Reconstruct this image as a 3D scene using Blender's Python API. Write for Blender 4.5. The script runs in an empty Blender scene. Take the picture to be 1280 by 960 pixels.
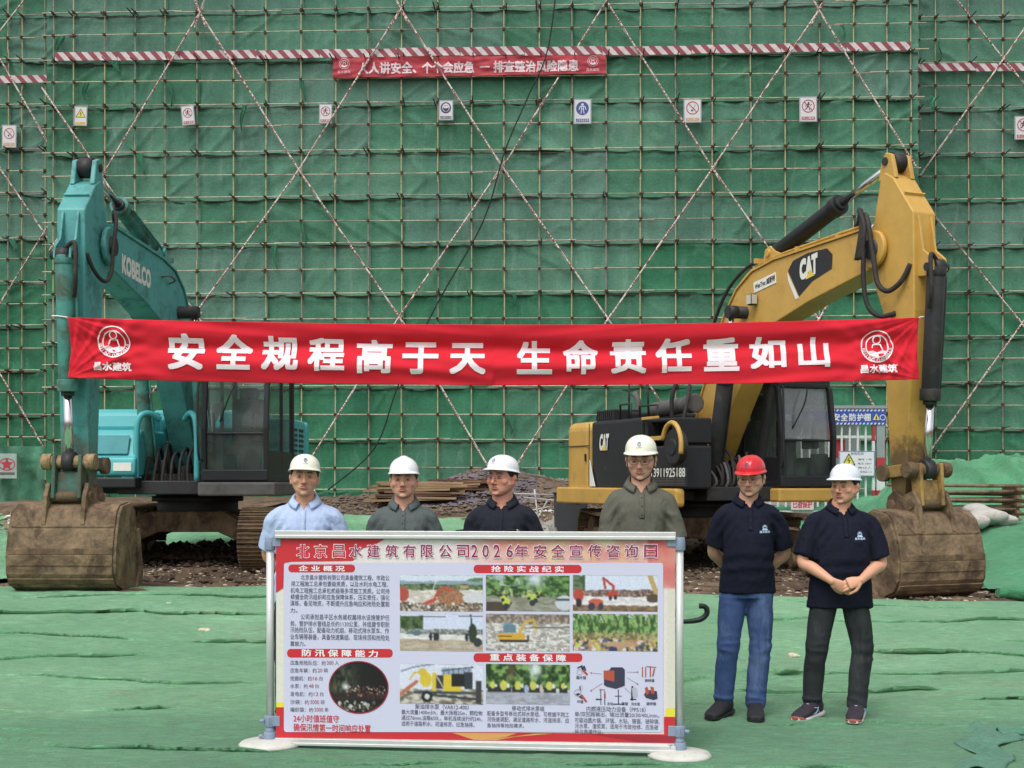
import bpy, bmesh, math, random
import numpy as np
from mathutils import Vector, Matrix, Quaternion
R = math.radians
random.seed(7)
SC = bpy.context.scene
COL = SC.collection
# ------------------------------------------------------------------ camera, sky, sun, exposure
F_PX, HZ, EYE = 1600.0, 600.0, 1.6          # focal length and horizon of the photograph, camera height in metres
cam_d = bpy.data.cameras.new('camera'); cam = bpy.data.objects.new('camera', cam_d); COL.objects.link(cam)
cam.location = (0, 0, EYE); cam.rotation_euler = (R(90), 0, 0)
cam_d.sensor_width = 36; cam_d.lens = 45.0; cam_d.shift_y = 0.09375; cam_d.clip_end = 1000; cam_d.clip_start = 0.1
SC.camera = cam
W = bpy.data.worlds.new("World"); SC.world = W; W.use_nodes = True
nt = W.node_tree; nt.nodes.clear()
SUN_EL, SUN_AZ = 58, 205       # overcast: high broad light from behind the camera, a little from the left
sky = nt.nodes.new('ShaderNodeTexSky'); sky.sky_type = 'NISHITA'; sky.sun_disc = False
sky.sun_elevation = R(SUN_EL); sky.sun_rotation = R(SUN_AZ); sky.air_density = 1.0; sky.dust_density = 4.0
hs = nt.nodes.new('ShaderNodeHueSaturation'); hs.inputs['Saturation'].default_value = 0.22
bg = nt.nodes.new('ShaderNodeBackground'); bg.inputs['Strength'].default_value = 0.15
wo = nt.nodes.new('ShaderNodeOutputWorld')
nt.links.new(sky.outputs[0], hs.inputs['Color']); nt.links.new(hs.outputs[0], bg.inputs[0]); nt.links.new(bg.outputs[0], wo.inputs[0])
sd = bpy.data.lights.new('sun', 'SUN'); sd.energy = 0.7; sd.angle = R(25); sd.color = (1, .97, .93)
sun = bpy.data.objects.new('sun', sd); COL.objects.link(sun)
_az = R(SUN_AZ); _el = R(SUN_EL)
_dir = Vector((math.sin(_az)*math.cos(_el), math.cos(_az)*math.cos(_el), math.sin(_el)))
sun.rotation_euler = _dir.to_track_quat('Z', 'Y').to_euler()
SC.view_settings.view_transform = 'Standard'; SC.view_settings.look = 'None'
SC.view_settings.exposure = 0.46; SC.view_settings.gamma = 1
# ------------------------------------------------------------------ numpy noise
def _hash(ix, iy, iz, seed):
    n = (ix.astype(np.int64)*374761393 + iy.astype(np.int64)*668265263 + iz.astype(np.int64)*2147483647 + seed*974634777) & 0xffffffff
    n = ((n ^ (n >> 13))*1274126177) & 0xffffffff
    n = (n ^ (n >> 16)) & 0xffffffff
    return n/4294967295.0
def vnoise(P, f=1.0, seed=0):
    P = np.asarray(P, float)*f
    i = np.floor(P); t = P-i; t = t*t*(3-2*t)
    o = 0
    for dx in (0, 1):
        for dy in (0, 1):
            for dz in (0, 1):
                w = (t[:, 0] if dx else 1-t[:, 0])*(t[:, 1] if dy else 1-t[:, 1])*(t[:, 2] if dz else 1-t[:, 2])
                o = o + w*_hash(i[:, 0]+dx, i[:, 1]+dy, i[:, 2]+dz, seed)
    return o*2-1
def fbm(P, f=1.0, seed=0, o=3):
    s = 0; a = 1; t = 0
    for k in range(o):
        s = s + a*vnoise(P, f*2**k, seed+k*17); t += a; a *= .5
    return s/t
def sstep(a, b, x):
    t = np.clip((x-a)/(b-a), 0, 1); return t*t*(3-2*t)
# ------------------------------------------------------------------ materials
def srgb(r, g, b):
    return tuple(((c/255)/12.92 if c/255 <= .04045 else ((c/255+.055)/1.055)**2.4) for c in (r, g, b))
MATS = {}
def mat(name, col, rough=.6, metal=0, var=.12, scale=6, bump=.0, bscale=60, dirt=None, spec=.4, stretch=(1, 1, 1), trans=0, coat=0, sheen=0, zmud=None):
    """principled material; var = light/dark mottling, dirt = (colour, amount 0-1, noise scale)"""
    if name in MATS: return MATS[name]
    m = bpy.data.materials.new(name); m.use_nodes = True; n = m.node_tree.nodes; l = m.node_tree.links
    b = n['Principled BSDF']; b.inputs['Roughness'].default_value = rough; b.inputs['Metallic'].default_value = metal
    b.inputs['Specular IOR Level'].default_value = spec; b.inputs['Base Color'].default_value = (*col, 1)
    b.inputs['Coat Weight'].default_value = coat; b.inputs['Sheen Weight'].default_value = sheen
    tc = n.new('ShaderNodeTexCoord'); mp = n.new('ShaderNodeMapping'); mp.inputs['Scale'].default_value = stretch
    l.new(tc.outputs['Object'], mp.inputs[0])
    out = None
    if var > 0:
        nz = n.new('ShaderNodeTexNoise'); nz.inputs['Scale'].default_value = scale; nz.inputs['Detail'].default_value = 6; nz.inputs['Roughness'].default_value = .65
        l.new(mp.outputs[0], nz.inputs['Vector'])
        mr = n.new('ShaderNodeMapRange'); mr.inputs[1].default_value = .3; mr.inputs[2].default_value = .7
        mr.inputs[3].default_value = 1-var; mr.inputs[4].default_value = 1+var
        l.new(nz.outputs[0], mr.inputs[0])
        mx = n.new('ShaderNodeVectorMath'); mx.operation = 'SCALE'; mx.inputs[0].default_value = col
        l.new(mr.outputs[0], mx.inputs['Scale']); out = mx.outputs[0]
    if dirt:
        dc, amt, ds = dirt[:3]
        nz2 = n.new('ShaderNodeTexNoise'); nz2.inputs['Scale'].default_value = ds; nz2.inputs['Detail'].default_value = 9; nz2.inputs['Roughness'].default_value = .72
        nz2.inputs['Distortion'].default_value = .4
        l.new(mp.outputs[0], nz2.inputs['Vector'])
        m2 = n.new('ShaderNodeMapRange'); m2.inputs[1].default_value = .72-.45*amt; m2.inputs[2].default_value = .84-.4*amt
        m2.inputs[3].default_value = 0; m2.inputs[4].default_value = dirt[3] if len(dirt) > 3 else .85
        l.new(nz2.outputs[0], m2.inputs[0])
        mc = n.new('ShaderNodeMix'); mc.data_type = 'RGBA'; l.new(m2.outputs[0], mc.inputs[0])
        if out: l.new(out, mc.inputs[6])
        else: mc.inputs[6].default_value = (*col, 1)
        mc.inputs[7].default_value = (*dc, 1); out = mc.outputs[2]
        rr = n.new('ShaderNodeMapRange'); rr.inputs[3].default_value = rough; rr.inputs[4].default_value = .9; rr.clamp = True
        l.new(m2.outputs[0], rr.inputs[0]); l.new(rr.outputs[0], b.inputs['Roughness'])
    if zmud:      # splashed mud that thins out upwards: (colour, z where it ends, z where it is full)
        sp = n.new('ShaderNodeSeparateXYZ'); l.new(tc.outputs['Object'], sp.inputs[0]); zr = n.new('ShaderNodeMapRange'); l.new(sp.outputs['Z'], zr.inputs[0])
        zr.inputs[1].default_value = zmud[1]; zr.inputs[2].default_value = zmud[2]; zr.inputs[3].default_value = -.25; zr.inputs[4].default_value = .30
        nz3 = n.new('ShaderNodeTexNoise'); nz3.inputs['Scale'].default_value = 3.2; nz3.inputs['Detail'].default_value = 9; nz3.inputs['Roughness'].default_value = .75; l.new(tc.outputs['Object'], nz3.inputs['Vector'])
        ad = n.new('ShaderNodeMath'); ad.operation = 'ADD'; l.new(zr.outputs[0], ad.inputs[0]); l.new(nz3.outputs[0], ad.inputs[1])
        m3 = n.new('ShaderNodeMapRange'); m3.inputs[1].default_value = .47; m3.inputs[2].default_value = .68; m3.inputs[4].default_value = .9; l.new(ad.outputs[0], m3.inputs[0])
        mc3 = n.new('ShaderNodeMix'); mc3.data_type = 'RGBA'; l.new(m3.outputs[0], mc3.inputs[0]); l.new(out, mc3.inputs[6]); mc3.inputs[7].default_value = (*zmud[0], 1); out = mc3.outputs[2]
    if out: l.new(out, b.inputs['Base Color'])
    if bump > 0:
        nb = n.new('ShaderNodeTexNoise'); nb.inputs['Scale'].default_value = bscale; nb.inputs['Detail'].default_value = 4
        l.new(mp.outputs[0], nb.inputs['Vector'])
        bp = n.new('ShaderNodeBump'); bp.inputs['Strength'].default_value = bump; bp.inputs['Distance'].default_value = .02
        l.new(nb.outputs[0], bp.inputs['Height']); l.new(bp.outputs[0], b.inputs['Normal'])
    if trans: b.inputs['Transmission Weight'].default_value = trans
    MATS[name] = m; return m
def vmat(name, rough=.6, attr='col', bump=0, bscale=200, spec=.3, sss=0):
    """material coloured by the mesh's colour attribute"""
    if name in MATS: return MATS[name]
    m = bpy.data.materials.new(name); m.use_nodes = True; n = m.node_tree.nodes; l = m.node_tree.links
    b = n['Principled BSDF']; b.inputs['Roughness'].default_value = rough; b.inputs['Specular IOR Level'].default_value = spec
    a = n.new('ShaderNodeAttribute'); a.attribute_name = attr
    l.new(a.outputs['Color'], b.inputs['Base Color'])
    if sss:
        b.inputs['Subsurface Weight'].default_value = sss; b.inputs['Subsurface Radius'].default_value = (.01, .004, .002); b.inputs['Subsurface Scale'].default_value = 1
    if bump:
        tc = n.new('ShaderNodeTexCoord'); nb = n.new('ShaderNodeTexNoise'); nb.inputs['Scale'].default_value = bscale
        l.new(tc.outputs['Object'], nb.inputs['Vector'])
        bp = n.new('ShaderNodeBump'); bp.inputs['Strength'].default_value = bump; bp.inputs['Distance'].default_value = .01
        l.new(nb.outputs[0], bp.inputs['Height']); l.new(bp.outputs[0], b.inputs['Normal'])
    MATS[name] = m; return m
# ------------------------------------------------------------------ object helpers
def tag(o, label=None, cat=None, group=None, kind=None):
    if label: o['label'] = label
    if cat: o['category'] = cat
    if group: o['group'] = group
    if kind: o['kind'] = kind
    return o
def empty(name, loc=(0, 0, 0), rz=0, label=None, cat=None, group=None):
    o = bpy.data.objects.new(name, None); COL.objects.link(o); o.location = loc; o.rotation_euler = (0, 0, rz)
    o.empty_display_size = .2
    return tag(o, label, cat, group)
def link(name, me, parent=None):
    o = bpy.data.objects.new(name, me); COL.objects.link(o); o.parent = parent; return o
def grid_mesh(name, V, nx, ny, m, smooth=True, cols=None, mask=None):
    """V: (ny*nx,3) array; fast grid mesh"""
    me = bpy.data.meshes.new(name)
    i, j = np.meshgrid(np.arange(nx-1), np.arange(ny-1))
    a = (j*nx+i).ravel(); q = np.stack([a, a+1, a+nx+1, a+nx], 1)
    if mask is not None:
        q = q[mask[q].all(1)]
    me.vertices.add(len(V)); me.vertices.foreach_set('co', np.asarray(V, np.float32).ravel())
    me.loops.add(q.size); me.loops.foreach_set('vertex_index', q.ravel().astype(np.int32))
    me.polygons.add(len(q)); me.polygons.foreach_set('loop_start', (np.arange(len(q))*4).astype(np.int32))
    me.polygons.foreach_set('loop_total', np.full(len(q), 4, np.int32))
    me.update(calc_edges=True)
    if smooth: me.polygons.foreach_set('use_smooth', np.ones(len(q), bool))
    if cols is not None:
        ca = me.color_attributes.new('col', 'FLOAT_COLOR', 'POINT')
        c4 = np.ones((len(V), 4), np.float32); c4[:, :3] = cols; ca.data.foreach_set('color', c4.ravel())
    me.materials.append(m); return me
class B:
    """collects shapes and links them as ONE mesh object"""
    def __init__(s): s.v = []; s.f = []; s.sm = []
    def add(s, vs, fs, smooth=False):
        o = len(s.v); s.v += [tuple(v) for v in vs]; s.f += [tuple(i+o for i in f) for f in fs]; s.sm += [smooth]*len(fs); return s
    def box(s, c, d, rot=None):
        hx, hy, hz = d[0]/2, d[1]/2, d[2]/2
        vs = [Vector((x*hx, y*hy, z*hz)) for x in (-1, 1) for y in (-1, 1) for z in (-1, 1)]
        if rot is not None:
            if not isinstance(rot, Matrix):
                from mathutils import Euler
                rot = Euler(rot).to_matrix()
            vs = [rot @ v for v in vs]
        vs = [v+Vector(c) for v in vs]
        return s.add(vs, [(0, 1, 3, 2), (4, 6, 7, 5), (0, 4, 5, 1), (2, 3, 7, 6), (0, 2, 6, 4), (1, 5, 7, 3)])
    def cyl(s, p0, p1, r0, r1=None, n=14, caps=True):
        p0 = Vector(p0); p1 = Vector(p1); r1 = r0 if r1 is None else r1
        d = (p1-p0); q = d.to_track_quat('Z', 'Y') if d.length > 1e-6 else Quaternion()
        vs = []
        for p, r in ((p0, r0), (p1, r1)):
            for k in range(n):
                a = 2*math.pi*k/n; vs.append(p+q @ Vector((r*math.cos(a), r*math.sin(a), 0)))
        s.add(vs, [(k, (k+1) % n, n+(k+1) % n, n+k) for k in range(n)], True)
        if caps: s.add(vs, [tuple(range(n))[::-1], tuple(range(n, 2*n))])
        return s
    def rings(s, rs, caps=True, smooth=True, close=False):
        n = len(rs[0]); vs = [p for r in rs for p in r]; fs = []
        m = len(rs)
        for i in range(m if close else m-1):
            j = (i+1) % m
            for k in range(n): fs.append((i*n+k, i*n+(k+1) % n, j*n+(k+1) % n, j*n+k))
        s.add(vs, fs, smooth)
        if caps and not close: s.add(list(rs[0])+list(rs[-1]), [tuple(range(n))[::-1], tuple(range(n, 2*n))])
        return s
    def tube(s, pts, r, n=8, sub=5, caps=True):
        pts = spline([Vector(p) for p in pts], sub) if len(pts) > 2 and sub > 1 else [Vector(p) for p in pts]
        m = len(pts); rr = r if isinstance(r, (list, tuple)) else [r, r]
        rs = []; up = Vector((.13, .27, .95)).normalized(); prev = None
        for i, p in enumerate(pts):
            t = (pts[min(i+1, m-1)]-pts[max(i-1, 0)]).normalized()
            if prev is None:
                x = t.cross(up); 
                if x.length < .1: x = t.cross(Vector((1, 0, 0)))
                x.normalize()
            else:
                x = (prev-t*prev.dot(t)).normalized()
            prev = x; y = t.cross(x)
            u = i/(m-1)*(len(rr)-1); k = min(int(u), len(rr)-2); R_ = rr[k]*(1-(u-k))+rr[k+1]*(u-k)
            rs.append([p+x*R_*math.cos(2*math.pi*a/n)+y*R_*math.sin(2*math.pi*a/n) for a in range(n)])
        return s.rings(rs, caps)
    def prism(s, prof, w0, w1, plane='xz'):
        """extrude a 2-D outline (x,z) from y=w0 to y=w1 (plane xz)"""
        n = len(prof)
        def P(p, w): return (p[0], w, p[1]) if plane == 'xz' else ((p[0], p[1], w) if plane == 'xy' else (w, p[0], p[1]))
        vs = [P(p, w0) for p in prof]+[P(p, w1) for p in prof]
        s.add(vs, [(k, (k+1) % n, n+(k+1) % n, n+k) for k in range(n)])
        s.add(vs, [tuple(range(n))[::-1], tuple(range(n, 2*n))]); return s
    def ell(s, c, r, nu=16, nv=10, rot=None):
        vs = []; fs = []
        for j in range(nv+1):
            th = math.pi*j/nv
            for i in range(nu):
                ph = 2*math.pi*i/nu
                v = Vector((r[0]*math.sin(th)*math.cos(ph), r[1]*math.sin(th)*math.sin(ph), r[2]*math.cos(th)))
                if rot is not None: v = rot @ v
                vs.append(v+Vector(c))
        for j in range(nv):
            for i in range(nu): fs.append((j*nu+i, (j+1)*nu+i, (j+1)*nu+(i+1) % nu, j*nu+(i+1) % nu))
        return s.add(vs, fs, True)
    def mesh(s, name, m):
        me = bpy.data.meshes.new(name); me.from_pydata(s.v, [], s.f)
        me.polygons.foreach_set('use_smooth', s.sm)
        bm = bmesh.new(); bm.from_mesh(me); bmesh.ops.remove_doubles(bm, verts=bm.verts, dist=1e-5)
        bmesh.ops.recalc_face_normals(bm, faces=bm.faces); bm.to_mesh(me); bm.free()
        me.materials.append(m); return me
    def build(s, name, m, parent=None, bevel=0, seg=2, auto=True):
        o = link(name, s.mesh(name, m), parent)
        if bevel:
            b = o.modifiers.new('b', 'BEVEL'); b.width = bevel; b.segments = seg; b.limit_method = 'ANGLE'; b.angle_limit = R(32)
            b.harden_normals = False
        return o
def spline(pts, sub):
    out = []; n = len(pts)
    for i in range(n-1):
        p0, p1, p2, p3 = pts[max(i-1, 0)], pts[i], pts[i+1], pts[min(i+2, n-1)]
        for k in range(sub):
            t = k/sub
            out.append(.5*((2*p1)+(p2-p0)*t+(2*p0-5*p1+4*p2-p3)*t*t+(-p0+3*p1-3*p2+p3)*t*t*t))
    out.append(pts[-1]); return out
def at(px, py, Y):
    return Vector(((px-640)/F_PX*Y, Y, EYE-(py-HZ)/F_PX*Y))
class Plane:
    """a real upright plane in the place: Y = Y0 + k*X"""
    def __init__(s, Y0, k): s.Y0 = Y0; s.k = k; s.a = math.atan(k)
    def uz(s, px, py):
        t = (px-640)/F_PX; Y = s.Y0/(1-s.k*t); return (t*Y/math.cos(s.a), EYE-(py-HZ)/F_PX*Y)
    def root(s, name, z=0, u=0, **k):
        return empty(name, (u*math.cos(s.a), s.Y0+u*math.sin(s.a), z), s.a, **k)
def copyobj(src, parent=None):
    o = src.copy(); COL.objects.link(o); o.parent = parent; return o
# ------------------------------------------------------------------ lettering (glyph meshes of Blender's built-in font)
_TXT = {}
def text_mesh(s, bold=0.0, spacing=1.0, lines=1.0, res=3):
    key = (s, bold, spacing, lines, res)
    if key in _TXT: return _TXT[key]
    cu = bpy.data.curves.new('t', 'FONT'); cu.body = s; cu.size = 1; cu.offset = bold; cu.space_character = spacing
    cu.space_line = lines; cu.resolution_u = res; cu.fill_mode = 'FRONT'
    ob = bpy.data.objects.new('t', cu); COL.objects.link(ob)
    me = bpy.data.meshes.new_from_object(ob)
    v = np.empty(len(me.vertices)*3); me.vertices.foreach_get('co', v); v = v.reshape(-1, 3)
    fs = [tuple(p.vertices) for p in me.polygons]
    bpy.data.objects.remove(ob); bpy.data.curves.remove(cu); bpy.data.meshes.remove(me)
    _TXT[key] = (v, fs); return v, fs
def lettering(name, s, box, y, m, parent, bold=0.0, spacing=1.0, lines=1.0, res=3, shear=0, slope=0, warp=None, cuts=0):
    """put the string s into box (x0,z0,x1,z1) of the parent's local x-z plane at depth y (towards -y is nearer);
    bold thickens the strokes (in em) by stacking shifted copies a hair apart in depth"""
    v, fs = text_mesh(s, 0.0, spacing, lines, res)
    if len(v) == 0: return None
    mn = v.min(0); mx = v.max(0); x0, z0, x1, z1 = box; b_ = bold
    sx = (x1-x0)/max(mx[0]-mn[0]+2*b_, 1e-6); sz = (z1-z0)/max(mx[1]-mn[1]+2*b_, 1e-6)
    k = 1 if b_ <= 0 else (8 if b_ >= .03 else 4); A = []; F_ = []
    for i in range(k):
        ox, oz = (0, 0) if k == 1 else [(b_*p_, b_*q_) for p_, q_ in ((1, 1), (-1, 1), (-1, -1), (1, -1), (1, 0), (0, 1), (-1, 0), (0, -1))][i]
        X = x0+(v[:, 0]-mn[0]+b_+ox)*sx; Z = z0+(v[:, 1]-mn[1]+b_+oz)*sz
        X = X+(Z-z0)*shear; Z = Z+(X-x0)*slope; A.append(np.stack([X, np.full_like(X, i*.00012), Z], 1)); F_ += [tuple(q+i*len(v) for q in f) for f in fs]
    A = np.concatenate(A); X, Z = A[:, 0], A[:, 2]
    me = bpy.data.meshes.new(name); me.from_pydata(A.tolist(), [], F_)
    if cuts:
        bm = bmesh.new(); bm.from_mesh(me)
        for ax, lo, hi in ((0, X.min(), X.max()), (2, Z.min(), Z.max())):
            c = lo+cuts
            while c < hi:
                no = (1, 0, 0) if ax == 0 else (0, 0, 1); co = (c, 0, 0) if ax == 0 else (0, 0, c)
                bmesh.ops.bisect_plane(bm, geom=bm.verts[:]+bm.edges[:]+bm.faces[:], plane_co=co, plane_no=no, dist=1e-5); c += cuts
        bm.to_mesh(me); bm.free()
    n = len(me.vertices); a = np.empty(n*3, np.float32); me.vertices.foreach_get('co', a); a = a.reshape(-1, 3).astype(float)
    dy = a[:, 1].copy(); a[:, 1] = 0
    if warp: a = warp(a)
    else: a[:, 1] = y
    a[:, 1] -= dy; me.vertices.foreach_set('co', a.astype(np.float32).ravel()); me.update()
    me.materials.append(m)
    return link(name, me, parent)
def flat(name, pts, y, m, parent, warp=None):
    """flat printed shape from (x,z) points in the parent's x-z plane"""
    me = bpy.data.meshes.new(name); me.from_pydata([(p[0], y, p[1]) for p in pts], [], [tuple(range(len(pts)))])
    me.materials.append(m); return link(name, me, parent)
def circ(cx, cz, rx, rz=None, n=28, a0=0, a1=360):
    rz = rx if rz is None else rz
    return [(cx+rx*math.cos(R(a0+(a1-a0)*k/n)), cz+rz*math.sin(R(a0+(a1-a0)*k/n))) for k in range(n if a1-a0 == 360 else n+1)]
class Print:
    """flat print made of strokes and fills, joined as one sheet-thin mesh in an x-z plane"""
    def __init__(s): s.v = []; s.f = []
    def poly(s, pts, y=0):
        o = len(s.v); s.v += [(p[0], y, p[1]) for p in pts]; s.f.append(tuple(range(o, o+len(pts)))); return s
    def line(s, pts, w, y=0, close=False):
        pts = list(pts)+([pts[0]] if close else [])
        for a, b in zip(pts[:-1], pts[1:]):
            dx, dz = b[0]-a[0], b[1]-a[1]; L = math.hypot(dx, dz) or 1; nx, nz = -dz/L*w/2, dx/L*w/2; ex, ez = dx/L*w*.2, dz/L*w*.2
            s.poly([(a[0]+nx-ex, a[1]+nz-ez), (a[0]-nx-ex, a[1]-nz-ez), (b[0]-nx+ex, b[1]-nz+ez), (b[0]+nx+ex, b[1]+nz+ez)], y)
        return s
    def ring(s, cx, cz, rx, rz, w, n=32, y=0, a0=0, a1=360):
        o = len(s.v); 
        for k in range(n+1):
            a = R(a0+(a1-a0)*k/n)
            for q in (0, 1): s.v.append((cx+(rx-w*q)*math.cos(a), y, cz+(rz-w*q)*math.sin(a)))
        s.f += [(o+2*k, o+2*k+1, o+2*k+3, o+2*k+2) for k in range(n)]; return s
    def build(s, name, m, parent, warp=None):
        me = bpy.data.meshes.new(name); v = np.array(s.v, float)
        if warp: v = warp(v)
        me.from_pydata(v.tolist(), [], s.f); me.materials.append(m); return link(name, me, parent)
# ------------------------------------------------------------------ the ground
def zg(x, y):
    """height of the terrain"""
    x = np.asarray(x, float); y = np.asarray(y, float)
    z = .31*sstep(9.2, 14.6, y)+.68*sstep(20.5, 31, y)
    z = z-.09*sstep(1, 6, x)*sstep(10, 14, y)*(1-sstep(19, 22, y))
    side = sstep(5.5, 7.2, x)
    z = z+side*(.62*sstep(15.4, 18.8, y)*(1-sstep(26, 30, y)))
    z = z+sstep(6.7, 8.0, x-.12*(y-21))*.62*sstep(20.2, 22.4, y)*(1-sstep(25, 29, y))
    z = z+.5*sstep(6.6, 9, -x)*sstep(15, 24, y)*(1-sstep(26, 30, y))
    z = z-.35*sstep(-1, 2, x)*0
    return z
def zg1(x, y): return float(zg(np.array([x]), np.array([y]))[0])
def uneven(a, b, pieces):
    """1-D grid with its own spacing between break points: pieces = [(end, step), ...]"""
    out = [a]
    for e, st in pieces:
        n = max(1, int(round((e-out[-1])/st))); out += list(np.linspace(out[-1], e, n+1)[1:])
    return np.array(out)
DIRT = mat('site_dirt', srgb(112, 96, 80), rough=.95, var=.45, scale=2.2, bump=.9, bscale=26, dirt=(srgb(66, 54, 44), .55, 1.9, .85), spec=.1)
gx = uneven(-150, 150, [(-30, 8), (-10, .6), (10, .085), (30, .6), (150, 8)])
gy = uneven(-40, 200, [(12.8, 4), (24, .07), (34, .16), (50, .5), (200, 12)])
X, Y = np.meshgrid(gx, gy); P = np.stack([X.ravel(), Y.ravel(), np.zeros(X.size)], 1)
amp = sstep(13.4, 14.4, P[:, 1])
z = zg(P[:, 0], P[:, 1])+amp*(.035*fbm(P, 2.2, 3)+.018*fbm(P, 9, 5)+.05*fbm(P, .7, 9))-.02
MNDS = ((-5.0, 21.6, 1.5, .7, .16), (-3.9, 21.4, .8, .4, .08), (-1.9, 31, 4.5, 1.6, .28), (1.0, 30.5, 2.2, 1.8, .34), (3.1, 22.5, 2.0, .8, .2), (-9, 24, 1.5, 1, .25), (-.7, 30.6, 1.2, 1.3, .38), (.6, 23.1, .5, .5, .3), (.8, 26, .9, 1.4, .25), (.8, 33, 2.2, 1.5, .4))
for cx, cy, sx, sy, h in MNDS:
    z += h*np.exp(-((P[:, 0]-cx)/sx)**2-((P[:, 1]-cy)/sy)**2)*(1+.3*fbm(P, 1.1, 21))
P[:, 2] = z-.3*(1-sstep(12.2, 14, P[:, 1]))
tag(link('ground', grid_mesh('ground', P, len(gx), len(gy), DIRT)), kind='structure')
# green dust netting laid on the ground
def netting_mat(name, c1, c2, stain, sc=1.0, lo=.62, hi=1.34):
    m = bpy.data.materials.new(name); m.use_nodes = True; n = m.node_tree.nodes; l = m.node_tree.links
    b = n['Principled BSDF']; b.inputs['Roughness'].default_value = .85; b.inputs['Specular IOR Level'].default_value = .15; b.inputs['Sheen Weight'].default_value = .15
    tc = n.new('ShaderNodeTexCoord')
    def noise(scale, st, det=5, dist=0, rough=.6):
        mp = n.new('ShaderNodeMapping'); mp.inputs['Scale'].default_value = st; l.new(tc.outputs['Object'], mp.inputs[0])
        q = n.new('ShaderNodeTexNoise'); q.inputs['Scale'].default_value = scale; q.inputs['Detail'].default_value = det; q.inputs['Distortion'].default_value = dist; q.inputs['Roughness'].default_value = rough
        l.new(mp.outputs[0], q.inputs['Vector']); return q.outputs[0]
    def ramp(v, a, b_, lo=0., hi=1.):
        q = n.new('ShaderNodeMapRange'); q.inputs[1].default_value = a; q.inputs[2].default_value = b_; q.inputs[3].default_value = lo; q.inputs[4].default_value = hi
        l.new(v, q.inputs[0]); return q.outputs[0]
    def mix(f, a, b_):
        q = n.new('ShaderNodeMix'); q.data_type = 'RGBA'; l.new(f, q.inputs[0])
        for k, c in ((6, a), (7, b_)):
            if isinstance(c, tuple): q.inputs[k].default_value = (*c, 1)
            else: l.new(c, q.inputs[k])
        return q.outputs[2]
    c = mix(ramp(noise(.55*sc, (1, 1, 1), 6, .6), .35, .65), c1, c2)
    c = mix(ramp(noise(1.3*sc, (.6, 1, 1), 8, 1.0, .7), .54, .72, 0, .7), c, stain)
    sy = n.new('ShaderNodeSeparateXYZ'); l.new(tc.outputs['Object'], sy.inputs[0]); yy_ = n.new('ShaderNodeMath'); yy_.operation = 'MULTIPLY_ADD'; l.new(noise(.5, (1, .3, 1), 3), yy_.inputs[0]); yy_.inputs[1].default_value = 2.2; l.new(sy.outputs['Y'], yy_.inputs[2])
    if name == 'ground_netting': c = mix(ramp(yy_.outputs[0], 9.35, 9.75, .62, 0), c, srgb(74, 132, 96))
    thr = noise(16, (.5, 3.2, 1), 6, .5, .75)
    sc1 = n.new('ShaderNodeVectorMath'); sc1.operation = 'SCALE'; l.new(c, sc1.inputs[0]); l.new(ramp(thr, .3, .7, lo, hi), sc1.inputs['Scale'])
    fine = noise(150, (.6, 1.6, 1), 2)
    sc2 = n.new('ShaderNodeVectorMath'); sc2.operation = 'SCALE'; l.new(sc1.outputs[0], sc2.inputs[0]); l.new(ramp(fine, .3, .7, .66, 1.32), sc2.inputs['Scale'])
    l.new(sc2.outputs[0], b.inputs['Base Color'])
    ad = n.new('ShaderNodeMath'); ad.operation = 'ADD'; l.new(thr, ad.inputs[0]); l.new(noise(4, (.6, 2.5, 1), 6, .8, .6), ad.inputs[1])
    bp = n.new('ShaderNodeBump'); bp.inputs['Strength'].default_value = .9; bp.inputs['Distance'].default_value = .035
    l.new(ad.outputs[0], bp.inputs['Height']); l.new(bp.outputs[0], b.inputs['Normal'])
    MATS[name] = m; return m
NET1 = netting_mat('ground_netting', srgb(128, 180, 136), srgb(100, 157, 114), srgb(124, 142, 108))
NET2 = netting_mat('mound_netting', srgb(94, 168, 122), srgb(70, 140, 98), srgb(84, 125, 92))
rng = np.random.RandomState(5)
FOLDS = []
for (x0, x1, y0, y1, a) in ((-7, -1.2, 13.1, 12.9, .05), (-6, -3.2, 12.2, 11.5, .06), (-3.2, 1.8, 11.5, 12.1, .05), (1.6, 6.6, 12.6, 12.9, .035), (2.8, 8, 11.2, 10.5, .05), (1.6, 6, 10.35, 10.1, .04),
        (-4.2, -1.7, 10.0, 9.8, .04), (1.5, 3.3, 9.6, 9.5, .04), (3.0, 8, 9.35, 9.0, .05), (3.3, 7, 8.75, 8.3, .045), (-4.5, -2.2, 8.6, 8.9, .03), (-3.4, -1.2, 7.75, 7.35, .028), (-5, -2.6, 8.05, 8.0, .024),
        (1.2, 6, 8.15, 8.0, .02), (1.0, 2.6, 9.9, 10.4, .05), (-6, -1.5, 14.0, 14.1, .03), (2.4, 7.5, 13.7, 13.4, .03), (-1.6, 2.2, 7.25, 7.15, .02), (-2.4, 1.2, 10.8, 10.6, .03), (4.2, 8, 11.9, 11.4, .03), (-6, -3, 10.7, 10.9, .03)):
    FOLDS.append((x0, x1, y0, y1, a, rng.rand()*9))
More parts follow.
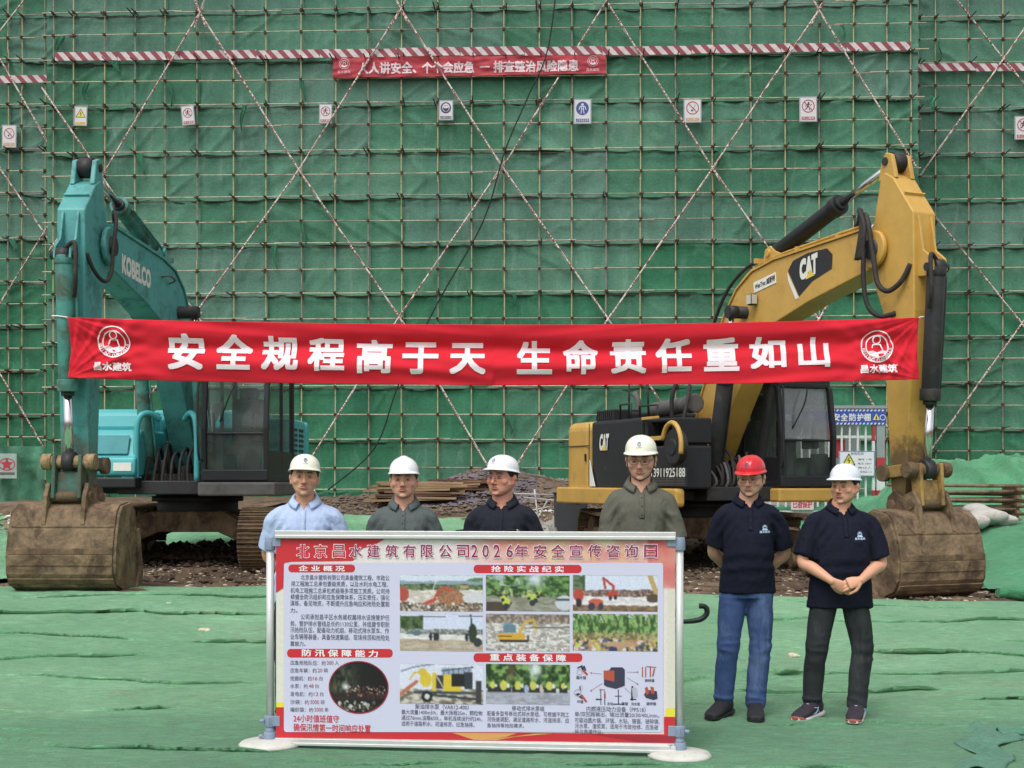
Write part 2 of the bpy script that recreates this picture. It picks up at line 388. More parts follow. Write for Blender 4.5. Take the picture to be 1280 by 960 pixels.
def net_height(P, folds=True, dy=None):
    x, y = P[:, 0], P[:, 1]
    Q = P.copy(); Q[:, 2] = 0
    near = .35+.65*sstep(8.2, 10.5, y);  h = .02+near*.05*fbm(Q*np.array([.55, 1.0, 1]), 1.3, 31, 4)+.012*fbm(Q*np.array([.6, 2.4, 1]), 4.5, 41, 3)+.004*fbm(Q*np.array([.7, 1.6, 1]), 16, 51, 2)
    r = 1-np.abs(vnoise(Q*np.array([.35, 1.5, 1])+.25*np.stack([fbm(Q, 1.5, 61), fbm(Q, 1.5, 71), 0*x], 1), 1.15, 81)); h += (.012+.026*near)*np.clip(r-.8, 0, 1)/.2*(.5+.5*vnoise(Q, .9, 91))
    if folds:
        for x0, x1, y0, y1, a, sd in FOLDS:
            m = (x > x0-.3) & (x < x1+.3)
            if not m.any(): continue
            t = np.clip((x[m]-x0)/(x1-x0), 0, 1); Qx = np.stack([x[m], np.full(m.sum(), sd), 0*x[m]], 1)
            yc = y0+(y1-y0)*t+.16*vnoise(Qx, .8, 7)+.05*vnoise(Qx, 2.7, 8)
            d = y[m]-yc; e = sstep(0, .14, t)*(1-sstep(.86, 1, t))*(.7+.5*vnoise(Qx, 1.7, 9))
            h[m] += 1.0*a*e*np.where(d < 0, 0, np.exp(-np.maximum(d, 0)/.2))
            if dy is not None: dy[m] -= 2.6*a*e*np.exp(-((d-.015)/.03)**2)
    return h
nx_ = uneven(-12, 12, [(-6.2, .09), (6.6, .027), (12, .09)])
ny_ = uneven(3, 15.6, [(6.6, .08), (9.5, .0115), (15.6, .02)])
X, Y = np.meshgrid(nx_, ny_); P = np.stack([X.ravel(), Y.ravel(), np.zeros(X.size)], 1)
edge = 15.25-.95*sstep(-1, 2.5, P[:, 0])+.10*vnoise(P*np.array([1, 0, 0]), 1.1, 3)+.04*vnoise(P*np.array([1, 0, 0]), 4, 4)
edge = np.where(P[:, 0] < -6.25, 99, edge)
dy = np.zeros(len(P)); h = net_height(P, True, dy); h[h < .006] = .006; dy *= (P[:, 1] < 14.2)
e = edge-P[:, 1]
h = h*sstep(-.02, .25, e)+.02*np.exp(-((e-.06)/.05)**2)
P[:, 2] = zg(P[:, 0], P[:, 1])+h; P[:, 1] += dy
o = link('ground_netting', grid_mesh('ground_netting', P, len(nx_), len(ny_), NET1, mask=e > 0)); tag(o, kind='structure')
def net_sheet(name, xr, yr, st, mask, m, kind=None, label=None, cat=None, lift=.03, extra=None):
    a = uneven(*xr, [(xr[1], st)]); b_ = uneven(*yr, [(yr[1], st)])
    X, Y = np.meshgrid(a, b_); P = np.stack([X.ravel(), Y.ravel(), np.zeros(X.size)], 1)
    P[:, 2] = zg(P[:, 0], P[:, 1])+net_height(P, False)*1.5+lift
    if extra: P[:, 2] += extra(P)
    k = mask(P)
    o = link(name, grid_mesh(name, P, len(a), len(b_), m, mask=k)); return tag(o, label, cat, None, kind)
wob = lambda P, s: .25*vnoise(P*np.array([1, 1, 0]), .9, s)+.08*vnoise(P*np.array([1, 1, 0]), 3.5, s+1)
net_sheet('ground_netting', (-14, -6.1), (14.9, 24), .05, lambda P: (P[:, 0] < -6.35+wob(P, 3)), NET1, 'structure')
net_sheet('ground_netting', (-7.4, -.6), (22.2, 27.5), .06, lambda P: (P[:, 1] > 22.5+wob(P, 5)) & (P[:, 1] < 27+wob(P, 6)) & (P[:, 0] < -.9+wob(P, 8)), NET1, 'structure')
net_sheet('ground_netting', (.8, 3.4), (23, 27), .06, lambda P: (P[:, 1] > 23.3+wob(P, 5)) & (P[:, 1] < 26.5+wob(P, 6)), NET1, 'structure')
def rpeaks(P):
    r = 1-np.abs(vnoise(P*np.array([1.3, .5, 0]), 1.1, 15)); return sstep(20.5, 22.4, P[:, 1])*(1-sstep(24, 27, P[:, 1]))*(.28*sstep(.55, 1, r)+.05*fbm(P, 2.5, 19))
net_sheet('netting_mound', (5.4, 16), (15.0, 29), .05, lambda P: (P[:, 0] > 5.75+.5*wob(P, 3)) & (P[:, 1] > 15.7+wob(P, 4)*.6-.15*(P[:, 0] > 7)), NET2, None, 'earth mound under pale green dust netting at the far right, rising behind the pipe stack', 'netted mound', extra=rpeaks)
# rolled end of the netting on the bare strip at the right
b = B(); pts = []
for k in range(9): pts.append((5.55+.22*k, 14.62+.05*math.sin(k*1.3), zg1(5.55+.22*k, 14.62)+.09))
b.tube(pts, [.05, .1, .12, .1, .13, .11, .12], 14, 4)
o = b.build('netting_roll', NET2); tag(o, 'loose bunched roll of green netting on the bare earth right of the yellow digger bucket', 'netting')
# an overlapping torn flap at the lower right corner
NETD = netting_mat('old_netting', srgb(96, 154, 124), srgb(82, 140, 116), srgb(84, 120, 100))
def strip(name, c0, c1, w, m, lab):
    n = 70; k = 16; V = []
    a = np.array(c0); d = np.array(c1)-a; L = np.linalg.norm(d); d = d/L; nrm = np.array([-d[1], d[0]])
    for i in range(n):
        for j in range(k):
            t = i/(n-1); s_ = j/(k-1)-.5
            p = a+d*L*t+nrm*(w*s_*(1+.25*math.sin(t*9+1))+.05*math.sin(t*14)); V.append((p[0], p[1], s_))
    V = np.array(V); s_ = V[:, 2].copy(); V[:, 2] = 0
    zz = zg(V[:, 0], V[:, 1])+.05+.012*np.sin(s_*11+2*fbm(V, 3, 4))-.03*np.abs(s_)*2+.008*fbm(V, 6, 2)
    V[:, 2] = zz
    o = link(name, grid_mesh(name, V, k, n, m)); o.modifiers.new('s', 'SOLIDIFY').thickness = .004
    return tag(o, lab, 'netting')
strip('netting_fold', (2.55, 6.9), (3.02, 8.15), .26, NETD, 'blue-green doubled fold of netting running to the bottom edge at the lower right')
strip('netting_fold', (3.02, 7.95), (4.6, 7.85), .12, NETD, 'short fold of netting lying crosswise at the lower right corner')
# chips, clods and litter on the bare earth
def gb(x, y): return zg1(x, y)-.002+sum(h*math.exp(-((x-a)/c)**2-((y-b)/d)**2) for a, b, c, d, h in MNDS)
def rocks(name, n, region, sizes, m, flatz=.6, seed=1, kind='stuff', lift=0, zf=None):
    r = random.Random(seed); b = B(); c = 0; tries = 0
    while c < n and tries < n*8:
        tries += 1
        x = r.uniform(region[0], region[1]); y = r.uniform(region[2], region[3])
        if len(region) > 4 and not region[4](x, y): continue
        s = sizes[0]+(sizes[1]-sizes[0])*r.random()**3; c += 1
        z = gb(x, y)+s*.2+lift; a = r.uniform(0, 6.28); el = r.uniform(.5, 1.6)
        vs = []
        for (ux, uy, uz) in ((1, 0, 0), (0, 1, 0), (-1, 0, 0), (0, -1, 0), (.2, .1, 1), (0, 0, -.8)):
            ux *= el*r.uniform(.7, 1.2); uy *= r.uniform(.6, 1.1); uz *= flatz*r.uniform(.6, 1.2)
            vs.append((x+s*(ux*math.cos(a)-uy*math.sin(a)), y+s*(ux*math.sin(a)+uy*math.cos(a)), z+s*uz))
        b.add(vs, [(0, 1, 4), (1, 2, 4), (2, 3, 4), (3, 0, 4), (1, 0, 5), (2, 1, 5), (3, 2, 5), (0, 3, 5)])
    me = bpy.data.meshes.new(name); me.from_pydata(b.v, [], b.f); me.materials.append(m)
    return tag(link(name, me), kind=kind)
CH1 = mat('pale_chips', srgb(176, 162, 142), rough=.9, var=.35, scale=3); CH2 = mat('dark_clods', srgb(84, 70, 58), rough=.95, var=.4, scale=3)
CH3 = mat('white_litter', srgb(208, 204, 198), rough=.8, var=.2, scale=3); CH4 = mat('mauve_rubble', srgb(104, 94, 102), rough=.9, var=.35, scale=2)
bare = lambda x, y: y > 15.3-.95*float(sstep(-1, 2.5, np.array([x]))[0]) and -6.2 < x < 6.2
rocks('gravel', 2600, (-6.5, 6.5, 14.2, 22, bare), (.01, .05), CH1, .4, 2)
rocks('clods', 2600, (-6.5, 6.5, 14.2, 23, bare), (.015, .085), CH2, .7, 3)
rocks('clods', 700, (-6.4, -2.9, 20.2, 22.4), (.02, .12), CH2, .7, 13, lift=.03)
rocks('clods', 500, (1.2, 4.6, 20.4, 23), (.02, .12), CH2, .7, 14, lift=.03)
rocks('litter', 160, (-6.5, 6.5, 14.3, 22, bare), (.01, .05), CH3, .3, 4)
rocks('rubble', 4200, (-2.6, .6, 28.6, 32.0), (.02, .13), CH4, .5, 5, lift=.0, zf=lambda x, y: zg1(x, y))
rocks('rubble', 3000, (-4.5, 3.4, 27.6, 30.5), (.02, .10), mat('brown_rubble', srgb(104, 92, 80), rough=.9, var=.4, scale=2), .6, 26, lift=.02)
rocks('rubble', 3600, (-2.4, 3.4, 31, 35), (.02, .14), mat('grey_rubble', srgb(128, 120, 110), rough=.9, var=.35, scale=2), .6, 6, lift=.0, zf=lambda x, y: zg1(x, y)+.45*math.exp(-((x-.8)/2.2)**2))
rocks('litter', 190, (-.3, 1.5, 23.5, 28.5), (.02, .11), CH3, .5, 7, lift=.0, zf=lambda x, y: zg1(x, y)+.35*math.exp(-((x-.8)/.8)**2))
rocks('rubble', 260, (.15, 1.3, 22.6, 23.6), (.06, .2), mat('broken_concrete', srgb(150, 148, 140), rough=.9, var=.3, scale=4), .8, 17, lift=.0, zf=lambda x, y: zg1(x, y)+.32*math.exp(-((x-.6)/.5)**2))
rocks('litter', 260, (-8.9, -7.1, 21.2, 22.8), (.03, .13), CH3, .5, 8, lift=.05, zf=lambda x, y: zg1(x, y)+.15)
for i, (px, py, s, lab) in enumerate(((253, 797, .05, 'small cream stone lying on the green netting left of the notice board'), (991, 820, .045, 'small pale stone on the netting between the two standing men'), (210, 762, .02, 'tiny brown pebble on the netting below the turquoise digger'))):
    t = (EYE-.03)/(py-HZ)*F_PX; q = at(px, py, t); q.z = zg1(q.x, q.y)+.06
    for _ in range(4):
        t = (EYE-q.z)/(py-HZ)*F_PX; q = at(px, py, t); q.z = zg1(q.x, q.y)+max(.006, float(net_height(np.array([[q.x, q.y, 0.]]))[0]))
    b = B(); b.ell((0, 0, s*.22), (s*1.1, s*.8, s*.55), 9, 6); b.ell((s*.9, 0, s*.2), (s*.7, s*.6, s*.4), 7, 5)
    me = b.mesh('stone', mat('stone', srgb(205, 192, 168), rough=.9, var=.3, scale=30))
    for v in me.vertices: v.co += v.normal*random.uniform(-.25, .2)*s
    o = link('stone', me); o.location = q; tag(o, lab, 'stone', 'loose stones on the netting')
# ------------------------------------------------------------------ scaffolded building
def tube_mat(name, cols, n=1, rough=.6, zs=14, hard=False):
    m = bpy.data.materials.new(name); m.use_nodes = True; nn = m.node_tree.nodes; l = m.node_tree.links
    b = nn['Principled BSDF']; b.inputs['Roughness'].default_value = rough; b.inputs['Metallic'].default_value = .0
    tc = nn.new('ShaderNodeTexCoord'); oi = nn.new('ShaderNodeObjectInfo'); sp = nn.new('ShaderNodeSeparateXYZ'); l.new(tc.outputs['Object'], sp.inputs[0])
    mu = nn.new('ShaderNodeMath'); mu.operation = 'MULTIPLY_ADD'; l.new(oi.outputs['Random'], mu.inputs[0]); mu.inputs[1].default_value = 37; mu.inputs[2].default_value = 0
    ad = nn.new('ShaderNodeMath'); ad.operation = 'MULTIPLY_ADD'; l.new(sp.outputs['Z'], ad.inputs[0]); ad.inputs[1].default_value = zs; l.new(mu.outputs[0], ad.inputs[2])
    cb = nn.new('ShaderNodeCombineXYZ'); l.new(ad.outputs[0], cb.inputs['Z'])
    sx = nn.new('ShaderNodeMath'); sx.operation = 'MULTIPLY'; l.new(sp.outputs['X'], sx.inputs[0]); sx.inputs[1].default_value = .6; l.new(sx.outputs[0], cb.inputs['X'])
    nz = nn.new('ShaderNodeTexNoise'); nz.inputs['Scale'].default_value = 1; nz.inputs['Detail'].default_value = 1 if hard else 5; nz.inputs['Roughness'].default_value = .7; l.new(cb.outputs[0], nz.inputs['Vector'])
    cr = nn.new('ShaderNodeValToRGB'); l.new(nz.outputs[0], cr.inputs[0]); e = cr.color_ramp.elements
    k = len(cols)
    e[0].position = .3; e[0].color = (*cols[0], 1); e[1].position = .7; e[1].color = (*cols[-1], 1)
    for i in range(1, k-1): q = e.new(.3+.4*i/(k-1)); q.color = (*cols[i], 1)
    if hard: cr.color_ramp.interpolation = 'CONSTANT'
    l.new(cr.outputs[0], b.inputs['Base Color']); MATS[name] = m; return m
T_Y = tube_mat('pole_cream', [srgb(120, 100, 72), srgb(168, 156, 112), srgb(190, 182, 146), srgb(120, 104, 84)], zs=22)
T_G = tube_mat('pole_grey', [srgb(92, 76, 64), srgb(126, 118, 104), srgb(158, 152, 134), srgb(100, 76, 62)], zs=22)
T_W = tube_mat('ledger_mixed', [srgb(88, 70, 58), srgb(150, 142, 116), srgb(196, 190, 160), srgb(110, 96, 80)], zs=9)
T_D = tube_mat('stub_dark', [srgb(52, 42, 38), srgb(88, 74, 62)], zs=2)
T_R = tube_mat('brace_red_white', [srgb(120, 62, 58), srgb(196, 182, 172), srgb(222, 214, 204), srgb(128, 74, 66), srgb(206, 196, 186), srgb(140, 52, 52), srgb(226, 218, 208)], zs=10, hard=True)
def unit_tube(m, n=8):
    b = B(); b.cyl((0, 0, 0), (0, 0, 1), 1, n=n); me = b.mesh('tube', m); return me
UT = {k: unit_tube(m) for k, m in (('y', T_Y), ('g', T_G), ('w', T_W), ('d', T_D), ('r', T_R))}
def tube_obj(name, k, p0, p1, r, parent):
    p0 = Vector(p0); p1 = Vector(p1); d = p1-p0
    o = link(name, UT[k], parent); o.location = p0; o.rotation_mode = 'QUATERNION'; o.rotation_quaternion = d.to_track_quat('Z', 'Y'); o.scale = (r, r, d.length); return o
FAC = Plane(47.9, -.0404); WNG = Plane(50.6, -.0404)
SNET = []
for i, (a, b_, c) in enumerate((((80, 130, 105), (64, 112, 88), (102, 140, 120)), ((94, 139, 117), (76, 121, 101), (120, 150, 135)), ((62, 124, 93), (50, 107, 79), (86, 136, 110)), ((96, 134, 118), (79, 119, 103), (118, 144, 132)))):
    m = netting_mat('scaffold_netting_%s' % 'abcd'[i], srgb(*a), srgb(*b_), srgb(*c), .9, .8, 1.2); SNET.append(m)
    for n_ in m.node_tree.nodes:
        if n_.type == 'MAPPING':
            s_ = n_.inputs['Scale'].default_value
            n_.inputs['Scale'].default_value = (1.0, 1, .25) if s_[0] == 1 else ((1.6, 1, .3) if abs(s_[0]-.6) < .01 and abs(s_[1]-1) < .01 else (s_[0], 1, s_[1]*.3))
        if n_.type == 'BUMP': n_.inputs['Strength'].default_value = .4
GREYC = mat('bare_concrete', srgb(86, 88, 84), rough=.9, var=.3, scale=.4)
DARKC = mat('dark_interior', srgb(44, 50, 46), rough=.9, var=.3, scale=.4)
def net_panel(u0, u1, z0, z1, y, parent, seed, m):
    nx, nz = max(8, int((u1-u0)/.09)), 26
    U, Z = np.meshgrid(np.linspace(u0, u1, nx), np.linspace(z0, z1, nz)); U = U.ravel(); Z = Z.ravel()
    Q = np.stack([U, Z, np.full(U.size, seed*3.7)], 1)
    t = (Z-z0)/(z1-z0); s_ = (U-u0)/(u1-u0)
    y_ = y-.05*np.sin(np.pi*t)*(.6+.4*vnoise(Q, .6, 2))-.06*fbm(Q*np.array([1, .5, 1]), .9, 11)-.04*fbm(Q*np.array([2.2, .5, 1]), 2.0, 13)
    ph = seed*1.7; rd = 1-np.abs(vnoise(np.stack([U*.8+Z*math.sin(ph)*1.4, Z*.5-U*math.cos(ph)*.5, Q[:, 2]], 1), 1.2, 15))
    y_ -= .075*np.clip(rd-.75, 0, 1)/.25*(.4+.6*(vnoise(Q, .7, 5) > .1))
    sag = np.abs(np.sin((U+.2*seed)*math.pi/1.27))  # swags between the poles at the lower edge
    y_ -= .11*np.exp(-t/.1)*(.4+.6*sag)*(.7+.6*vnoise(Q, 1.3, 17))
    Z2 = Z-(.10*np.exp(-t/.12)*sag*(.6+.8*vnoise(np.stack([U, U*0, Q[:, 2]], 1), .9, 23)))
    V = np.stack([U, np.minimum(y_, y+.12), Z2], 1)
    return link('net_panel', grid_mesh('net_panel', V, nx, nz, m), parent)
def facade(pl, rows, cols, uL, uR, label, seed, main_first, back=1.1):
    """rows: heights of the ledgers, cols: u of the standards"""
    rd = random.Random(seed)
    root = pl.root('scaffolding', z=0, label=label[0], cat='scaffolding')
    ztop = rows[-1]+.6; zb = 0.9
    for i, u in enumerate(cols):
        z = zb; j = rd.uniform(-.02, .02)
        while z < ztop:
            z2 = min(z+rd.choice([4.5, 6, 6]), ztop+rd.uniform(0, .4))
            tube_obj('pole', 'y' if rd.random() < .62 else 'g', (u+j+rd.uniform(-.02, .02), rd.uniform(-.01, .01), z-.1), (u+j+rd.uniform(-.02, .02), 0, z2), .0225, root); z = z2
    for i, z in enumerate(rows):
        u = uL-.3
        while u < uR:
            u2 = min(u+rd.choice([3.8, 5.1, 6.0]), uR+rd.uniform(.1, .6)); dz = rd.uniform(-.03, .03)
            tube_obj('ledger', 'w' if rd.random() < .7 else 'g', (u-.12, -.055, z+dz), (u2+.12, -.055, z+dz+rd.uniform(-.03, .03)), .0215, root); u = u2
        if i % 2 == main_first and z > 1.6:      # decked lifts: second tube and the transoms that stick out
            tube_obj('guard_rail', 'd', (uL, .07, z-.13), (uR, .07, z-.1+rd.uniform(-.05, .05)), .018, root)
            for u in cols:
                L = rd.uniform(.35, .75); tube_obj('transom', 'd', (u+.06, .5, z-.04), (u+.06+rd.uniform(-.05, .05), -L, z-.02+rd.uniform(-.1, .06)), .022, root)
                if rd.random() < .12: tube_obj('transom', 'd', (u-.1, .5, z-.06), (u-.1, -L*1.1, z-.05), .026, root)
    cp = B()
    for u in cols:
        for z in rows:
            cp.box((u+rd.uniform(-.01, .01), -.035, z+rd.uniform(-.01, .02)), (.1, .13, .1), (rd.uniform(0, .3), rd.uniform(-.4, .4), 0))
            if rd.random() < .3: cp.box((u+rd.uniform(-.1, .1), -.04, z-.05), (.16, .05, .05), (0, rd.uniform(-1, 1), 0))
    tag(cp.build('couplers', mat('coupler_rust', srgb(74, 52, 44), rough=.8, var=.4, scale=8), root), kind='stuff')
    for _ in range(16 if uR-uL > 15 else 4):      # loose flaps of netting hanging in front of the tubes
        u = rd.choice(cols)+rd.uniform(.05, .9); z = rd.choice(rows[2:])-.05; w = rd.uniform(.12, .35); h = rd.uniform(.35, 1.0); V = []
        for j in range(10):
            for i in range(6): t = j/9; V.append((u+(i/5-.5)*w*(1-.75*t)+.08*math.sin(t*3+u), -.09-.05*math.sin(i*1.9+t*4), z-h*t))
        link('net_flap', grid_mesh('net_flap', np.array(V), 6, 10, SNET[2]), root)
    # net panels, one lift high and three or four bays wide
    lifts = [zb]+[z for i, z in enumerate(rows) if i % 2 == main_first]+[ztop]
    for a, (z0, z1) in enumerate(zip(lifts[:-1], lifts[1:])):
        i = 0
        cs = [uL-.25]+list(cols[1:-1])+[uR+.25]
        while i < len(cs)-1:
            k = min(i+rd.choice([2, 3, 4, 4]), len(cs)-1)
            if len(cs)-1-k < 2: k = len(cs)-1
            net_panel(cs[i]-.07, cs[k]+.07, z0-.04, z1+.03, .19+rd.uniform(0, .03)+.012*(i % 2), root, rd.random()*50, SNET[rd.choice([0, 1, 1, 3, 3, 0] if z0 > 9 else ([0, 0, 1, 2, 2, 3] if z0 > 5 else [2, 2, 2, 0]))]); i = k
    return root
def rowz(pl, px, pys): return sorted(pl.uz(px, p)[1] for p in pys)
RY = [9.5, 37.5, 70, 97, 127, 155, 187, 216, 244, 275, 303, 336.5, 365, 398, 427, 455, 482.5, 518, 549, 585, 612]
RC = rowz(FAC, 590, RY); RC += [RC[-1]+.88*k for k in (1, 2, 3, 4)]
CX = [67, 93, 131, 169, 207, 247, 292, 332, 376.5, 419, 460.6, 502.5, 547, 589, 630, 674, 715, 757.5, 801, 845, 890, 938, 981, 1024, 1067.5, 1109, 1138]
CC = [FAC.uz(p, 300)[0] for p in CX]
RYS = FAC.uz(590, 127)[1]
mf = [i for i, z in enumerate(RC) if abs(z-RYS) < .01][0] % 2
fac = facade(FAC, RC, CC, CC[0], CC[-1], ('central bay of netted scaffolding, cream tubes over green mesh with the long striped board',), 11, mf)
RW = [1.55+.89*k for k in range(24)]
lw = facade(WNG, RW, [WNG.uz(p, 300)[0] for p in (-110, -70, -28, 10, 27, 57)], WNG.uz(-150, 300)[0], WNG.uz(64, 300)[0], ('recessed left wing of netted scaffolding behind the turquoise digger arm',), 12, 1)
rw = facade(WNG, [z+.3 for z in RW], [WNG.uz(p, 300)[0] for p in (1148, 1169, 1211, 1253, 1296, 1338, 1380)], WNG.uz(1144, 300)[0], WNG.uz(1420, 300)[0], ('recessed right wing of netted scaffolding beyond the yellow digger arm',), 13, 0)
# concrete frame of the building behind the nets
br = FAC.root('building', label='unfinished concrete building wrapped behind the green scaffold nets', cat='building')
b = B(); b.box((0, 9.5, 11.5), (60, 8, 23.6)); b.build('wall', DARKC, br)
b = B()
for k in range(8): b.box((-1.3, 2.9, 1.2+2.95*k), (31.5, 3.4, .18))
b.build('floor_slab', GREYC, br)
# return sides of the projecting centre bay
for u, nm in ((CC[0]-.05, 'l'), (CC[-1]+.05, 'r')):
    V = []; n = 14; k = 60
    for j in range(k):
        for i in range(n): V.append((u+.03*math.sin(j*.9+i*.4), .2+2.7*i/(n-1), .9+21*j/(k-1)))
    link('net_panel', grid_mesh('net_panel', np.array(V), n, k, SNET[0]), fac)
# cross braces
ND = {0: (18, [-3, 252, 502, 757, 1022, 1290]), 1: (212, [130, 375, 628, 890, 1150]), 2: (398, [-3, 250, 502, 760, 1022, 1300]), 3: (592, [130, 390, 628, 886, 1150])}
rb = random.Random(3)
def brace(pl, root, a, b_, y=-.13, r=.034):
    ua, za = pl.uz(*a); ub, zb = pl.uz(*b_)
    p0 = Vector((ua, y, za)); p1 = Vector((ub, y, zb)); L = (p1-p0).length; d = (p1-p0)/L; t = -.25
    while t < L:
        t2 = min(t+rb.choice([2.6, 3.6, 4.2]), L+.35); q = rb.uniform(-.02, .02)
        tube_obj('brace', 'r', p0+d*t+Vector((q, q*.5, 0)), p0+d*(t2+.25)+Vector((-q, q*.4, 0)), r, root)
        if t2 > L: break
        t = t2-.3
for a, b_ in (((252, 18), (130, 222)), ((252, 18), (375, 214)), ((502, 14), (375, 214)), ((502, 14), (628, 210)), ((757, 3), (628, 210)), ((757, 3), (890, 212)), ((1022, 15), (890, 212)), ((1022, 15), (1134, 196)),
        ((375, 214), (247, 392)), ((375, 214), (500, 397)), ((628, 210), (500, 397)), ((628, 210), (760, 400)), ((890, 212), (760, 400)), ((890, 212), (1022, 400)), ((1134, 205), (1022, 400)), ((130, 222), (250, 398)), ((130, 222), (75, 300)), ((60, 118), (130, 222)),
        ((500, 397), (392, 570)), ((500, 397), (616, 592)), ((760, 400), (640, 592)), ((760, 400), (880, 590)), ((250, 398), (135, 585)), ((250, 398), (385, 600)), ((1022, 400), (900, 590)), ((1022, 400), (1140, 585)),
        ((240, -10), (252, 18)), ((270, -30), (252, 18)), ((490, -10), (502, 14)), ((515, -10), (502, 14)), ((1008, -10), (1022, 15)), ((1034, -10), (1022, 15))):
    brace(FAC, fac, a, b_, y=-.04 if (a[0], b_[0]) == (757, 628) else -.22)
for a, b_ in (((33, 0), (-60, 120)), ((-40, 0), (70, 195)), ((62, 283), (-20, 415)), ((-20, 430), (60, 566)), ((-60, 120), (62, 300))): brace(WNG, lw, a, b_)
for a, b_ in (((1186, -10), (1253, 75)), ((1310, -8), (1253, 75)), ((1253, 75), (1160, 205)), ((1253, 75), (1350, 190)), ((1160, 262), (1276, 405)), ((1276, 405), (1160, 566)), ((1276, 405), (1390, 250)), ((1276, 405), (1390, 566))): brace(WNG, rw, a, b_)
# hanging dark cable across the nets
p = [FAC.uz(*q) for q in ((693, 0), (672, 90), (652, 140), (632, 190), (618, 300), (590, 360), (530, 400), (500, 480), (470, 560), (440, 590), (400, 620))]
b = B(); b.tube([(u, -.3, max(z, 1.0)) for u, z in [FAC.uz(*q) for q in ((700, -60), (686, 60), (662, 120), (632, 190), (604, 280), (548, 380), (500, 480), (470, 560), (412, 612))]], .028, 5, 5)
ct = b.build('cable', mat('black_cable', srgb(30, 34, 32), rough=.6), None); ct.location = fac.location; ct.rotation_euler = fac.rotation_euler
tag(ct, 'long dark cable hanging diagonally down the green scaffold nets', 'cable')
# striped toe boards
def stripe_mat():
    m = bpy.data.materials.new('red_white_stripes'); m.use_nodes = True; n = m.node_tree.nodes; l = m.node_tree.links
    b = n['Principled BSDF']; b.inputs['Roughness'].default_value = .6
    tc = n.new('ShaderNodeTexCoord'); sp = n.new('ShaderNodeSeparateXYZ'); l.new(tc.outputs['Object'], sp.inputs[0])
    a = n.new('ShaderNodeMath'); a.operation = 'MULTIPLY_ADD'; l.new(sp.outputs['Z'], a.inputs[0]); a.inputs[1].default_value = .9; l.new(sp.outputs['X'], a.inputs[2])
    s_ = n.new('ShaderNodeMath'); s_.operation = 'MULTIPLY'; l.new(a.outputs[0], s_.inputs[0]); s_.inputs[1].default_value = 1/.46
    f = n.new('ShaderNodeMath'); f.operation = 'FRACT'; l.new(s_.outputs[0], f.inputs[0])
    g = n.new('ShaderNodeMath'); g.operation = 'GREATER_THAN'; l.new(f.outputs[0], g.inputs[0]); g.inputs[1].default_value = .5
    nz = n.new('ShaderNodeTexNoise'); nz.inputs['Scale'].default_value = 3; nz.inputs['Detail'].default_value = 6; l.new(tc.outputs['Object'], nz.inputs['Vector'])
    mr = n.new('ShaderNodeMapRange'); mr.inputs[1].default_value = .3; mr.inputs[2].default_value = .7; mr.inputs[3].default_value = .75; mr.inputs[4].default_value = 1.1; l.new(nz.outputs[0], mr.inputs[0])
    mx = n.new('ShaderNodeMix'); mx.data_type = 'RGBA'; l.new(g.outputs[0], mx.inputs[0]); mx.inputs[6].default_value = (*srgb(140, 62, 72), 1); mx.inputs[7].default_value = (*srgb(205, 195, 195), 1)
    v = n.new('ShaderNodeVectorMath'); v.operation = 'SCALE'; l.new(mx.outputs[2], v.inputs[0]); l.new(mr.outputs[0], v.inputs['Scale'])
    l.new(v.outputs[0], b.inputs['Base Color']); return m
STR = stripe_mat()
def toe(pl, root, p0, p1, hpx, sd):
    u0, z0 = pl.uz(*p0); u1, z1 = pl.uz(*p1); rr = random.Random(sd); u = u0
    hh = hpx/F_PX*pl.Y0
    while u < u1-.1:
        u2 = min(u+rr.choice([2.4, 2.9, 3.3]), u1); t = (u-u0)/(u1-u0); z = z0+(z1-z0)*t+rr.uniform(-.03, .03)
        b = B(); b.box(((u2-u)/2, 0, 0), (u2-u-.02, .03, hh)); o = b.build('toe_board', STR, root); o.location = (u, -.1, z); o.rotation_euler = (0, rr.uniform(-.008, .008), 0); u = u2
toe(FAC, fac, (70, 72), (1138, 59), 10.5, 1); toe(WNG, lw, (-150, 100), (65, 100), 9.5, 2); toe(WNG, rw, (1141, 86), (1420, 84), 9.5, 3)
# ------------------------------------------------------------------ the two excavators (local axes: x forward, y left, z up)
MUD = srgb(112, 92, 70); MUDL = srgb(138, 118, 92)
P_TEAL = mat('teal_paint', srgb(82, 156, 154), rough=.42, var=.12, scale=3, dirt=(srgb(60, 92, 86), .48, 3.4, .6), bump=.12, bscale=5, spec=.45)
P_TEALD = mat('teal_paint_worn', srgb(72, 138, 128), rough=.6, var=.2, scale=4, dirt=(srgb(72, 74, 58), .62, 2.2, .8), bump=.25, bscale=18)
P_TEALC = mat('teal_cover', srgb(78, 168, 172), rough=.4, var=.06, scale=2, dirt=(srgb(84, 110, 106), .2, 5, .5))
P_YEL = mat('yellow_paint', srgb(196, 156, 78), rough=.45, var=.1, scale=3, dirt=(srgb(120, 94, 52), .34, 2.6, .55), bump=.12, bscale=5, spec=.45)
P_TEALA = mat('teal_paint_arm', srgb(82, 156, 154), rough=.42, var=.12, scale=3, dirt=(srgb(60, 92, 86), .48, 3.4, .6), bump=.12, bscale=5, zmud=(srgb(98, 96, 76), 2.5, 1.0))
P_YELA = mat('yellow_paint_arm', srgb(196, 156, 78), rough=.45, var=.1, scale=3, dirt=(srgb(120, 94, 52), .34, 2.6, .55), bump=.12, bscale=5, zmud=(srgb(100, 82, 60), 2.5, 1.3))
P_YELD = mat('yellow_paint_worn', srgb(168, 136, 78), rough=.6, var=.2, scale=4, dirt=(srgb(98, 78, 54), .64, 2.0, .85), bump=.3, bscale=18)
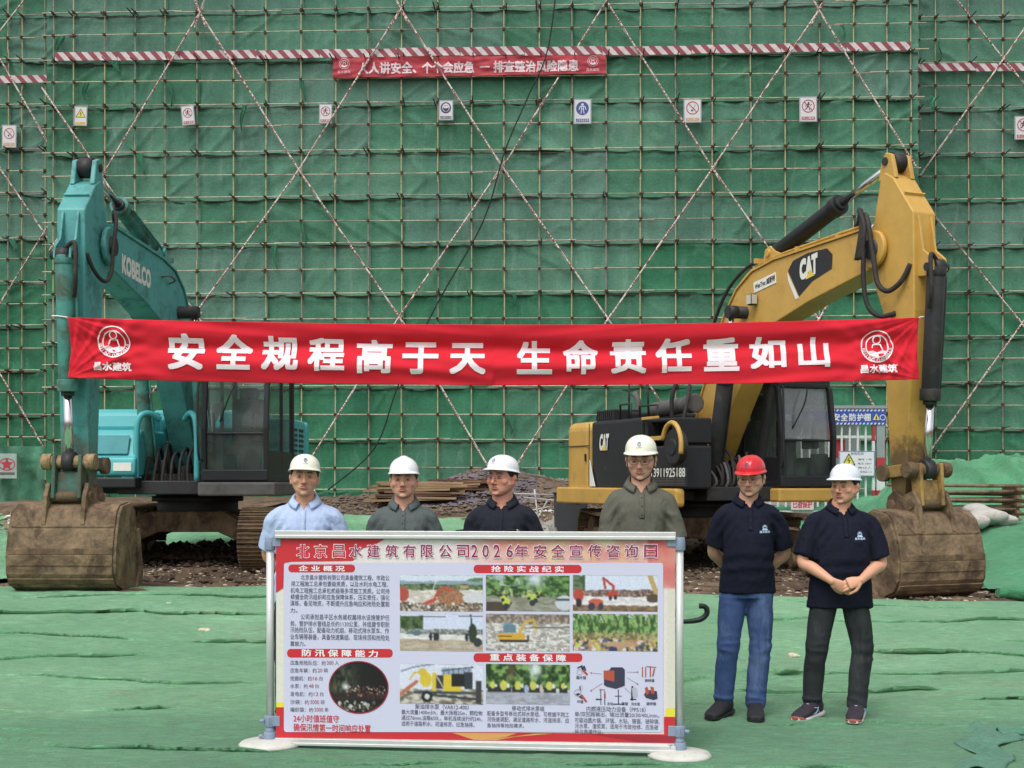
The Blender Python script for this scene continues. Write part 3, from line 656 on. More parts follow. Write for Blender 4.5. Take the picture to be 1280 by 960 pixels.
P_MUD = mat('muddy_steel', MUD, rough=.85, var=.35, scale=3.5, dirt=(srgb(70, 56, 44), .55, 3.2, .8), bump=.5, bscale=30)
P_MUDG = mat('bucket_steel', srgb(124, 104, 80), rough=.8, var=.42, scale=3.4, dirt=(srgb(72, 56, 44), .62, 2.8, .9), bump=.9, bscale=16)
P_BLK = mat('black_steel', srgb(44, 44, 46), rough=.55, var=.3, scale=5, dirt=(srgb(84, 76, 66), .4, 4, .5), bump=.2)
P_BLK2 = mat('black_plastic', srgb(34, 35, 38), rough=.5, var=.15, scale=5, dirt=(srgb(70, 66, 60), .2, 6, .5))
P_GRY = mat('dusty_grey', srgb(92, 90, 88), rough=.7, var=.2, scale=5, dirt=(srgb(70, 62, 54), .4, 4, .6))
P_TEALM = mat('teal_linkage_muddy', srgb(56, 96, 86), rough=.7, var=.25, scale=6, dirt=(srgb(88, 76, 58), .62, 4.5, .9), bump=.4, bscale=20)
P_CHR = mat('chromed_rod', (.75, .75, .76), rough=.16, metal=1, var=.05, scale=20)
P_HOSE = mat('rubber_hose', srgb(46, 44, 42), rough=.7, var=.3, scale=14, dirt=(srgb(96, 88, 78), .35, 10, .5))
P_RUST = mat('rusty_pin', srgb(150, 126, 92), rough=.8, var=.35, scale=12, dirt=(srgb(78, 58, 42), .5, 9, .8), bump=.4)
P_WHT = mat('decal_white', srgb(226, 226, 218), rough=.5, var=.06, scale=9); P_DBLK = mat('decal_black', srgb(38, 38, 42), rough=.45, var=.2, scale=9)
P_DYEL = mat('decal_yellow', srgb(226, 196, 92), rough=.5, var=.05); P_INT = mat('cab_interior', srgb(52, 52, 56), rough=.8, var=.3, scale=4)
def glass_mat(name, col, alpha):
    m = bpy.data.materials.new(name); m.use_nodes = True; n = m.node_tree.nodes; l = m.node_tree.links
    b = n['Principled BSDF']; b.inputs['Base Color'].default_value = (*col, 1); b.inputs['Roughness'].default_value = .06; b.inputs['Specular IOR Level'].default_value = .9
    tc = n.new('ShaderNodeTexCoord'); nz = n.new('ShaderNodeTexNoise'); nz.inputs['Scale'].default_value = 3; nz.inputs['Detail'].default_value = 8; l.new(tc.outputs['Object'], nz.inputs['Vector'])
    mr = n.new('ShaderNodeMapRange'); mr.inputs[1].default_value = .45; mr.inputs[2].default_value = .75; mr.inputs[3].default_value = alpha; mr.inputs[4].default_value = min(1, alpha+.22); l.new(nz.outputs[0], mr.inputs[0])
    l.new(mr.outputs[0], b.inputs['Alpha']); MATS[name] = m; return m
G_CAB = glass_mat('cab_glass', srgb(96, 110, 104), .16); G_GREY = glass_mat('cab_glass_reflection', srgb(128, 132, 134), .62)  # second glass: grey reflection on the upper pane put into its colour and opacity
def pin(b, x, z, w, r, n=16): b.cyl((x, -w, z), (x, w, z), r, n=n)
SHOE = {}
def track(root, y, mudm):
    side = B(); L, Rr, zc = 1.72, .40, .46
    side.box((0, y, zc), (2.9, .30, .34)); side.box((0, y+(.16 if y > 0 else -.16), zc+.02), (2.6, .05, .22))
    fr = side.build('track', mudm, root, .02)
    b = B()
    for k in range(7): B().cyl((-1.2+.4*k, y-.2, .22), (-1.2+.4*k, y+.2, .22), .11, n=12).build('roller', mudm, fr)
    for k in (-.6, .6): B().cyl((k, y-.15, .76), (k, y+.15, .76), .08, n=10).build('carrier_roller', mudm, fr)
    for x, nm in ((L, 'idler_wheel'), (-L, 'drive_sprocket')):
        b = B(); b.cyl((x, y-.09, zc), (x, y+.09, zc), Rr-.06, n=24); b.cyl((x, y-.2, zc), (x, y+.2, zc), .13, n=16)
        if 'drive' in nm or True:
            for k in range(12):
                a = 2*math.pi*k/12; b.box((x+(Rr-.05)*math.cos(a), y, zc+(Rr-.05)*math.sin(a)), (.07, .12, .07), (0, -a, 0))
        b.build(nm, P_MUD, fr)
    if 'm' not in SHOE:
        b = B(); b.box((0, 0, 0), (.165, .5, .025))
        for dx in (-.06, 0, .06): b.box((dx, 0, .022), (.014, .5, .03))
        b.box((0, .08, -.035), (.12, .04, .05)); b.box((0, -.08, -.035), (.12, .04, .05))
        SHOE['m'] = b.mesh('track_shoe', P_MUD)
    r = Rr+.02; per = 4*L+2*math.pi*r; n = int(per/.178); d = per/n; s = 0
    for k in range(n):
        s = k*d
        if s < 2*L: x, z, a = -L+s, zc-r, math.pi
        elif s < 2*L+math.pi*r: q = (s-2*L)/r; x, z, a = L+r*math.sin(q), zc-r*math.cos(q), math.pi-q
        elif s < 4*L+math.pi*r: t = s-2*L-math.pi*r; x, z, a = L-t, zc+r-.03*math.sin(math.pi*t/(2*L)), 0
        else: q = (s-4*L-math.pi*r)/r; x, z, a = -L-r*math.sin(q), zc+r*math.cos(q), -q
        o = link('track_shoe', SHOE['m'], fr); o.location = (x, y, z); o.rotation_euler = (0, a, 0)
def bucket(root, m, w=.6, tint=None):
    prof = [(4.9, .98), (5.08, 1.06), (5.34, 1.03), (5.45, .95), (5.53, .74), (5.6, .45), (5.59, .24), (5.5, .09), (5.32, .02), (4.84, .03)]
    inn = [(4.84, .06), (5.3, .06), (5.46, .12), (5.53, .26), (5.54, .45), (5.47, .72), (5.4, .9), (5.31, .97), (5.08, 1.0), (4.92, .93)]
    b = B(); b.prism(prof+inn, -w, w); bk = b.build('bucket', m, root, .008)
    for s in (-1, 1):
        b = B(); b.prism([(4.9, .96), (5.08, 1.04), (5.33, 1.01), (5.43, .93), (5.51, .73), (5.58, .45), (5.57, .25), (5.49, .11), (5.31, .04), (4.84, .05), (4.76, .16), (4.84, .62)], s*w, s*(w+.035)); b.build('side_plate', m, bk, .006)
        b = B(); b.prism([(4.74, .0), (4.7, .2), (4.82, .74), (4.9, .72), (4.84, .22), (4.96, .0)], s*(w+.036), s*(w+.066)); b.build('side_cutter', m, bk, .005)
        b = B(); b.prism([(4.86, .98), (4.9, 1.2), (5.02, 1.28), (5.14, 1.2), (5.36, 1.28), (5.46, 1.12), (5.52, .8), (5.3, .92)], s*.2, s*.25); b.build('ear', m, bk, .008)
    b = B(); b.box((4.84, 0, .045), (.22, 2*w+.06, .05)); b.build('cutting_edge', m, bk, .006)
    b = B()
    for z, x in ((.5, 5.593), (.16, 5.555)): b.box((x, 0, z), (.018, 2*w+.01, .07), (0, .0 if z > .4 else .6, 0))
    b.build('wear_strip', P_MUD, bk, .004)
    b = B(); b.box((5.02, 0, 1.035), (.2, .36, .05)); b.build('hinge_plate', P_MUD, bk, .006)
    for z_ in (.78, .35): B().box((5.522 if z_ > .5 else 5.6, 0, z_), (.012, 2*w-.02, .018)).build('weld_seam', m, bk)
    for k in range(5):
        yy = -w+.08+(2*w-.16)*k/4
        b = B(); b.rings([[(x, yy+a*h, .045+c*v) for a, c in ((-1, -1), (1, -1), (1, 1), (-1, 1))] for x, h, v in ((4.8, .05, .055), (4.66, .045, .05), (4.5, .028, .014))], smooth=False)
        b.build('tooth', P_MUD, bk, .004)
    b = B(); pin(b, 4.98, 1.1, .28, .065); pin(b, 5.34, 1.12, .28, .06); b.build('bucket_pin', P_MUD, bk)
    return bk
def cylinder(root, name, p0, p1, p2, r, m, rodr=.042, barrel_name=None, gland=None, clevis=True):
    """barrel p0..p1, rod p1..p2"""
    p0, p1, p2 = Vector(p0), Vector(p1), Vector(p2); d = (p1-p0).normalized(); b = B()
    b.cyl(p0, p1, r, n=20); b.cyl(p1-d*.12, p1+d*.02, r*1.16, n=20); b.cyl(p0, p0+d*.1, r*1.1, n=20)
    o = b.build(name, m, root, .008)
    b = B(); b.cyl(p1, p2, rodr, n=16); b.build('rod', P_CHR, o)
    b = B(); b.cyl(p1+d*.02, p1+d*.07, r*.75, n=18); b.build('rod_seal', gland or P_BLK, o); b = B(); b.cyl((p2.x, p2.y-.07, p2.z), (p2.x, p2.y+.07, p2.z), r*.85, n=16); b.build('cylinder_eye', gland or P_BLK, o); b = B(); b.cyl((p0.x, p0.y-.07, p0.z), (p0.x, p0.y+.07, p0.z), r*.95, n=16); b.build('cylinder_eye', gland or P_BLK, o)
    b = B(); q = Vector((.0, r*1.25, 0)); b.tube([p0+d*.1+q, p0+d*.3+q*1.08, p1-d*.1+q], .018, 6, 3); b.build('oil_pipe', m, o)
    return o
def excavator(name, loc, ang, st, label, track_ang):
    T = st == 'teal'
    root = empty(name, loc, ang, label, 'excavator')
    pa, pw = (P_TEAL, P_TEALD) if T else (P_YEL, P_YELD)
    # undercarriage, turned a little against the house
    b = B(); b.cyl((0, 0, .72), (0, 0, 1.0), .62, n=32); b.box((0, 0, .66), (.9, 1.0, .2)); ca = b.build('car_body', P_BLK, root, .02)
    b = B()
    for s in (-1, 1):
        for e in (-1, 1):
            rs = []
            for (x, y, z, hw, hh) in ((.0, 0, .7, .3, .17), (.35*e, .55*s, .68, .2, .16), (.75*e, 1.16*s, .48, .17, .17)):
                rs.append([(x-hw, y, z-hh), (x+hw, y, z-hh), (x+hw, y, z+hh), (x-hw, y, z+hh)])
            b.rings(rs, smooth=False)
    xf = b.build('track_frame', P_MUD, root, .02)
    b = B()
    for x_ in (.42, -.7): b.prism([(-1.12, .5), (-.55, .83), (.55, .83), (1.12, .5), (1.12, .3), (.95, .3), (.45, .52), (-.45, .52), (-.95, .3), (-1.12, .3)], x_, x_+.28, 'yz')
    cf = b.build('cross_frame', P_MUDG, root, .02)
    before = set(root.children)
    track(root, 1.28, P_MUD); track(root, -1.28, P_MUD)
    for o in list(set(root.children)-before)+[ca, xf, cf]: o.rotation_euler = (0, 0, track_ang)
    # slewing ring and deck
    b = B(); b.cyl((0, 0, .98), (0, 0, 1.06), .7, n=36); b.cyl((0, 0, 1.05), (0, 0, 1.12), .64, n=36); b.build('slewing_ring', P_BLK, root)
    b = B(); b.box((-.25, 0, 1.2), (3.6, 1.5, .2)); b.box((-.6, -.98, 1.18), (3.6, .55, .14)); b.box((.2, .98, 1.2), (3.0, .6, .16)); b.build('deck', P_BLK, root, .015)
    # counterweight: rounded block
    prof = []
    for k in range(13):
        a = math.pi*(-.5+k/12.); prof.append((-1.95-.72*max(0, math.cos(a))**.8 if abs(math.cos(a)) > 1e-6 else -1.95, 1.36*math.sin(a)))
    xs_ = -1.72 if T else -1.02; prof = [(xs_, 1.38), (xs_, -1.38)]+[((-1.95 if T else -1.9)-(.68 if T else .5)*(1-abs((k-6)/6.)**3.5), -1.38+2.76*k/12.) for k in range(13)]
    zt = 2.34 if not T else 2.3
    b = B(); b.prism(prof, 1.12, zt, 'xy'); cw = b.build('counterweight', P_YEL if not T else P_TEALC, root, .07 if T else .15, 4)
    # engine hood and side bodies
    body = P_TEALC if T else P_BLK2
    b = B(); b.box((-1.15, -.05, zt-.02), (1.15, 1.7, .32)); b.build('engine_hood', P_BLK2 if not T else P_TEALC, root, .05, 3)
    for s in (-1, 1):
        b = B(); b.box(((-1.03 if T else -.15), s*1.03, 1.74), (1.34 if T else 1.7, .66, zt-1.17)); sp = b.build('side_door', (P_DBLK if not T else P_TEALC), root, .05, 3)
        b = B()
        if not T or s > 0:
            for k in range(7):
                zz = 1.62+.085*k
                if T:
                    for j in range(2): b.box((-1.32+.5*j, s*1.365, zz), (.34, .015, .045))
                elif s > 0: b.box((-1.2, s*1.365, zz), (.5, .015, .03))
            if b.v: b.build('louvre', P_BLK2, sp)
    if T:
        # toolbox and tank with a stepped sloping front
        b = B(); b.prism([(.35, 1.36), (1.72, 1.36), (1.76, 1.42), (1.72, 1.62), (1.66, 1.66), (1.52, 1.98), (1.46, 2.04), (1.3, 2.05), (.35, 2.05)], -1.38, -.42); tb = b.build('tank_cover', P_TEALC, root, .035, 3)
        b = B(); b.prism([(.2, 2.02), (1.24, 2.02), (1.26, 2.1), (1.2, 2.3), (1.1, 2.36), (.2, 2.36)], -1.34, -.52); b.build('upper_cover', P_TEALC, tb, .045, 3)
        b = B(); b.prism([(1.683, 1.68), (1.69, 1.69), (1.58, 1.96), (1.57, 1.955)], -1.05, -.55); b.build('tread_plate', mat('teal_recess', srgb(64, 140, 146), rough=.6), tb, .01)
        b = B()
        for k in range(4): b.box((1.752, -1.05, 1.45+.035*k), (.02, .22, .018))
        b.box((1.62, -1.12, 1.84), (.02, .14, .03)); b.build('vent_slot', P_BLK2, tb)
        b = B(); b.box((1.758, -.6, 1.5), (.012, .26, .12)); b.build('sticker', P_WHT, tb)
        b = B(); b.tube([(1.2, -1.3, 1.4), (1.15, -1.3, 2.5), (1.0, -1.3, 3.05), (.7, -.95, 3.15), (.3, -.9, 3.1), (.2, -.9, 2.4)], .02, 8, 5); b.build('handrail', P_GRY, root)
        for yy in (-.34, .34):
            b = B(); b.tube([(1.62, yy*1.3, 1.3), (1.62, yy*1.3, 1.9), (1.6, yy*1.2, 2.2), (1.5, yy*.9, 2.28), (1.35, yy*.55, 2.2)], .045, 10, 6); b.build('guard_hoop', P_TEALC, root)
        b = B(); b.box((1.05, -.92, 1.27), (1.5, 1.05, .15)); b.build('front_step', P_BLK2, root, .02)
    else:
        b = B(); b.prism([(-2.2, 1.02), (1.85, 1.02), (1.88, 1.06), (1.88, 1.24), (1.85, 1.28), (-2.2, 1.28)], -1.44, -1.3); b.prism([(-2.44, 1.0), (-2.37, 1.0), (-2.37, 1.26), (-2.44, 1.26)], -1.2, 1.2); b.build('side_skirt', P_YEL, root, .03)
        # right-hand bodies ahead of the engine
        X0 = 1.08
        b = B(); b.box((.1+X0, -1.04, 1.58), (.95, .62, .62)); b.build('storage_box', P_DBLK, root, .03)
        b = B(); b.box((-.3+X0, -1.03, 2.12), (.08, .6, .34)); b.box((.52+X0, -1.03, 2.1), (.1, .6, .36)); b.box((.1+X0, -1.0, 2.26), (.9, .5, .05)); b.box((.1+X0, -.9, 2.0), (.8, .3, .3)); b.build('storage_frame', P_BLK2, root, .02)
        b = B(); b.box((.05+X0, -1.35, 2.0), (.7, .04, .06)); b.box((-.1+X0, -1.36, 2.3), (.5, .03, .04)); b.build('yellow_rail', P_YEL, root, .006)
        b = B(); b.cyl((.66+X0, -1.42, 1.86), (.66+X0, -1.3, 1.86), .25, n=28); b.cyl((.66+X0, -1.44, 1.86), (.66+X0, -1.4, 1.86), .12, n=20); b.build('reel', P_BLK, root, .02)
        b = B(); b.tube([(.66+X0+.27*math.cos(a*.52-.3), -1.43, 1.86+.34*math.sin(a*.52-.3)) for a in range(0, 7)], .035, 8, 3); b.build('yellow_hoop', P_YEL, root)
        b = B(); b.box((.45+X0, -1.372, 1.44), (1.1, .02, .26)); gp = b.build('grille_plate', P_BLK2, root)
        lettering('phone_number', '13911925188', (-.02+X0, 1.44, .96+X0, 1.57), -1.386, P_WHT, gp, bold=.012)
        b = B()
        for k in range(5): b.box((.45+X0, -1.386, 1.33+.022*k), (1.0, .008, .01))
        tag(b.build('grille_bars', P_GRY, gp), kind='stuff')
        # hood furniture
        b = B(); b.cyl((-.5, -.5, 2.5), (.85, -.55, 2.54), .125, n=20); b.cyl((.7, -.55, 2.54), (.9, -.55, 2.54), .145, n=20); b.build('air_cleaner', P_GRY, root, .02)
        b = B(); b.tube([(-.85, -.6, 2.45), (-.85, -.6, 2.66), (-.93, -.62, 2.8)], .05, 12, 4); b.build('exhaust', P_GRY, root)
        b = B(); b.box((-.95, -.9, 2.42), (.6, .5, .2)); lv = b.build('radiator_louvre', P_BLK2, root, .02)
        b = B()
        for k in range(8): b.box((-1.2+.07*k, -1.155, 2.43), (.03, .02, .14), (0, .2, 0))
        tag(b.build('louvre', P_BLK, lv), kind='stuff')
        for pts in ([(-.1, -1.3, 2.3), (-.1, -1.3, 2.55), (.25, -1.3, 2.55), (.25, -1.3, 2.3)], [(.5, -1.28, 2.3), (.5, -1.28, 2.5), (.9, -1.2, 2.5), (.9, -1.2, 2.2)], [(.0, -1.2, 2.3), (.0, -1.2, 3.1)], [(.45, -1.1, 2.3), (.38, -1.1, 3.1)]):
            b = B(); b.tube(pts, .018, 6, 1); b.build('handrail', P_BLK, root)
        b = B(); b.tube([(.5, -.7, 2.1), (.55, -.75, 2.7), (.7, -.5, 3.2), (.95, -.3, 3.5)], .035, 8, 6); b.build('hose', P_HOSE, root)
        b = B(); b.tube([(1.0, -.9, 1.9), (1.05, -.8, 2.5), (.8, -.6, 2.8)], .03, 8, 6); b.build('hose', P_HOSE, root)
        # curved side panel with the white flash and the logo
        b = B(); b.prism([(-1.0, 1.30), (-.8, 1.30), (-1.0, 1.72)], -1.392, -1.383); b.build('decal_flash', P_WHT, root)
        lettering('logo', 'CAT', (-.68, 1.86, -.36, 2.12), -1.376, P_WHT, root, bold=.05, shear=.12)
        flat('logo_triangle', [(-.6, 1.862), (-.42, 1.862), (-.49, 1.96)], -1.380, P_DYEL, root)
        lettering('panel_mark', '22', (-.5, 1.56, -.42, 1.62), -1.376, P_GRY, root)
        b = B(); b.box((-1.15, -1.395, 1.76), (.03, .02, .12)); b.tube([(-1.015, -1.39, 1.3), (-1.02, -1.39, 1.8), (-1.01, -1.39, 2.3)], .008, 5, 3); b.box((-1.6, -1.388, 1.95), (1.1, .012, .012)); tag(b.build('panel_seams', P_BLK, root), kind='stuff')
        # clutter round the boom foot: swivel hoses
        for k in range(6):
            b = B(); y0 = -.42+.12*k; b.tube([(.9, y0, 1.3), (1.25, y0*1.1-.1, 1.55+.05*k), (1.45, y0*.8-.2, 1.35), (1.2, y0-.25, 1.15)], .022, 7, 6); b.build('hose', P_HOSE if k % 2 else P_GRY, root)
    for k in range(7 if T else 4):
        b = B(); y0 = -.4+.13*k; b.tube([(.7, y0, 1.3), (1.0, y0*1.05, 1.7+.07*(k % 3)), (1.3, y0*.9, 1.6), (1.4, y0, 1.25)], .024, 7, 6); b.build('hose', P_HOSE, root)
    b = B(); b.box((.9, 0, 1.34), (.7, .95, .12)); b.box((.3, -.3, 1.55), (.6, .08, .7)); b.box((.3, .3, 1.55), (.6, .08, .7)); b.box((.2, 0, 1.6), (.5, .5, .4)); b.cyl((1.15, -.2, 1.3), (1.15, -.2, 1.6), .08); b.cyl((1.15, .15, 1.3), (1.15, .15, 1.52), .1); b.build('boom_mount', P_BLK, root, .01)
    # cab: open frame with panes
    x0, x1, y0, y1, z0, z1 = -.1, 1.72, .44+(.1 if T else -.08), 1.40+(.1 if T else -.08), 1.3, 2.98 if T else 2.86
    cab = B(); rz = z1-.07
    cab.box(((x0+x1)/2-.05, (y0+y1)/2, z1-.03), (x1-x0-.1, y1-y0-.02, .1)); cab.box(((x0+x1)/2, (y0+y1)/2, z0+.03), (x1-x0, y1-y0, .1))
    for yy in (y0+.03, y1-.03):
        cab.rings([[(x+dx, yy+dy, z) for dx, dy in ((-.045, -.035), (.045, -.035), (.045, .035), (-.045, .035))] for x, z in ((x1-.03, z0), (x1+.0, z0+.75), (x1-.1, z1-.12), (x1-.22, z1-.02))], smooth=False)
        cab.box((x0+.05, yy, (z0+z1)/2), (.1, .07, z1-z0)); cab.box((.72, yy, (z0+z1)/2), (.06, .05, z1-z0)); cab.box(((x0+x1)/2, yy, z0+.22), (x1-x0-.06, .045, .44))
    cab.box((x1+.01, (y0+y1)/2, z0+.08), (.05, y1-y0, .16)); cab.box((x1-.02, (y0+y1)/2, z0+.68), (.045, y1-y0-.06, .03)); cab.box((x1-.14, (y0+y1)/2, z1-.07), (.1, y1-y0-.06, .07))
    cb = cab.build('cab', P_BLK2, root, .018)
    gm = G_CAB if T else G_GREY
    for zz0, zz1, nm, g in ((z0+.16, z0+.665, 'lower_windscreen', G_CAB), (z0+.7, z1-.12, 'windscreen', gm)):
        f = lambda z: x1-.03 if z <= z0+.72 else x1-.0-.11*(z-z0-.72)/(z1-.12-z0-.72)-.02
        V = [(f(zz0), y0+.07, zz0), (f(zz0), y1-.07, zz0), (f(zz1), y1-.07, zz1), (f(zz1), y0+.07, zz1)]
        b = B(); b.rings([V, [(a-.012, c, d) for a, c, d in V]], smooth=False); b.build(nm, g, cb)
    for yy, s in ((y0+.03, -1), (y1-.03, 1)):
        for xa, xb in ((x0+.1, .69), (.75, x1-.14)):
            b = B(); b.box(((xa+xb)/2, yy, (z0+.44+z1-.08)/2), (xb-xa, .012, z1-z0-.52)); b.build('side_window', G_CAB, cb)
    b = B(); b.box((x0+.04, (y0+y1)/2, 2.3), (.012, y1-y0-.12, 1.0)); b.build('rear_window', G_CAB, cb)
    b = B(); b.box((.75, .92, 1.75), (.5, .5, .16)); b.box((.5, .92, 2.15), (.14, .48, .8), (0, -.15, 0)); b.box((.45, .92, 2.62), (.12, .3, .2)); b.build('seat', P_INT, cb, .05)
    b = B(); b.box((1.4, .72, 1.75), (.12, .12, .6)); b.box((1.2, .55, 1.95), (.3, .12, .16)); b.box((1.2, 1.25, 1.95), (.3, .12, .16)); b.cyl((1.3, 1.22, 2.0), (1.34, 1.22, 2.3), .025); b.cyl((1.3, .6, 2.0), (1.34, .6, 2.3), .025)
    b.box((1.5, 1.2, 1.62), (.06, .3, .34)); b.build('controls', P_INT, cb, .02)
    b = B(); b.tube([(x1-.05, y0+.25, z0+.85), (x1+.03, y0+.4, z0+1.2), (x1-.03, y0+.5, z0+1.45)], .012, 5, 4); b.build('wiper', P_BLK, cb)
    if T:
        b = B(); b.prism([(.75, 2.5), (1.45, 2.4), (1.4, 2.0)], .6, .605); b.build('cab_curtain', mat('pale_cloth', srgb(176, 184, 176), rough=.9), cb)
    b = B(); b.box((.8, .95+(.1 if T else -.08), 1.18), (1.95, 1.12, .2)); b.build('cab_sill', P_GRY if T else P_YEL, root, .03)
    b = B(); b.tube([(x1+.02, y0+.02, z0+.3), (x1+.12, y0-.02, z0+.4), (x1+.12, y0-.02, z0+1.35), (x1, y0+.02, z0+1.45)], .016, 6, 3); b.build('grab_rail', P_BLK, cb)
    # boom
    dz = .0 if T else .08
    bp = [(.05, 1.5), (.12, 1.85), (.42, 2.62), (1.1, 3.72), (1.45, 4.08), (1.85, 4.28), (2.4, 4.36), (4.4, 4.42), (4.68, 4.32), (4.78, 4.12), (4.68, 3.95), (4.45, 3.9), (3.2, 3.68), (2.45, 3.5), (1.95, 3.2), (1.3, 2.45), (.62, 1.5), (.35, 1.38)]
    bp = [(x, z+(dz if z > 3 else 0)) for x, z in bp]
    b = B(); b.prism(bp, -.19, .19); bo = b.build('boom', pa, root, .02, 3)
    b = B(); ed = bp[1:8]
    for p, q in zip(ed[:-1], ed[1:]):
        L = math.hypot(q[0]-p[0], q[1]-p[1]); a = math.atan2(q[1]-p[1], q[0]-p[0])
        b.box(((p[0]+q[0])/2-.004*math.sin(a), 0, (p[1]+q[1])/2+.012), (L+.01, .43, .03), (0, -a, 0))
    b.build('top_plate', pa, bo, .005)
    sv = 1 if T else -1          # the side of the machine the photograph shows
    for s in (-1, 1): B().cyl((4.6, s*.19, 4.14+dz), (4.6, s*.25, 4.14+dz), .23, n=28).build('pivot_boss', pa, bo, .015)
    for a_ in ((4.6, 4.14+dz, .29, .12, 20), (1.68, 3.72+dz, .48, .09), (.3, 1.62, .34, .1)): b = B(); pin(b, *a_); b.build('pivot_pin', P_BLK, bo)
    b = B()
    for s in (-1, 1): b.prism([(2.0, 4.3+dz), (2.08, 4.56+dz), (2.2, 4.6+dz), (2.34, 4.5+dz), (2.7, 4.36+dz)], s*.09, s*.13)
    pin(b, 2.17, 4.5+dz, .16, .055); b.build('cylinder_bracket', pa, bo, .008)
    for s in (-1, 1):
        cylinder(root, 'boom_cylinder', (1.12, s*.42, 1.36), (1.5, s*.42, 2.9), (1.68, s*.42, 3.72+dz), .11 if not T else .095, P_BLK if not T else P_TEALD)
    # pipes along the boom
    b = B()
    for k in range(3):
        yy = sv*(.12-.055*k); b.tube([(1.0, yy+sv*.02, 3.75+dz), (1.4, yy, 4.16+dz), (1.85, yy, 4.36+dz), (2.5, yy, 4.44+dz), (4.2, yy, 4.5+dz)], .016, 6, 4)
    for x in (1.9, 2.9, 3.8): b.box((x, sv*.07, 4.43+dz), (.05, .22, .07))
    b.build('oil_pipe', pa if not T else P_TEALD, bo)
    b = B(); b.tube([(4.1, sv*.1, 4.52+dz), (4.4, sv*.2, 4.6+dz), (4.6, sv*.3, 4.45+dz), (4.7, sv*.3, 4.1), (4.78, sv*.3, 3.78), (4.95, sv*.28, 3.66), (5.12, sv*.22, 3.76), (5.22, sv*.17, 3.95)], .032 if not T else .024, 9, 6); b.build('hose', P_HOSE, root)
    b = B(); b.tube([(4.1, sv*.04, 4.52+dz), (4.4, sv*.24, 4.58+dz), (4.56, sv*.34, 4.3), (4.56, sv*.34, 3.85), (4.62, sv*.32, 3.52), (4.78, sv*.26, 3.38), (4.95, sv*.17, 3.4)], .03, 9, 6)
    if not T: b.build('hose', P_HOSE, root)
    if not T:
        for k in range(3):
            b = B(); o_ = .05*k; b.tube([(4.15, -.1+o_, 4.54+dz), (4.38, -.24-o_*.3, 4.66+dz), (4.52+o_*.6, -.34, 4.4+dz), (4.45+o_, -.36, 4.1)], .03, 8, 6); b.build('hose', P_HOSE, root)
        b = B(); b.tube([(2.1, .1, 4.5), (1.7, -.1, 4.5), (1.2, -.22, 4.15), (.75, -.24, 3.5), (.6, -.24, 3.0)], .026, 8, 6); b.build('hose', P_HOSE, root)
    # arm
    za = lambda z: z if (not T or z < 4.1) else 4.1+(z-4.1)*.77
    ap = [(4.66, 5.08), (4.74, 5.14), (4.9, 5.04), (5.26, 4.56), (5.28, 3.4), (5.14, 1.6), (5.08, 1.0), (5.0, .9), (4.9, .98), (4.86, 1.3), (4.76, 2.6), (4.7, 3.45), (4.5, 3.88), (4.46, 4.2), (4.54, 4.6)]
    ap = [(x, za(z)) for x, z in ap]
    b = B(); b.prism(ap, -.165, .165); am = b.build('arm', P_TEALA if T else P_YELA, root, .018, 3)
    for s in (-1, 1):
        b = B(); b.prism([(x, z+za(5.05)-5.05) for x, z in ((4.6, 5.05), (4.66, 5.3), (4.74, 5.38), (4.84, 5.34), (4.92, 5.04))], s*.09, s*.15); b.build('arm_ear', pa, am, .012)
        b = B(); b.prism([(5.25, za(4.5)), (5.28, za(4.52)), (5.36, 4.1), (5.52, 3.98), (5.54, 3.84), (5.46, 3.78), (5.25, 3.8)], s*.075, s*.105); b.build('cylinder_bracket', pa, am, .008)
    b = B(); b.box((5.09, 0, za(4.83)-.005), (.02, .3, .02), (0, .87, 0)); b.build('weld_seam', pa, am)
    b = B(); pin(b, 4.74, 5.27+za(5.05)-5.05, .17, .05); pin(b, 5.47, 3.88, .15, .05); b.build('arm_pin', P_BLK, am)
    b = B(); pin(b, 4.74, 5.27+za(5.05)-5.05, .085, .12); b.build('hose_guard', P_BLK, am)
    # cylinders of the arm and bucket
    cylinder(root, 'arm_cylinder', (2.17, 0, 4.5+dz), (3.62, 0, 4.98 if not T else 4.84), (4.74, 0, 5.27+za(5.05)-5.05), .105 if T else .115, P_TEALD if T else P_BLK2, .05)
    cylinder(root, 'bucket_cylinder', (5.47, 0, 3.88), (5.36, 0, 2.35), (5.3, 0, 1.55), .1 if T else .105, P_TEALD if T else P_BLK, .05)
    b = B(); b.tube([(5.5, sv*.02, 3.95), (5.56, sv*.16, 4.0), (5.6, sv*.18, 3.6), (5.5, sv*.13, 3.4)], .026, 8, 6); b.build('hose', P_HOSE, root)
    # linkage
    b = B(); pin(b, 5.3, 1.52, .27, .075, 18); 
    for s in (-1, 1): b.cyl((5.3, s*.2, 1.52), (5.3, s*.31, 1.52), .095, n=18)
    b.build('linkage_pin', P_RUST if T else P_MUD, root, .006)
    b = B(); b.cyl((5.3, -.06, 1.52), (5.3, .06, 1.52), .11, n=18); b.build('rod_eye', P_BLK, root)
    for s in (-1, 1):
        b = B(); b.prism([(5.28, 1.6), (5.34, 1.46), (4.84, 1.42), (4.8, 1.56)], s*.19, s*.235); b.build('rocker_link', P_GRY if T else P_YELD, root, .01)
        b = B(); b.prism([(5.22, 1.6), (5.39, 1.6), (5.43, 1.1), (5.26, 1.06)], s*.13, s*.175); b.build('bucket_link', P_TEALM if T else P_YELD, root, .012)
    b = B(); b.prism([(5.27, 1.4), (5.33, 1.4), (5.37, 1.16), (5.31, 1.16)], -.13, .13); b.build('link_web', P_TEALM if T else P_YELD, root, .008)
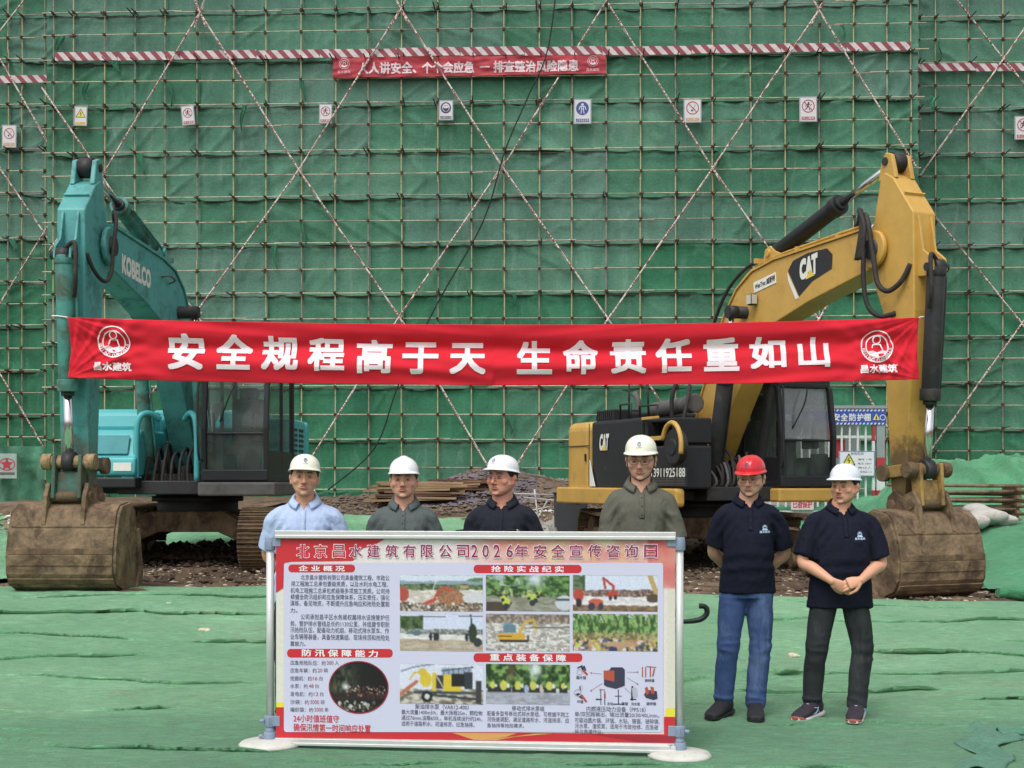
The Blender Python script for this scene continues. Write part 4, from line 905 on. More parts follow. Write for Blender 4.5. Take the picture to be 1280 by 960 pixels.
    b = B(); pin(b, 4.82, 1.48, .26, .06); b.cyl((4.82, .2, 1.48), (4.82, .28, 1.48), .1, n=16); b.cyl((4.82, -.28, 1.48), (4.82, -.2, 1.48), .1, n=16); b.build('rocker_pin', P_MUD, root)
    bucket(root, P_MUDG)
    # lettering on the boom
    if T:
        def wp(a): a = a.copy(); a[:, 0] = 7.5-a[:, 0]; a[:, 1] = .193; return a
        lettering('maker_name', 'KOBELCO', (3.42, 3.9, 4.56, 4.15), 0, P_WHT, bo, bold=.045, warp=wp, slope=-.03)
        b = B(); b.tube([(2.5, .2, 4.1), (2.45, .3, 4.12), (2.2, .3, 4.1), (2.15, .2, 4.06)], .014, 6, 3); b.build('grab_rail', P_GRY, bo)
    else:
        z = -.19; flat('decal', [(2.74, 4.24), (2.86, 4.36), (3.2, 4.41), (3.62, 4.4), (3.74, 4.3), (3.72, 4.12), (3.3, 4.02), (3.0, 3.86)], z-.004, P_DBLK, bo)
        lettering('logo', 'CAT', (3.02, 4.06, 3.42, 4.34), z-.008, P_WHT, bo, bold=.06, shear=.0, slope=.12)
        flat('logo_triangle', [(3.16, 4.06), (3.36, 4.09), (3.26, 4.19)], z-.012, P_DYEL, bo)
        flat('decal_flash', [(2.72, 4.24), (2.75, 4.1), (2.92, 3.83), (3.0, 3.84)], z-.005, P_WHT, bo)
        b = B(); b.box((2.18, z-.006, 4.16), (.56, .006, .15), (0, -.12, 0)); dp = b.build('name_plate', P_WHT, bo)
        lettering('maker_name', 'WesTrac 威斯特', (1.94, 4.09, 2.44, 4.18), z-.012, P_DBLK, bo, bold=.02, slope=.12)
        b = B(); b.box((1.95, z-.07, 3.95), (.12, .1, .16)); wl = b.build('work_lamp', P_BLK2, bo, .02)
        b = B(); b.box((2.013, z-.07, 3.95), (.01, .08, .13)); b.box((1.95, z-.123, 3.95), (.1, .01, .13)); b.build('lens', mat('lamp_lens', srgb(196, 192, 180), rough=.2, var=.1), wl)
    return root
kob = excavator('excavator', (-4.93, 20.1, .29), math.atan2(-1, -.035), 'teal', 'turquoise excavator on the left, white maker name on its boom', R(3))
cat_ = excavator('excavator', (2.9, 20.0, .2), math.atan2(-.927, .375), 'yellow', 'yellow excavator on the right with black decals, its cab beside the boom', R(-15))
# ------------------------------------------------------------------ red banners
RED = mat('banner_red', srgb(206, 40, 54), rough=.85, var=.07, scale=1.5, spec=.15); RED2 = mat('banner_red_faded', srgb(168, 58, 68), rough=.75, var=.12, scale=2)
BW = mat('banner_white', srgb(238, 220, 226), rough=.6, var=.07, scale=2.0); BW2 = mat('banner_white_faded', srgb(216, 196, 200), rough=.7, var=.1, scale=3)
def emblem(parent, cx, cz, r, m, y=0, warp=None, fine=True):
    p = Print(); w = r*.075
    p.ring(cx, cz, r, r, w, 44); p.ring(cx, cz, r*.72, r*.72, w, 36); p.ring(cx, cz+r*.42, r*.27, r*.27, w, 24)
    p.line([(cx-r*.42, cz-r*.5), (cx-r*.22, cz+r*.14), (cx+r*.22, cz+r*.14), (cx+r*.42, cz-r*.5)], w)
    lo = circ(cx, cz, r*.7, a0=205, a1=335, n=20); p.poly(lo+[(cx+r*.3, cz-r*.24), (cx, cz-r*.36), (cx-r*.3, cz-r*.24)][::1])
    if fine:
        s = 'BEIJING CHANGSHUI'; n = len(s)
        for i, ch in enumerate(s):
            if ch == ' ': continue
            v, fs = text_mesh(ch, .02); a = R(190+160*i/(n-1)); k = r*.2/.7
            o = len(p.v); c = math.cos(a+math.pi/2); s_ = math.sin(a+math.pi/2); wd = v[:, 0].max()/2
            for q in v:
                u, t = (q[0]-wd)*k, (q[1]-.35)*k; p.v.append((cx+r*.85*math.cos(a)+u*c-t*s_, y, cz+r*.85*math.sin(a)+u*s_+t*c))
            p.f += [tuple(j+o for j in f) for f in fs]
    if warp is None:
        def warp(a): a = a.copy(); a[:, 1] = y; return a
    return p.build('emblem', m, parent, warp)
BY = 14.56
bx0, bx1 = (85-640)/1600*BY, (1149-640)/1600*BY
def b_top(x): t = (x-bx0)/(bx1-bx0); return 3.45-.0*t-.36*t*(1-t)*.9+.02*np.sin(t*7)*t*(1-t)
def b_bot(x): t = (x-bx0)/(bx1-bx0); return 2.765-.02*t-.34*t*(1-t)*.9
def b_off(x, z):
    t = (x-bx0)/(bx1-bx0); s = (z-b_bot(x))/(b_top(x)-b_bot(x)); Q = np.stack([x, z, 0*x], 1); o = 0*x
    for cx, cz, sg in ((bx0, 3.47, 1), (bx0, 2.75, 1), (bx1, 3.47, -1), (bx1, 2.74, -1)):
        dx = (x-cx)*sg; dz = z-cz; a = np.arctan2(dz, dx+.05); d = np.hypot(dx, dz)
        o += .014*np.sin(a*21+cx+cz*3)*np.exp(-d/1.5)*np.minimum(1, d*2.0)+.009*np.sin(a*40+cz)*np.exp(-d/1.0)*np.minimum(1, d*2)
    R_ = np.stack([x*.35+(z-3)*1.1*np.where(t < .5, 1, -1), (z-3)*2.3-x*.25*np.where(t < .5, -1, 1), 0*x+t*0], 1)
    o += .030*vnoise(R_, 1.3, 5)*(.4+.6*np.abs(2*t-1))+.012*vnoise(R_*np.array([1, 2.2, 1]), 2.2, 8)
    o += .10*np.exp(-((s-.62+.04*np.sin(x*1.3))/.13)**2)*np.sin(np.pi*t)**.5-.05*np.exp(-((s-.3)/.14)**2)*np.sin(np.pi*t)
    return o
ban = empty('banner', (0, BY, 0), 0, 'long red banner with large white characters strung between the two digger arms', 'banner', )
gxn, gzn = 520, 64
T_, S_ = np.meshgrid(np.linspace(0, 1, gxn), np.linspace(0, 1, gzn)); xx = (bx0+(bx1-bx0)*T_).ravel(); ss = S_.ravel()
zz = b_bot(xx)+(b_top(xx)-b_bot(xx))*ss
xx2 = xx+np.where(T_.ravel() < .5, 1, -1)*.02*np.sin(ss*math.pi)*np.exp(-np.minimum(T_.ravel(), 1-T_.ravel())/.01)
V = np.stack([xx2, b_off(xx, zz), zz], 1)
o = link('cloth', grid_mesh('cloth', V, gxn, gzn, RED), ban); o.modifiers.new('s', 'SOLIDIFY').thickness = .002
def b_warp(a):
    a = a.copy(); x = a[:, 0]; s = (a[:, 2]-2.7)/(3.4-2.7)
    z = b_bot(x)+(b_top(x)-b_bot(x))*s; a[:, 2] = z; a[:, 1] = b_off(x, z)-.009; return a
def bb(px0, py0, px1, py1):   # box of the photograph -> banner box in its flat (unsagged) coordinates
    x0 = (px0-640)/1600*BY; x1 = (px1-640)/1600*BY; z = lambda py, x: EYE-(py-HZ)/1600*BY
    f = lambda py, x: 2.7+.7*(z(py, x)-float(b_bot(np.array([x]))[0]))/(float(b_top(np.array([x]))[0])-float(b_bot(np.array([x]))[0]))
    return (x0, f(py1, (x0+x1)/2), x1, f(py0, (x0+x1)/2))
for ch, p0, p1, y0, y1 in (('安', 209, 255, 417, 462), ('全', 269, 315, 418, 462), ('规', 327, 373, 420, 463), ('程', 385, 431, 422, 464), ('高', 445, 490, 424, 467), ('于', 503, 548, 427, 468), ('天', 562, 607, 428, 468), ('生', 646, 690, 426, 468), ('命', 704, 748, 425, 468), ('责', 763, 808, 424, 467), ('任', 820, 865, 423, 466), ('重', 880, 924, 422, 464), ('如', 938, 983, 421, 461), ('山', 998, 1037, 421, 459)):
    lettering('character', ch, bb(p0, y0, p1, y1), 0, BW, ban, bold=.031, cuts=.045, warp=b_warp)
for cx, cy, tx0, tx1, ty in ((141, 427, 117, 164, 458), (1097, 433, 1075, 1121, 461)):
    c = bb(cx-20, cy-20, cx+20, cy+20); emblem(ban, (c[0]+c[2])/2, (c[1]+c[3])/2, .185, BW, warp=b_warp)
    lettering('lettering', '昌水建筑', bb(tx0, ty-5.5, tx1, ty+5.5), 0, BW, ban, bold=.03, cuts=.06, warp=b_warp)
b = B(); b.tube([(bx0, 0, 3.45), (bx0-.12, .03, 3.47), (bx0-.22, .1, 3.48)], .008, 5, 3); b.build('tie_cord', BW, ban)
b = B(); b.tube([(bx1, 0, 3.45), (bx1+.08, .1, 3.47), (bx1+.14, .3, 3.48)], .008, 5, 3); b.build('tie_cord', BW, ban)
# faded banner high on the scaffold
tb = FAC.root('banner', label='small faded red banner tied high on the green scaffold nets', cat='banner')
def tz(px, top): return FAC.uz(px, (73-3*(px-417)/340) if top else (99-6*(px-417)/340))
uu = np.linspace(417, 757, 170); V = []
for s in np.linspace(0, 1, 22):
    for p in uu:
        u0, za = tz(p, True); _, zb_ = tz(p, False); V.append((u0, 0, zb_+(za-zb_)*s))
V = np.array(V)
def t_off(x, z):
    Q = np.stack([x*.8+(z-16)*1.3, (z-16)*2-x*.5, 0*x], 1); return -.12+.04*vnoise(Q, 1.5, 3)+.03*vnoise(Q, 3.7, 4)
V[:, 1] = t_off(V[:, 0], V[:, 2]); link('cloth', grid_mesh('cloth', V, len(uu), 22, RED2), tb)
def t_warp(a): a = a.copy(); a[:, 1] = t_off(a[:, 0], a[:, 2])-.016; return a
def fbox(px0, py0, px1, py1): a = FAC.uz(px0, py1); c = FAC.uz(px1, py0); return (a[0], a[1], c[0], c[1])
for s_, a, c, dy in (('人人讲安全、', 448, 521, 0), ('个个会应急', 528, 593, -1), ('--', 600, 612, -1), ('排查整治风险隐患', 617, 723, -2.5)):
    q = fbox(a, 78.5+dy, c, 94.5+dy) if s_ != '--' else fbox(a, 84, c, 86)
    lettering('lettering', s_, q, 0, BW2, tb, bold=.03, cuts=.25, warp=t_warp)
for px, py in ((431, 83), (741, 80)):
    u, z = FAC.uz(px, py-2); emblem(tb, u, z, .2, BW2, warp=t_warp, fine=False)
    lettering('lettering', '昌水建筑', fbox(px-8, py+6.5, px+8, py+10.5), 0, BW2, tb, warp=t_warp)
# ------------------------------------------------------------------ safety signs on the scaffold
SW = mat('sign_white', srgb(206, 206, 208), rough=.5, var=.05, scale=3, dirt=(srgb(150, 150, 146), .25, 3, .5)); SR = mat('sign_red', srgb(168, 52, 62), rough=.5, var=.05); SK = mat('sign_black', srgb(60, 44, 52), rough=.5, var=0)
SB = mat('sign_blue', srgb(58, 78, 140), rough=.5, var=.05); SY = mat('sign_yellow', srgb(214, 206, 84), rough=.5, var=.05); SO = mat('sign_orange', srgb(196, 146, 84), rough=.5, var=.05); SN = mat('sign_navy', srgb(54, 56, 84), rough=.5, var=.05)
SF = mat('sign_edge', srgb(150, 156, 160), rough=.4, metal=.3, var=.1)
def man_run(p, cx, cz, s, y):
    p.poly(circ(cx+.05*s, cz+.42*s, .12*s, n=10), y); p.line([(cx, cz+.3*s), (cx-.08*s, cz-.05*s)], .2*s, y)
    p.line([(cx-.08*s, cz-.05*s), (cx+.2*s, cz-.2*s), (cx+.15*s, cz-.5*s)], .11*s, y); p.line([(cx-.08*s, cz-.05*s), (cx-.2*s, cz-.3*s), (cx-.42*s, cz-.4*s)], .11*s, y)
    p.line([(cx, cz+.22*s), (cx+.3*s, cz+.1*s), (cx+.42*s, cz+.25*s)], .08*s, y); p.line([(cx, cz+.22*s), (cx-.3*s, cz+.15*s), (cx-.35*s, cz-.1*s)], .08*s, y)
def sign(pl, box, kind, words, label, tilt=0, yo=-.2):
    u0, z1 = pl.uz(box[0], box[1]); u1, z0 = pl.uz(box[2], box[3]); w = u1-u0; h = z1-z0
    c = Vector((math.cos(pl.a), math.sin(pl.a), 0)); n = Vector((math.sin(pl.a), -math.cos(pl.a), 0))
    loc = Vector((0, pl.Y0, 0))+c*((u0+u1)/2)+n*(-yo)+Vector((0, 0, z0))
    r = empty('safety_sign', loc, pl.a, label, 'sign', 'safety signs hung on the scaffold'); r.rotation_euler = (0, R(tilt), pl.a)
    b = B(); b.box((0, 0, h/2), (w, .02, h)); b.build('panel', SW, r)
    p = Print(); p.line([(-w/2+.02, .02), (w/2-.02, .02), (w/2-.02, h-.02), (-w/2+.02, h-.02)], .03, -.012, True); p.build('border', SF, r)
    cz = h*.62; q = w*.36; y = -.014
    if kind == 'ban':
        k = Print(); man_run(k, 0, cz, q*1.25, y) if '火' not in words else (k.line([(-.3*q, cz+.35*q), (.35*q, cz-.25*q)], .1*q, y), k.poly(circ(-.02, cz-.4*q, .16*q, n=10), y), k.line([(.3*q, cz+.1*q), (.4*q, cz+.5*q)], .07*q, y)); k.build('pictogram', SK, r)
        k = Print(); k.ring(0, cz, q, q*1.03, q*.14, 32, y-.002); k.line([(-q*.66, cz+q*.7), (q*.66, cz-q*.7)], q*.13, y-.002); k.build('prohibition_ring', SR, r)
        bar = SO if '烟' in words and 'w' in label[:1] else SR
    elif kind == 'warn':
        k = Print(); k.poly([(-q*1.0, cz-q*.75), (q*1.0, cz-q*.75), (0, cz+q*1.0)], y+.001); k.build('warning_triangle', SY, r)
        k = Print(); k.line([(-q*1.0, cz-q*.75), (q*1.0, cz-q*.75), (0, cz+q*1.0)], q*.12, y, True); k.line([(0.06*q, cz+.4*q), (-.14*q, cz-.05*q), (.12*q, cz-.05*q), (-.05*q, cz-.55*q)], q*.13, y); k.build('pictogram', SK, r); bar = SY
    else:
        col = SB if kind == 'harness' else SN; bar = col
        k = Print(); k.poly(circ(0, cz, q, q*1.08), y+.001); k.build('mandatory_disc', col, r)
        k = Print()
        if kind == 'mask': k.poly(circ(0, cz+q*.05, q*.72, q*.8), y)
        else:
            k.poly(circ(0, cz+q*.62, q*.2, n=12), y); k.line([(-.34*q, cz+.32*q), (.34*q, cz+.32*q)], .16*q, y); k.line([(-.2*q, cz+.3*q), (-.14*q, cz-.3*q), (-.26*q, cz-.8*q)], .13*q, y); k.line([(.2*q, cz+.3*q), (.14*q, cz-.3*q), (.26*q, cz-.8*q)], .13*q, y); k.line([(-.4*q, cz+.3*q), (-.55*q, cz-.2*q)], .12*q, y); k.line([(.4*q, cz+.3*q), (.55*q, cz-.2*q)], .12*q, y)
            k.line([(-.2*q, cz+.2*q), (.18*q, cz-.3*q)], .08*q, y)
        k.build('pictogram', SW, r)
        if kind == 'mask':
            k = Print(); k.poly([(-q*.6, cz+.1*q), (-.2*q, cz-.1*q), (.2*q, cz-.1*q), (q*.6, cz+.1*q), (q*.5, cz-.4*q), (0, cz-.75*q), (-q*.5, cz-.4*q)], y-.002); k.line([(-.4*q, cz+.4*q), (.4*q, cz+.4*q)], .08*q, y-.002); k.build('mask_shape', col, r)
    if '火' in words and box[0] > 600: bar = SO
    k = Print(); k.poly([(-w*.38, h*.07), (w*.38, h*.07), (w*.38, h*.2), (-w*.38, h*.2)], y); k.build('text_bar', bar, r)
    lettering('lettering', words, (-w*.34, h*.088, w*.34, h*.182), y-.003, SW if bar is not SY else SO, r, bold=.01)
for a in ((WNG, (5, 158, 23, 186), 'ban', '禁止烟火', 'white no-fire sign with red bar on the recessed left wing of the scaffold', 1), (FAC, (95, 135, 111, 159), 'warn', '当心触电', 'white sign with a yellow warning triangle, above the turquoise arm', 2), (FAC, (230, 134, 246, 158), 'ban', '禁止攀登', 'red-ringed prohibition sign hanging crooked, second of the row from the yellow triangle sign', -5),
          (FAC, (400, 132, 416, 156), 'ban', '禁止抛物', 'red-ringed prohibition sign below the left end of the small faded banner', 1), (FAC, (549, 127.5, 567, 152), 'mask', '必须戴防尘口罩', 'sign with a dark navy face-mask disc under the small faded banner', 0), (FAC, (717, 126, 739, 156.5), 'harness', '必须系安全带', 'sign with a blue disc showing a harnessed worker', 0),
          (FAC, (854, 126, 876, 155), 'ban', '禁止烟火', 'no-fire sign with an orange bar, right of the blue sign', 0), (FAC, (998, 123, 1020, 154), 'ban', '禁止攀爬', 'red-ringed prohibition sign with red bar, directly above the yellow digger boom', 0), (WNG, (1266, 147, 1288, 176), 'ban', '禁止跨越', 'prohibition sign cut by the right edge of the picture, on the recessed right wing', 0)):
    sign(*a[:5], tilt=a[5])
# ------------------------------------------------------------------ notice board on its stand
BD = Plane(7.41, -.1)
AL = mat('aluminium', srgb(206, 208, 206), rough=.35, metal=.35, var=.06, scale=9, dirt=(srgb(150, 152, 148), .2, 8, .4)); PLG = mat('grey_blue_plastic', srgb(132, 146, 168), rough=.5, var=.08, scale=10)
STN = mat('stand_base_plastic', srgb(196, 196, 188), rough=.6, var=.12, scale=6, dirt=(srgb(140, 140, 128), .4, 9, .6), bump=.1)
bdr = BD.root('notice_board', label='large printed notice board on a two-legged stand, in front of four of the men', cat='notice board')
def q(px, py): return BD.uz(px, py)
L0, ZT = q(345, 673); R0, _ = q(844, 673); _, ZB = q(345, 922); BT = q(345, 663)[1]
b = B(); b.box(((L0+R0)/2, .012, (ZT+ZB)/2), (R0-L0, .016, ZT-ZB)); b.build('panel', mat('panel_back', srgb(190, 190, 186), rough=.6), bdr)
for nm, z0, z1 in (('top_rail', ZT, BT), ('bottom_rail', ZB-.042, ZB)):
    b = B(); b.box(((L0+R0)/2, 0, (z0+z1)/2), (R0-L0+.006, .036, z1-z0)); b.box(((L0+R0)/2, -.019, z0+(z1-z0)*.25), (R0-L0+.004, .01, (z1-z0)*.4)); b.build(nm, AL, bdr, .003)
def post(px, side):
    u = q(px, 700)[0]; zt = q(px, 672)[1]
    w_ = bdr.location+Vector((math.cos(BD.a), math.sin(BD.a), 0))*u; gz = float(zg(np.array([w_.x]), np.array([w_.y]))[0]+max(.006, net_height(np.array([[w_.x, w_.y, 0.]]))[0]))-.004
    p = empty('stand_leg'); p.parent = bdr; p.location = (u, .02, gz); zt -= gz
    b = B(); b.cyl((0, 0, .04), (0, 0, zt-.03), .0225, n=20); b.build('tube', AL, p)
    b = B(); b.cyl((0, 0, zt-.075), (0, 0, zt), .031, n=20); b.box((.045*side, -.01, zt-.03), (.05, .03, .045))
    for k in range(7): b.box((.03*math.cos(k*.9-2.9), .03*math.sin(k*.9-2.9), zt-.045), (.006, .006, .05))
    b.build('top_clamp', PLG, p, .003)
    b = B(); b.cyl((0, 0, .115), (0, 0, .18), .032, n=20); b.box((.04*side, -.01, .15), (.05, .03, .06)); b.cyl((-.03*side, -.02, .15), (-.055*side, -.03, .15), .01)
    for k in range(9): b.box((.032*math.cos(k*.7-2.9), .032*math.sin(k*.7-2.9), .148), (.006, .006, .05))
    b.build('bottom_clamp', PLG, p, .003)
    b = B(); b.cyl((0, 0, .03), (0, 0, .085), .042, .036, n=24); b.cyl((0, 0, .085), (0, 0, .112), .03, .024, n=20); b.cyl((-.04, -.02, .06), (-.06, -.03, .06), .012); b.build('socket', PLG, p, .003)
    b = B(); rs = [[(r*math.cos(2*math.pi*k/40), r*.95*math.sin(2*math.pi*k/40), z) for k in range(40)] for r, z in ((.182, .0), (.185, .012), (.17, .026), (.12, .038), (.05, .043))]; b.rings(rs); b.build('base', STN, p)
    return p
post(336.5, 1); post(849.5, -1)
# printed sheet, layer by layer
SILK = {}
def ink(name, c, rough=.45): return mat('print_'+name, srgb(*c), rough=rough, var=0, spec=.35)
I_RED, I_DRED, I_TXT, I_PUR, I_WHT, I_LIL, I_YEL, I_ORG, I_NAVY = ink('red', (196, 50, 58)), ink('dark_red', (158, 44, 56)), ink('text', (98, 98, 118)), ink('purple', (150, 44, 84)), ink('white', (236, 232, 240)), ink('lilac', (202, 203, 226)), ink('yellow', (228, 214, 70)), ink('orange', (212, 158, 96)), ink('navy', (60, 60, 80))
PV = vmat('print_picture', rough=.45)
def mosaic(name, px0, py0, px1, py1, img, y, mask=None, ell=False):
    """flat printed picture: a fine sheet coloured per vertex by an array painted below"""
    I0 = img; img = (I0+np.roll(I0, 1, 0)+np.roll(I0, 1, 1)+np.roll(I0, (1, 1), (0, 1)))/4*(.93+.0*I0)+.035; h, w = img.shape[:2]; _g = img.mean(2, keepdims=True); img = _g+(img-_g)*(1. if w > 200 else .84); img = img*(1+(.012 if w > 200 else .03)*np.random.RandomState(h).randn(h, w, 1)); a = q(px0, py1); c = q(px1, py0)
    U, Z = np.meshgrid(np.linspace(a[0], c[0], w), np.linspace(c[1], a[1], h))
    I = np.clip(img, 0, 1).reshape(-1, 3); lin = np.where(I <= .04045, I/12.92, ((I+.055)/1.055)**2.4)
    m = None
    if ell: m = (((U-(a[0]+c[0])/2)/((c[0]-a[0])/2))**2+((Z-(a[1]+c[1])/2)/((c[1]-a[1])/2))**2 <= 1).ravel()
    V = np.stack([U.ravel(), np.full(U.size, y), Z.ravel()], 1)
    return link(name, grid_mesh(name, V, w, h, PV, False, lin, m), bdr)
class Cv:
    """tiny numpy painter, coordinates 0..1 (x right, y down)"""
    def __init__(s, w, h, c=(.8, .8, .9), seed=1):
        s.w, s.h = w, h; s.a = np.ones((h, w, 3))*np.array(c); s.X, s.Y = np.meshgrid((np.arange(w)+.5)/w, (np.arange(h)+.5)/h); s.sd = seed; s.r = np.random.RandomState(seed); s.asp = w/h
    def n(s, f=6, sx=1, sy=1, o=4):
        s.sd += 1; P = np.stack([s.X.ravel()*sx*s.asp, s.Y.ravel()*sy, 0*s.X.ravel()+s.sd], 1); return fbm(P, f, s.sd, o).reshape(s.h, s.w)
    def put(s, m, c, j=0.):
        m = np.clip(m, 0, 1)[..., None]; col = np.array(c)/255.*(1+j*s.r.randn(s.h, s.w, 1)); s.a = s.a*(1-m)+col*m; return s
    def band(s, y0, y1, c, rough=0., f=5, j=.0, wob=.04):
        e = wob*s.n(f); return s.put(((s.Y > y0+e) & (s.Y < y1+e))*1.0, c, j)
    def tex(s, y0, y1, c1, c2, f=14, sx=1, sy=1, x0=0, x1=1, th=0., wob=.03):
        e = wob*s.n(5); m = (s.Y > y0+e) & (s.Y < y1+e) & (s.X >= x0) & (s.X <= x1); t = np.clip(.5+1.6*s.n(f, sx, sy, 3)+th, 0, 1)[..., None]
        col = np.array(c1)/255.*(1-t)+np.array(c2)/255.*t; s.a = np.where(m[..., None], col, s.a); return s
    def el(s, x, y, rx, ry, c, j=0., rot=0):
        dx = s.X-x; dy = s.Y-y; return s.put(((dx/rx)**2+(dy/ry)**2 < 1)*1., c, j)
    def rect(s, x0, y0, x1, y1, c, j=0.): return s.put(((s.X > x0) & (s.X < x1) & (s.Y > y0) & (s.Y < y1))*1., c, j)
    def line(s, pts, w, c):
        for (x0, y0), (x1, y1) in zip(pts[:-1], pts[1:]):
            ax, ay = (x1-x0)*s.asp, y1-y0; L2 = ax*ax+ay*ay+1e-9; t = np.clip(((s.X-x0)*s.asp*ax+(s.Y-y0)*ay)/L2, 0, 1)
            d = np.hypot((s.X-x0)*s.asp-t*ax, s.Y-y0-t*ay); s.put((d < w)*1., c)
        return s
    def dots(s, n, x0, y0, x1, y1, r, cols):
        for _ in range(n): s.el(s.r.uniform(x0, x1), s.r.uniform(y0, y1), r*s.r.uniform(.5, 1.3)/s.asp, r*s.r.uniform(.6, 1.5), cols[s.r.randint(len(cols))])
        return s
# background sheet: cream fading to a pink and gold flourish at the upper right, red ribbon at the upper left
g = Cv(300, 150, (.90, .87, .86), 5)
X_, Y_ = g.X, g.Y
g.put(np.exp(-((Y_-.95)/.5)**2)*.35*(X_ < .03), (226, 222, 190)); g.put(((X_ < .022) & (Y_ > .25))*.7, (222, 222, 206)); g.put(((X_ > .975) & (Y_ > .2))*.8, (216, 214, 196))
d = np.hypot((X_-.83)*2.0, (Y_-.08)*1.0); fl = g.n(3, .6, 2.2, 4)
g.put(np.clip(sstep(.42, .62, X_)*(Y_ < .2)*(.55+.9*fl), 0, 1), (222, 132, 118)); g.put(np.clip(np.sin(d*30+fl*5)*.5+.1, 0, 1)*(Y_ < .3)*sstep(.55, .7, X_), (232, 206, 150))
g.put(np.clip(.2+1.6*g.n(6, 1, 2, 4), 0, 1)*(Y_ < .24)*sstep(.5, .8, X_)*.7, (214, 120, 112)); g.put(np.clip(g.n(8, 1, 1, 3)*2, 0, 1)*(Y_ < .24)*sstep(.55, .8, X_)*.7, (240, 226, 196))
g.put(((X_ > .93) & (Y_ < .24))*np.clip(.5+g.n(5), 0, 1), (206, 92, 92))
mosaic('printed_sheet', 345, 673, 844, 922, g.a, .002)
def pz(pts): return [q(*p) for p in pts]
flat('red_ribbon', pz([(345, 673.2), (482, 673.2), (470, 680), (455, 685), (440, 692), (445, 696), (441, 701), (364, 702), (355, 704), (354, 735), (345, 741)]), -.0005, I_RED, bdr)
rr = lambda x0, y0, x1, y1, r: [(x0+r, y1), (x1-r, y1), (x1-r*.3, y1-r*.3), (x1, y1-r), (x1, y0+r), (x1-r*.3, y0+r*.3), (x1-r, y0), (x0+r, y0), (x0+r*.3, y0+r*.3), (x0, y0+r), (x0, y1-r), (x0+r*.3, y1-r*.3)]
flat('red_footer', pz([(345.2, 912), (843.8, 918), (843.8, 929), (345.2, 921.8)]), -.0005, I_RED, bdr)
flat('red_edge', pz([(345.2, 884), (357, 884), (357, 915), (345.2, 915)]), -.0008, I_RED, bdr); flat('yellow_edge', pz([(345.2, 878), (355, 878), (355, 884), (345.2, 884)]), -.0006, I_YEL, bdr)
flat('red_edge', pz([(830, 896), (843.8, 896), (843.8, 922), (830, 922)]), -.0008, I_RED, bdr); flat('yellow_edge', pz([(832, 885), (843.8, 885), (843.8, 896), (832, 896)]), -.0006, I_YEL, bdr)
flat('gold_flash', pz([(565, 915.8), (646, 916.5), (620, 925.2), (592, 924.6)]), -.0011, I_ORG, bdr); flat('gold_flash', pz([(622, 924.8), (600, 925), (690, 917), (668, 917)]), -.0013, I_ORG, bdr); flat('dark_flash', pz([(740, 918), (843.8, 919.5), (843.8, 929), (800, 928)]), -.0010, I_DRED, bdr)
flat('text_panel', pz(rr(355, 703.5, 829, 915, 3)), -.0016, I_LIL, bdr)
def pill(x0, y0, x1, y1, s):
    flat('heading_bar', pz(rr(x0, y0, x1, y1, 4)), -.0022, I_RED, bdr); c = (x0+x1)/2; h = (y1-y0)
    a = q(c-len(s)*h*.72, y1-1.7); e = q(c+len(s)*h*.72, y0+1.6); lettering('heading', ' '.join(s), (a[0], a[1], e[0], e[1]), -.003, I_WHT, bdr, bold=.02)
pill(360.5, 705.5, 444, 715.5, '企业概况'); pill(592, 706, 727, 716.5, '抢险实战纪实'); pill(359, 811, 491, 822, '防汛保障能力'); pill(592, 816.5, 728, 827.5, '重点装备保障')
def bt(name, s, x0, y0, x1, y1, m=None, bold=0.0, d=-.003):
    a = q(x0, y1); e = q(x1, y0); return lettering(name, s, (a[0], a[1], e[0], e[1]), d, m or I_TXT, bdr, bold=bold, res=2)
TT = '北京昌水建筑有限公司2026年安全宣传咨询日'
xs = [371, 393, 416, 437, 459, 482, 504, 526, 549, 571, 589, 603, 617, 633, 643.5, 667, 689, 712, 735, 758, 781, 805]; ws = [16]*10+[8.5]*4+[17]*8
TT = TT
for ch, x, w in zip(TT, xs, ws):
    bt('title_outline', ch, x-.7, 680.0, x+w*.98+.7, 697.8, I_WHT, .032, -.0028); bt('title_character', ch, x, 680.8, x+w*.98, 697, I_PUR if x > 430 else I_RED, .012, -.0036)
for s, x0, x1, y in (('北京昌水建筑有限公司具备建筑工程、市政公', 376, 487, 722), ('用工程施工总承包壹级资质，以及水利水电工程、', 364, 485, 730), ('机电工程施工总承包贰级等多项施工资质。公司持', 363.5, 487, 738.5), ('续健全防汛组织和应急保障体系，压实责任，强化', 363.5, 487, 746.5), ('演练、备足物资，不断提升应急响应和抢险处置能', 363, 487, 754.5), ('力。', 363, 372, 763),
        ('公司承担昌平区水务局权属排水设施管护任', 376, 487, 771.5), ('务，管护排水管线总长约1130公里，并组建专职防', 363, 487, 780), ('汛抢险队伍，配备动力机组、移动式排水泵车、作', 363, 486.5, 788), ('业车辆等装备，具备快速集结、现场排涝和抢险处', 363, 487, 796.5), ('置能力。', 363, 382, 804.5)):
    bt('text_line', s, x0, y-2.9, x1, y+2.9, bold=.006)
for s, n, u, x1, y in (('应急抢险队伍：约', '300', '人', 424, 828.5), ('应急车辆：约', '20', '辆', 410, 838), ('挖掘机：约', '16', '台', 404, 848), ('水泵：约', '48', '台', 399, 857.5), ('发电机：约', '12', '台', 405, 867.5), ('沙袋：约', '3000', '袋', 406, 877.5), ('编织袋：约', '5000', '条', 411, 887)):
    w = 2.6*len(n); bt('list_line', s, 363, y-2.7, x1-9-w, y+2.7, bold=.004); bt('list_number', n, x1-7.5-w, y-2.4, x1-7, y+2.4, I_DRED); bt('list_unit', u, x1-5.2, y-2.7, x1, y+2.7)
